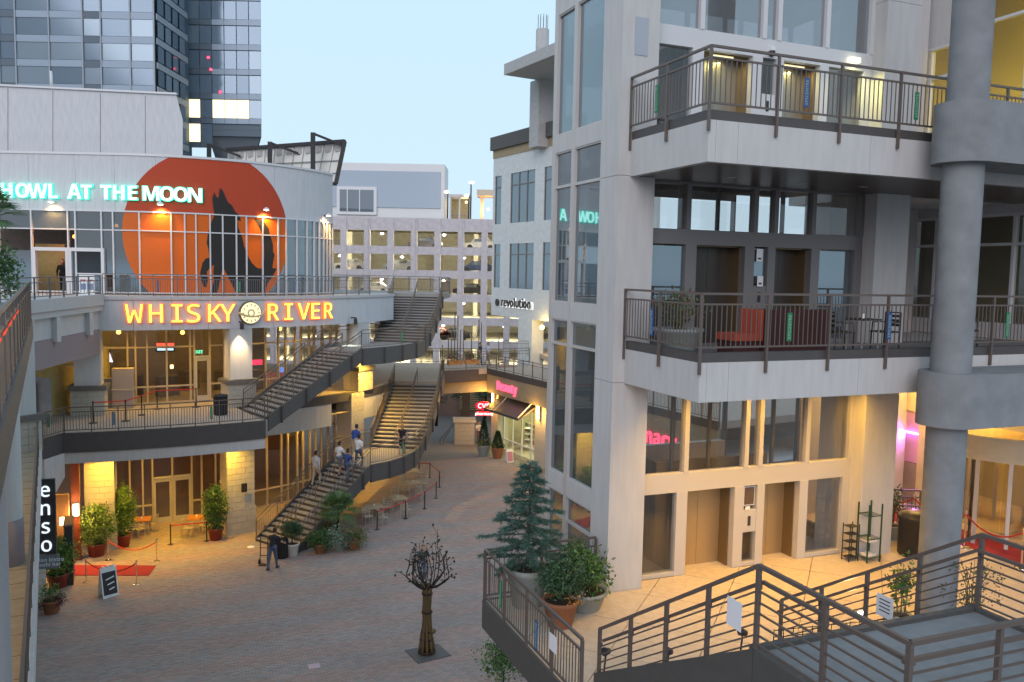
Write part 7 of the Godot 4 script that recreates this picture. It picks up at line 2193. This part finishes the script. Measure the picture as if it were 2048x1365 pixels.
	for k in 18:
		var a = TAU * k / 18.0 * 5.0 + r.randf() * 0.3
		var big = k % 3 == 0
		var dir = Vector3(cos(a), 0, sin(a))
		var pts = []
		var R0 = r.randf_range(0.62, 0.85) if big else r.randf_range(0.2, 0.6)
		var H = r.randf_range(1.25, 1.55) if not big else r.randf_range(1.0, 1.35)
		if k == 4: H = 2.15
		for i in 9:
			var t = i / 8.0
			var out = R0 * sin(minf(t * 2.0, 1.0) * PI / 2.0) * (1.0 - (0.55 if big else 0.15) * maxf(0.0, t - 0.45))
			pts.append(bpt + dir * (0.1 + out) + Vector3(0.03 * sin(i + k), 2.35 + H * pow(t, 1.25), 0.03 * cos(i * 1.7)))
		var br = tube(o, "branch", pts, 0.038 if big else 0.02, iron, 6, 0.008)
		for j in 6:
			var t = r.randf_range(0.3, 1.0)
			var q = pts[int(t * 7.99)].lerp(pts[mini(8, int(t * 7.99) + 1)], r.randf())
			var d = Vector3(r.randfn(), absf(r.randfn()) + 0.2, r.randfn()).normalized()
			var L = r.randf_range(0.08, 0.3)
			bar(br, "twig", q, q + d * L, 0.009, 0.009, iron)
			put(br, "leaf", lm, iron, q + d * L, along(d + Vector3(r.randfn(), r.randfn(), r.randfn()) * 0.4))
	for k in 5:
		var a = TAU * k / 5.0 + 0.5
		var pts = []
		for i in 6:
			var t = i / 5.0
			pts.append(bpt + Vector3(cos(a), 0, sin(a)) * (0.15 + 0.95 * t) + Vector3(0, 2.42 + 0.5 * t - 0.1 * sin(t * 6.0), 0))
		var br = tube(o, "branch", pts, 0.026, iron, 6, 0.008)
		for j in 5: put(br, "leaf", lm, iron, pts[1 + j % 5] + Vector3(r.randfn(), r.randfn(), r.randfn()) * 0.05, along(Vector3(r.randfn(), r.randfn(), r.randfn())))
	# queue on the middle deck: belt posts, bin, cabinet
	var q2 = [[186, 847], [251, 843], [283, 831], [314, 819], [392, 815]]
	var qp = []
	var ql = ["at the corner before the gallery", "before the grey cabinet", "at the bend of the deck queue", "before the club windows", "beside the club door"]
	for i in q2.size():
		qp.append(G(q2[i][0], q2[i][1], L2))
		belt_post(qp[-1], "black belt post " + ql[i] + " on the middle deck", "belt posts on the middle deck")
		if i > 0: belt(qp[i - 1], qp[i], "red belt leading from the post " + ql[i - 1], "belts on the middle deck")
	p = G(441, 830, L2)
	o = thing("litter_bin", "black slatted litter bin on the middle deck by the upper stair", "bin", p)
	turned(o, "drum", p, [[0.3, 0.0], [0.31, 0.85], [0.34, 0.87], [0.33, 0.98], [0.0, 1.02]], M.black, 20)
	for k in 18: box(o, "bin_slat", p + Vector3(cos(TAU * k / 18.0) * 0.315, 0.45, sin(TAU * k / 18.0) * 0.315), Vector3(0.03, 0.78, 0.05), M.dark, -TAU * k / 18.0)
	p = G(247, 816, L2)
	o = thing("host_cabinet", "tall beige and grey host cabinet by the club windows", "cabinet", p)
	box(o, "body", p + Vector3(0, 1.0, 0), Vector3(0.95, 2.0, 0.6), mt("cabinet", 0.42, 0.36, 0.33, 0.8), 0.3)
	box(o, "shelf_lip", p + Vector3(0, 0.95, 0.02), Vector3(0.99, 0.05, 0.66), M.frame, 0.3)
	box(o, "dark_side", p + Vector3(-0.75, 0.75, 0.1), Vector3(0.5, 1.5, 0.5), M.concrete, 0.3)
	o = thing("event_board", "white folding event board with small print before the upper entrance", "sign", Vector3(-21.5, 11.7, -41.3))
	var ev = Dz(173, 556, 41.0)
	box(o, "board", Vector3(ev.x, 12.15, ev.z), Vector3(0.75, 0.95, 0.04), M.white)
	for k in 2: box(o, "print_block", Vector3(ev.x - 0.18 + 0.36 * k, 12.05, ev.z + 0.024), Vector3(0.28, 0.3, 0.006), mt("print_blue", 0.2, 0.25, 0.4, 0.8))
	for k in 2: box(o, "print_strip", Vector3(ev.x - 0.18 + 0.36 * k, 12.36, ev.z + 0.024), Vector3(0.28, 0.08, 0.006), mt("print_red", 0.4, 0.12, 0.1, 0.8))
	box(o, "foot", Vector3(ev.x, 11.64, ev.z), Vector3(0.7, 0.06, 0.4), M.white)
	# shrubs by the upper gallery at the edge of the frame
	p = Dz(12, 520, 19.0)
	o = thing("gallery_palm", "green palm fronds beside the upper gallery railing", "tree", Vector3(p.x, 11.5, p.z))
	tube(o, "trunk", [Vector3(p.x - 0.4, 11.5, p.z), Vector3(p.x - 0.4, 14.2, p.z)], 0.08, M.soil, 7)
	palm(o, Vector3(p.x - 0.4, 14.2, p.z), 18, 1.0, 133)
	foliage(o, "undergrowth", Dz(8, 545, 19.0), Vector3(0.45, 0.6, 0.5), 700, 0.1, GREENS, 134)
func palm(o, c: Vector3, n, R, sd):
	var r := RandomNumberGenerator.new()
	r.seed = sd
	var b = mb(c)
	for i in n:
		var a = i * 2.39996
		var el = lerpf(1.25, -0.35, float(i) / n) + r.randf_range(-0.1, 0.1)
		var d = Vector3(cos(a) * cos(el), sin(el), sin(a) * cos(el))
		var hub = c + d * R * 0.38
		b.col = Color(0.08, 0.13, 0.04)
		b.sweep([c, hub], 0.012, 4, 0.01)
		var s = d.cross(Vector3.UP).normalized()
		var u = s.cross(d)
		for k in 17:
			var f = lerpf(-1.25, 1.25, k / 16.0)
			var e = (d * cos(f) + s * sin(f)).normalized()
			var L = R * r.randf_range(0.5, 0.68) * (1.0 - 0.2 * absf(f))
			var tip = hub + e * L - Vector3(0, L * L * 0.35, 0)
			var mid = hub + e * L * 0.55 + u * 0.01
			var w = e.cross(u).normalized() * 0.022
			var v = r.randf_range(0.75, 1.3)
			b.col = Color(0.085 * v, 0.16 * v, 0.05 * v)
			b.tri(hub, mid + w, mid - w)
			b.tri(mid + w, tip, mid - w)
	return fin(b, o, "fronds", M.leaf_any)
# bodies: tapered bones joined by a smooth minimum and meshed as surface nets
func sd_bone(p: Vector3, a: Vector3, b: Vector3, ra: float, rb: float) -> float:
	var ab = b - a
	var t = clampf((p - a).dot(ab) / maxf(ab.length_squared(), 1e-6), 0.0, 1.0)
	return p.distance_to(a + ab * t) - lerpf(ra, rb, t)
func nets(bones: Array, cell: float, kk: float, parent, base: Vector3, yaw: float, called):
	# bones: [a, b, ra, rb, colour]
	var lo = Vector3(1e9, 1e9, 1e9)
	var hi = -lo
	for q in bones:
		for e in 2:
			var rr = Vector3.ONE * (q[2 + e] + cell * 2.0)
			lo = lo.min(q[e] - rr)
			hi = hi.max(q[e] + rr)
	var n = Vector3i(((hi - lo) / cell).ceil()) + Vector3i.ONE
	var sx = n.x
	var sxy = n.x * n.y
	var f := PackedFloat32Array()
	f.resize(n.x * n.y * n.z)
	f.fill(1.0)
	# accumulate each bone only near itself
	for q in bones:
		var m = maxf(q[2], q[3]) + kk * 2.5 + cell * 2.0
		var l0 = Vector3i(((q[0].min(q[1]) - Vector3.ONE * m - lo) / cell).floor()).max(Vector3i.ZERO)
		var h0 = Vector3i(((q[0].max(q[1]) + Vector3.ONE * m - lo) / cell).ceil()).min(n - Vector3i.ONE)
		for z in range(l0.z, h0.z + 1):
			for y in range(l0.y, h0.y + 1):
				for x in range(l0.x, h0.x + 1):
					var i = x + y * sx + z * sxy
					var d = sd_bone(lo + Vector3(x, y, z) * cell, q[0], q[1], q[2], q[3])
					var c = f[i]
					var h = maxf(kk - absf(c - d), 0.0) / kk
					f[i] = minf(c, d) - h * h * kk * 0.25
	var idx := {}
	var verts := PackedVector3Array()
	var cols := PackedColorArray()
	var off = [0, 1, sx, sx + 1, sxy, sxy + 1, sxy + sx, sxy + sx + 1]
	var corner = [Vector3(0, 0, 0), Vector3(1, 0, 0), Vector3(0, 1, 0), Vector3(1, 1, 0), Vector3(0, 0, 1), Vector3(1, 0, 1), Vector3(0, 1, 1), Vector3(1, 1, 1)]
	var edges = [[0, 1], [2, 3], [4, 5], [6, 7], [0, 2], [1, 3], [4, 6], [5, 7], [0, 4], [1, 5], [2, 6], [3, 7]]
	for z in n.z - 1:
		for y in n.y - 1:
			for x in n.x - 1:
				var i = x + y * sx + z * sxy
				var ins = 0
				for k in 8: ins += 1 if f[i + off[k]] < 0.0 else 0
				if ins == 0 or ins == 8: continue
				var s = Vector3.ZERO
				var c = 0
				for e in edges:
					var a = f[i + off[e[0]]]
					var b = f[i + off[e[1]]]
					if (a < 0.0) != (b < 0.0):
						s += corner[e[0]].lerp(corner[e[1]], a / (a - b))
						c += 1
				var p = lo + (Vector3(x, y, z) + s / c) * cell
				idx[i] = verts.size()
				verts.append(p)
				var best = 1e9
				var col = Color.WHITE
				for q in bones:
					var d = sd_bone(p, q[0], q[1], q[2], q[3])
					if d < best:
						best = d
						col = q[4]
				cols.append(col)
	var st := SurfaceTool.new()
	st.begin(Mesh.PRIMITIVE_TRIANGLES)
	st.set_smooth_group(0)
	for v in verts.size():
		st.set_color(cols[v])
		st.add_vertex(verts[v])
	for i in idx.keys():
		var ax = [[1, sx, sxy], [sx, sxy, 1], [sxy, 1, sx]]
		for a in ax:
			var j = i + a[0]
			if j >= f.size(): continue
			if (f[i] < 0.0) == (f[j] < 0.0): continue
			var q = [i, i - a[1], i - a[1] - a[2], i - a[2]]
			if not (idx.has(q[1]) and idx.has(q[2]) and idx.has(q[3])): continue
			var v = [idx[q[0]], idx[q[1]], idx[q[2]], idx[q[3]]]
			if f[i] < 0.0: v.reverse()
			for t in [0, 1, 2, 0, 2, 3]: st.add_index(v[t])
	st.generate_normals()
	return put(parent, called, st.commit(), M.skin, base, Basis(Vector3.UP, yaw))
# person: at = ground under the hips, yaw = facing (0 looks to +z), pose: dictionary of angles
func person(label, at: Vector3, yaw, h, top: Color, legs: Color, hair: Color, pose := {}, group = "") -> Node3D:
	var o = thing("person", label, "person", at, group)
	var s = h / 1.75
	var skin = Color(0.42, 0.26, 0.19)
	var lean = pose.get("lean", 0.05)
	var hipy = 0.93 * s - pose.get("drop", 0.0)
	var hip = Vector3(0, hipy, 0)
	var ch = hip + Vector3(0, 0.42 * cos(lean), 0.42 * sin(lean)) * s
	var nk = ch + Vector3(0, 0.13 * cos(lean), 0.13 * sin(lean)) * s
	var hd = nk + Vector3(pose.get("turn", 0.0) * 0.05, 0.17, 0.02 + lean * 0.1) * s
	var bones = []
	var sh = top
	bones.append([hip + Vector3(-0.07, 0.05, 0) * s, hip + Vector3(0.07, 0.05, 0) * s, 0.125 * s, 0.125 * s, legs])
	bones.append([hip + Vector3(0, 0.14, 0) * s, ch, 0.135 * s, 0.15 * s, sh])
	bones.append([ch + Vector3(-0.1, -0.02, 0) * s, ch + Vector3(0.1, -0.02, 0) * s, 0.13 * s, 0.13 * s, sh])
	bones.append([ch + Vector3(-0.17, 0.03, -0.01) * s, ch + Vector3(0.17, 0.03, -0.01) * s, 0.075 * s, 0.075 * s, sh])
	bones.append([nk - Vector3(0, 0.04, 0) * s, nk + Vector3(0, 0.06, 0.01) * s, 0.055 * s, 0.052 * s, skin])
	bones.append([hd + Vector3(0, 0.02, 0) * s, hd + Vector3(0, -0.05, 0.03) * s, 0.098 * s, 0.07 * s, skin])
	bones.append([hd + Vector3(0, -0.02, 0.09) * s, hd + Vector3(0, -0.035, 0.115) * s, 0.014 * s, 0.018 * s, skin])
	for sd in [-1.0, 1.0]:
		bones.append([hd + Vector3(0.095 * sd, 0, 0) * s, hd + Vector3(0.1 * sd, -0.03, 0) * s, 0.02 * s, 0.016 * s, skin])
		var key = "l" if sd < 0 else "r"
		var ua = pose.get("arm_" + key, [0.05, 0.1])
		var sho = ch + Vector3(0.2 * sd, 0.03, 0) * s
		var fa: float = ua[0]
		var el = sho + Vector3(sd * 0.07, -0.27 * cos(fa), 0.27 * sin(fa)) * s
		var fb: float = fa + ua[1]
		var wr = el + Vector3(sd * 0.0, -0.25 * cos(fb), 0.25 * sin(fb)) * s
		var sleeve = pose.get("sleeve", 0.6)
		var mid = sho.lerp(el, sleeve) if sleeve < 1.0 else el
		bones.append([sho, mid, 0.062 * s, 0.052 * s, sh])
		bones.append([mid, el, 0.048 * s, 0.042 * s, sh if sleeve >= 1.0 else skin])
		bones.append([el, wr, 0.042 * s, 0.03 * s, sh if sleeve > 1.5 else skin])
		var fd = (wr - el).normalized()
		bones.append([wr, wr + fd * 0.07 * s, 0.03 * s, 0.036 * s, skin])
		for k in 4:
			var q = wr + fd * 0.09 * s + Vector3(0, 0, (k - 1.5) * 0.02) * s
			bones.append([q, q + (fd * 0.055 + Vector3(-sd * 0.012, 0, 0)) * s, 0.0115, 0.01, skin])
		bones.append([wr + fd * 0.03 * s + Vector3(0, 0, 0.03) * s, wr + fd * 0.08 * s + Vector3(-sd * 0.01, 0, 0.055) * s, 0.0125, 0.011, skin])
		var lg = pose.get("leg_" + key, [0.0, 0.0])
		var th: float = lg[0]
		var kn = hip + Vector3(0.095 * sd, -0.44 * cos(th), 0.44 * sin(th)) * s
		var tb: float = th - lg[1]
		var ak = kn + Vector3(0.005 * sd, -0.43 * cos(tb), 0.43 * sin(tb)) * s
		bones.append([hip + Vector3(0.085 * sd, 0, 0) * s, kn, 0.092 * s, 0.062 * s, legs])
		var bare = pose.get("bare", false)
		bones.append([kn, ak, 0.06 * s, 0.045 * s, skin if bare else legs])
		bones.append([ak + Vector3(0, -0.015, -0.03) * s, ak + Vector3(0.01 * sd, -0.035, 0.15) * s, 0.045 * s, 0.036 * s, pose.get("shoes", Color(0.03, 0.025, 0.02))])
	if pose.get("dress", false):
		bones.append([hip + Vector3(0, 0.08, 0) * s, hip + Vector3(0, -0.28, 0) * s, 0.145 * s, 0.19 * s, top])
	nets(bones, 0.02, 0.035, o, at, yaw, "body")
	# hair
	var hb = [[hd + Vector3(0, 0.045, -0.015) * s, hd + Vector3(0, 0.0, -0.035) * s, 0.094 * s, 0.088 * s, hair]]
	if pose.get("long_hair", false):
		hb.append([hd + Vector3(0, 0.0, -0.05) * s, hd + Vector3(0, -0.26, -0.09) * s, 0.095 * s, 0.075 * s, hair])
	nets(hb, 0.018, 0.03, o, at, yaw, "hair")
	# eyes and mouth
	var B = Basis(Vector3.UP, yaw)
	for sd in [-1.0, 1.0]: put(o, "eye", bm(Vector3(0.022, 0.012, 0.012)), M.dark, at + B * (hd + Vector3(0.034 * sd, 0.012, 0.083) * s), B)
	put(o, "mouth", bm(Vector3(0.045, 0.01, 0.012)), mt("lips", 0.25, 0.09, 0.08, 0.6), at + B * (hd + Vector3(0, -0.065, 0.092) * s), B)
	return o
func build_people():
	var white = Color(0.66, 0.66, 0.66)
	var blue = Color(0.03, 0.08, 0.32)
	var khaki = Color(0.42, 0.36, 0.26)
	var jeans = Color(0.07, 0.1, 0.17)
	var brown = Color(0.035, 0.022, 0.015)
	var blonde = Color(0.3, 0.18, 0.08)
	var step = {"leg_l": [0.55, 0.75], "leg_r": [-0.1, 0.15], "arm_l": [-0.2, 0.35], "arm_r": [0.25, 0.4]}
	var stepb = {"leg_r": [0.6, 0.8], "leg_l": [-0.08, 0.12], "arm_r": [-0.2, 0.3], "arm_l": [0.5, 0.8]}
	person("man in black shirt and jeans bending over a cart on the square", G(545, 1141, 0) + Vector3(0, 0.035, 0), 2.9, 1.8, Color(0.012, 0.012, 0.018), jeans, brown, {"lean": 0.3, "leg_l": [0.25, 0.1], "leg_r": [-0.25, 0.05], "arm_l": [0.6, 0.5], "arm_r": [0.5, 0.6]})
	# those climbing the lower stair: their feet stand on the treads
	var up = atan2(2.75, -4.6)
	var on = func(t, w):
		var a = Vector3(-12.1, 0, -39.15).lerp(Vector3(-9.35, 0, -43.75), t)
		var b = Vector3(-9.85, 0, -37.6).lerp(Vector3(-7.15, 0, -42.15), t)
		var p = a.lerp(b, w)
		var i = floor(t * 17.0)
		return Vector3(p.x, 0.03 + 2.97 * (i + 1) / 18.0, p.z)
	person("man in pale grey long sleeved shirt and khaki trousers climbing the stair", on.call(0.68, 0.13), up, 1.82, Color(0.45, 0.45, 0.48), khaki, brown, step.merged({"sleeve": 2.0}), "people climbing the lower stair")
	person("man in loose white shirt and blue shorts on the stair", on.call(0.86, 0.42), up, 1.76, white, Color(0.14, 0.19, 0.28), brown, stepb.merged({"bare": true}), "people climbing the lower stair")
	person("man in dark blue shirt leaning on the stair hand rail", on.call(0.8, 0.74), up, 1.72, Color(0.025, 0.06, 0.2), jeans, brown, stepb.merged({"lean": 0.15}), "people climbing the lower stair")
	person("man in white shirt and jeans reaching the stair landing", on.call(0.985, 0.7), up, 1.78, white, jeans, brown, step.merged({"lean": 0.1}), "people climbing the lower stair")
	var lp = G(731, 925, 3.0)
	person("man in bright blue shirt bending forward on the stair landing", Vector3(-8.35, 3.0, -44.2), up, 1.84, blue, khaki, brown, {"lean": 0.25, "arm_l": [0.2, 0.3], "arm_r": [0.1, 0.3], "leg_l": [0.15, 0.1], "leg_r": [-0.1, 0.05]}, "people climbing the lower stair")
	var wm = G(804, 909, 3.0)
	person("woman in short black dress with long hair walking on the landing", Vector3(wm.x, 3.0, wm.z), 2.9, 1.68, Color(0.015, 0.014, 0.018), Color(0.42, 0.26, 0.19), blonde, {"dress": true, "bare": true, "long_hair": true, "leg_l": [0.25, 0.15], "leg_r": [-0.15, 0.05], "sleeve": 0.15, "shoes": Color(0.3, 0.2, 0.1)})
	var cp = G(838, 1162, 0)
	person("person in dark green shirt and white shoes crouching behind the sculpture", Vector3(cp.x + 0.12, 0.035, cp.z), 0.4, 1.7, Color(0.05, 0.07, 0.06), Color(0.12, 0.14, 0.18), Color(0.16, 0.06, 0.03), {"lean": 0.3, "drop": 0.12, "leg_l": [0.5, 0.9], "leg_r": [0.35, 0.7], "arm_l": [0.6, 0.6], "arm_r": [0.6, 0.6], "shoes": Color(0.7, 0.7, 0.7)})
	for q in [[957, 738, "person in dark clothes walking on the far bridge deck", Color(0.04, 0.045, 0.05)], [974, 736, "man in pale blue shirt walking on the far bridge deck", Color(0.45, 0.5, 0.58)]]:
		var p = G(q[0], q[1], L2)
		person(q[2], Vector3(p.x, L2, -63.4), 1.4, 1.75, q[3], Color(0.3, 0.26, 0.2) if q[0] > 960 else Color(0.05, 0.05, 0.06), brown, {"leg_l": [0.3, 0.2], "leg_r": [-0.25, 0.1]}, "people on the bridge")
	var c2 = G(954, 905, 0)
	person("person in white top standing by the potted conifer before the drugstore", Vector3(c2.x, 0.03, c2.z - 3.0), 0.3, 1.7, white, Color(0.2, 0.1, 0.08), brown, {"arm_l": [0.3, 1.2]})
	var hp = Dz(125, 545, 44.9)
	person("dark figure standing at the orange curtain inside the upper bar", Vector3(hp.x, 11.62, hp.z), 0.2, 1.75, Color(0.012, 0.012, 0.012), Color(0.012, 0.012, 0.012), Color(0.01, 0.01, 0.01), {"long_hair": true, "sleeve": 2.0})
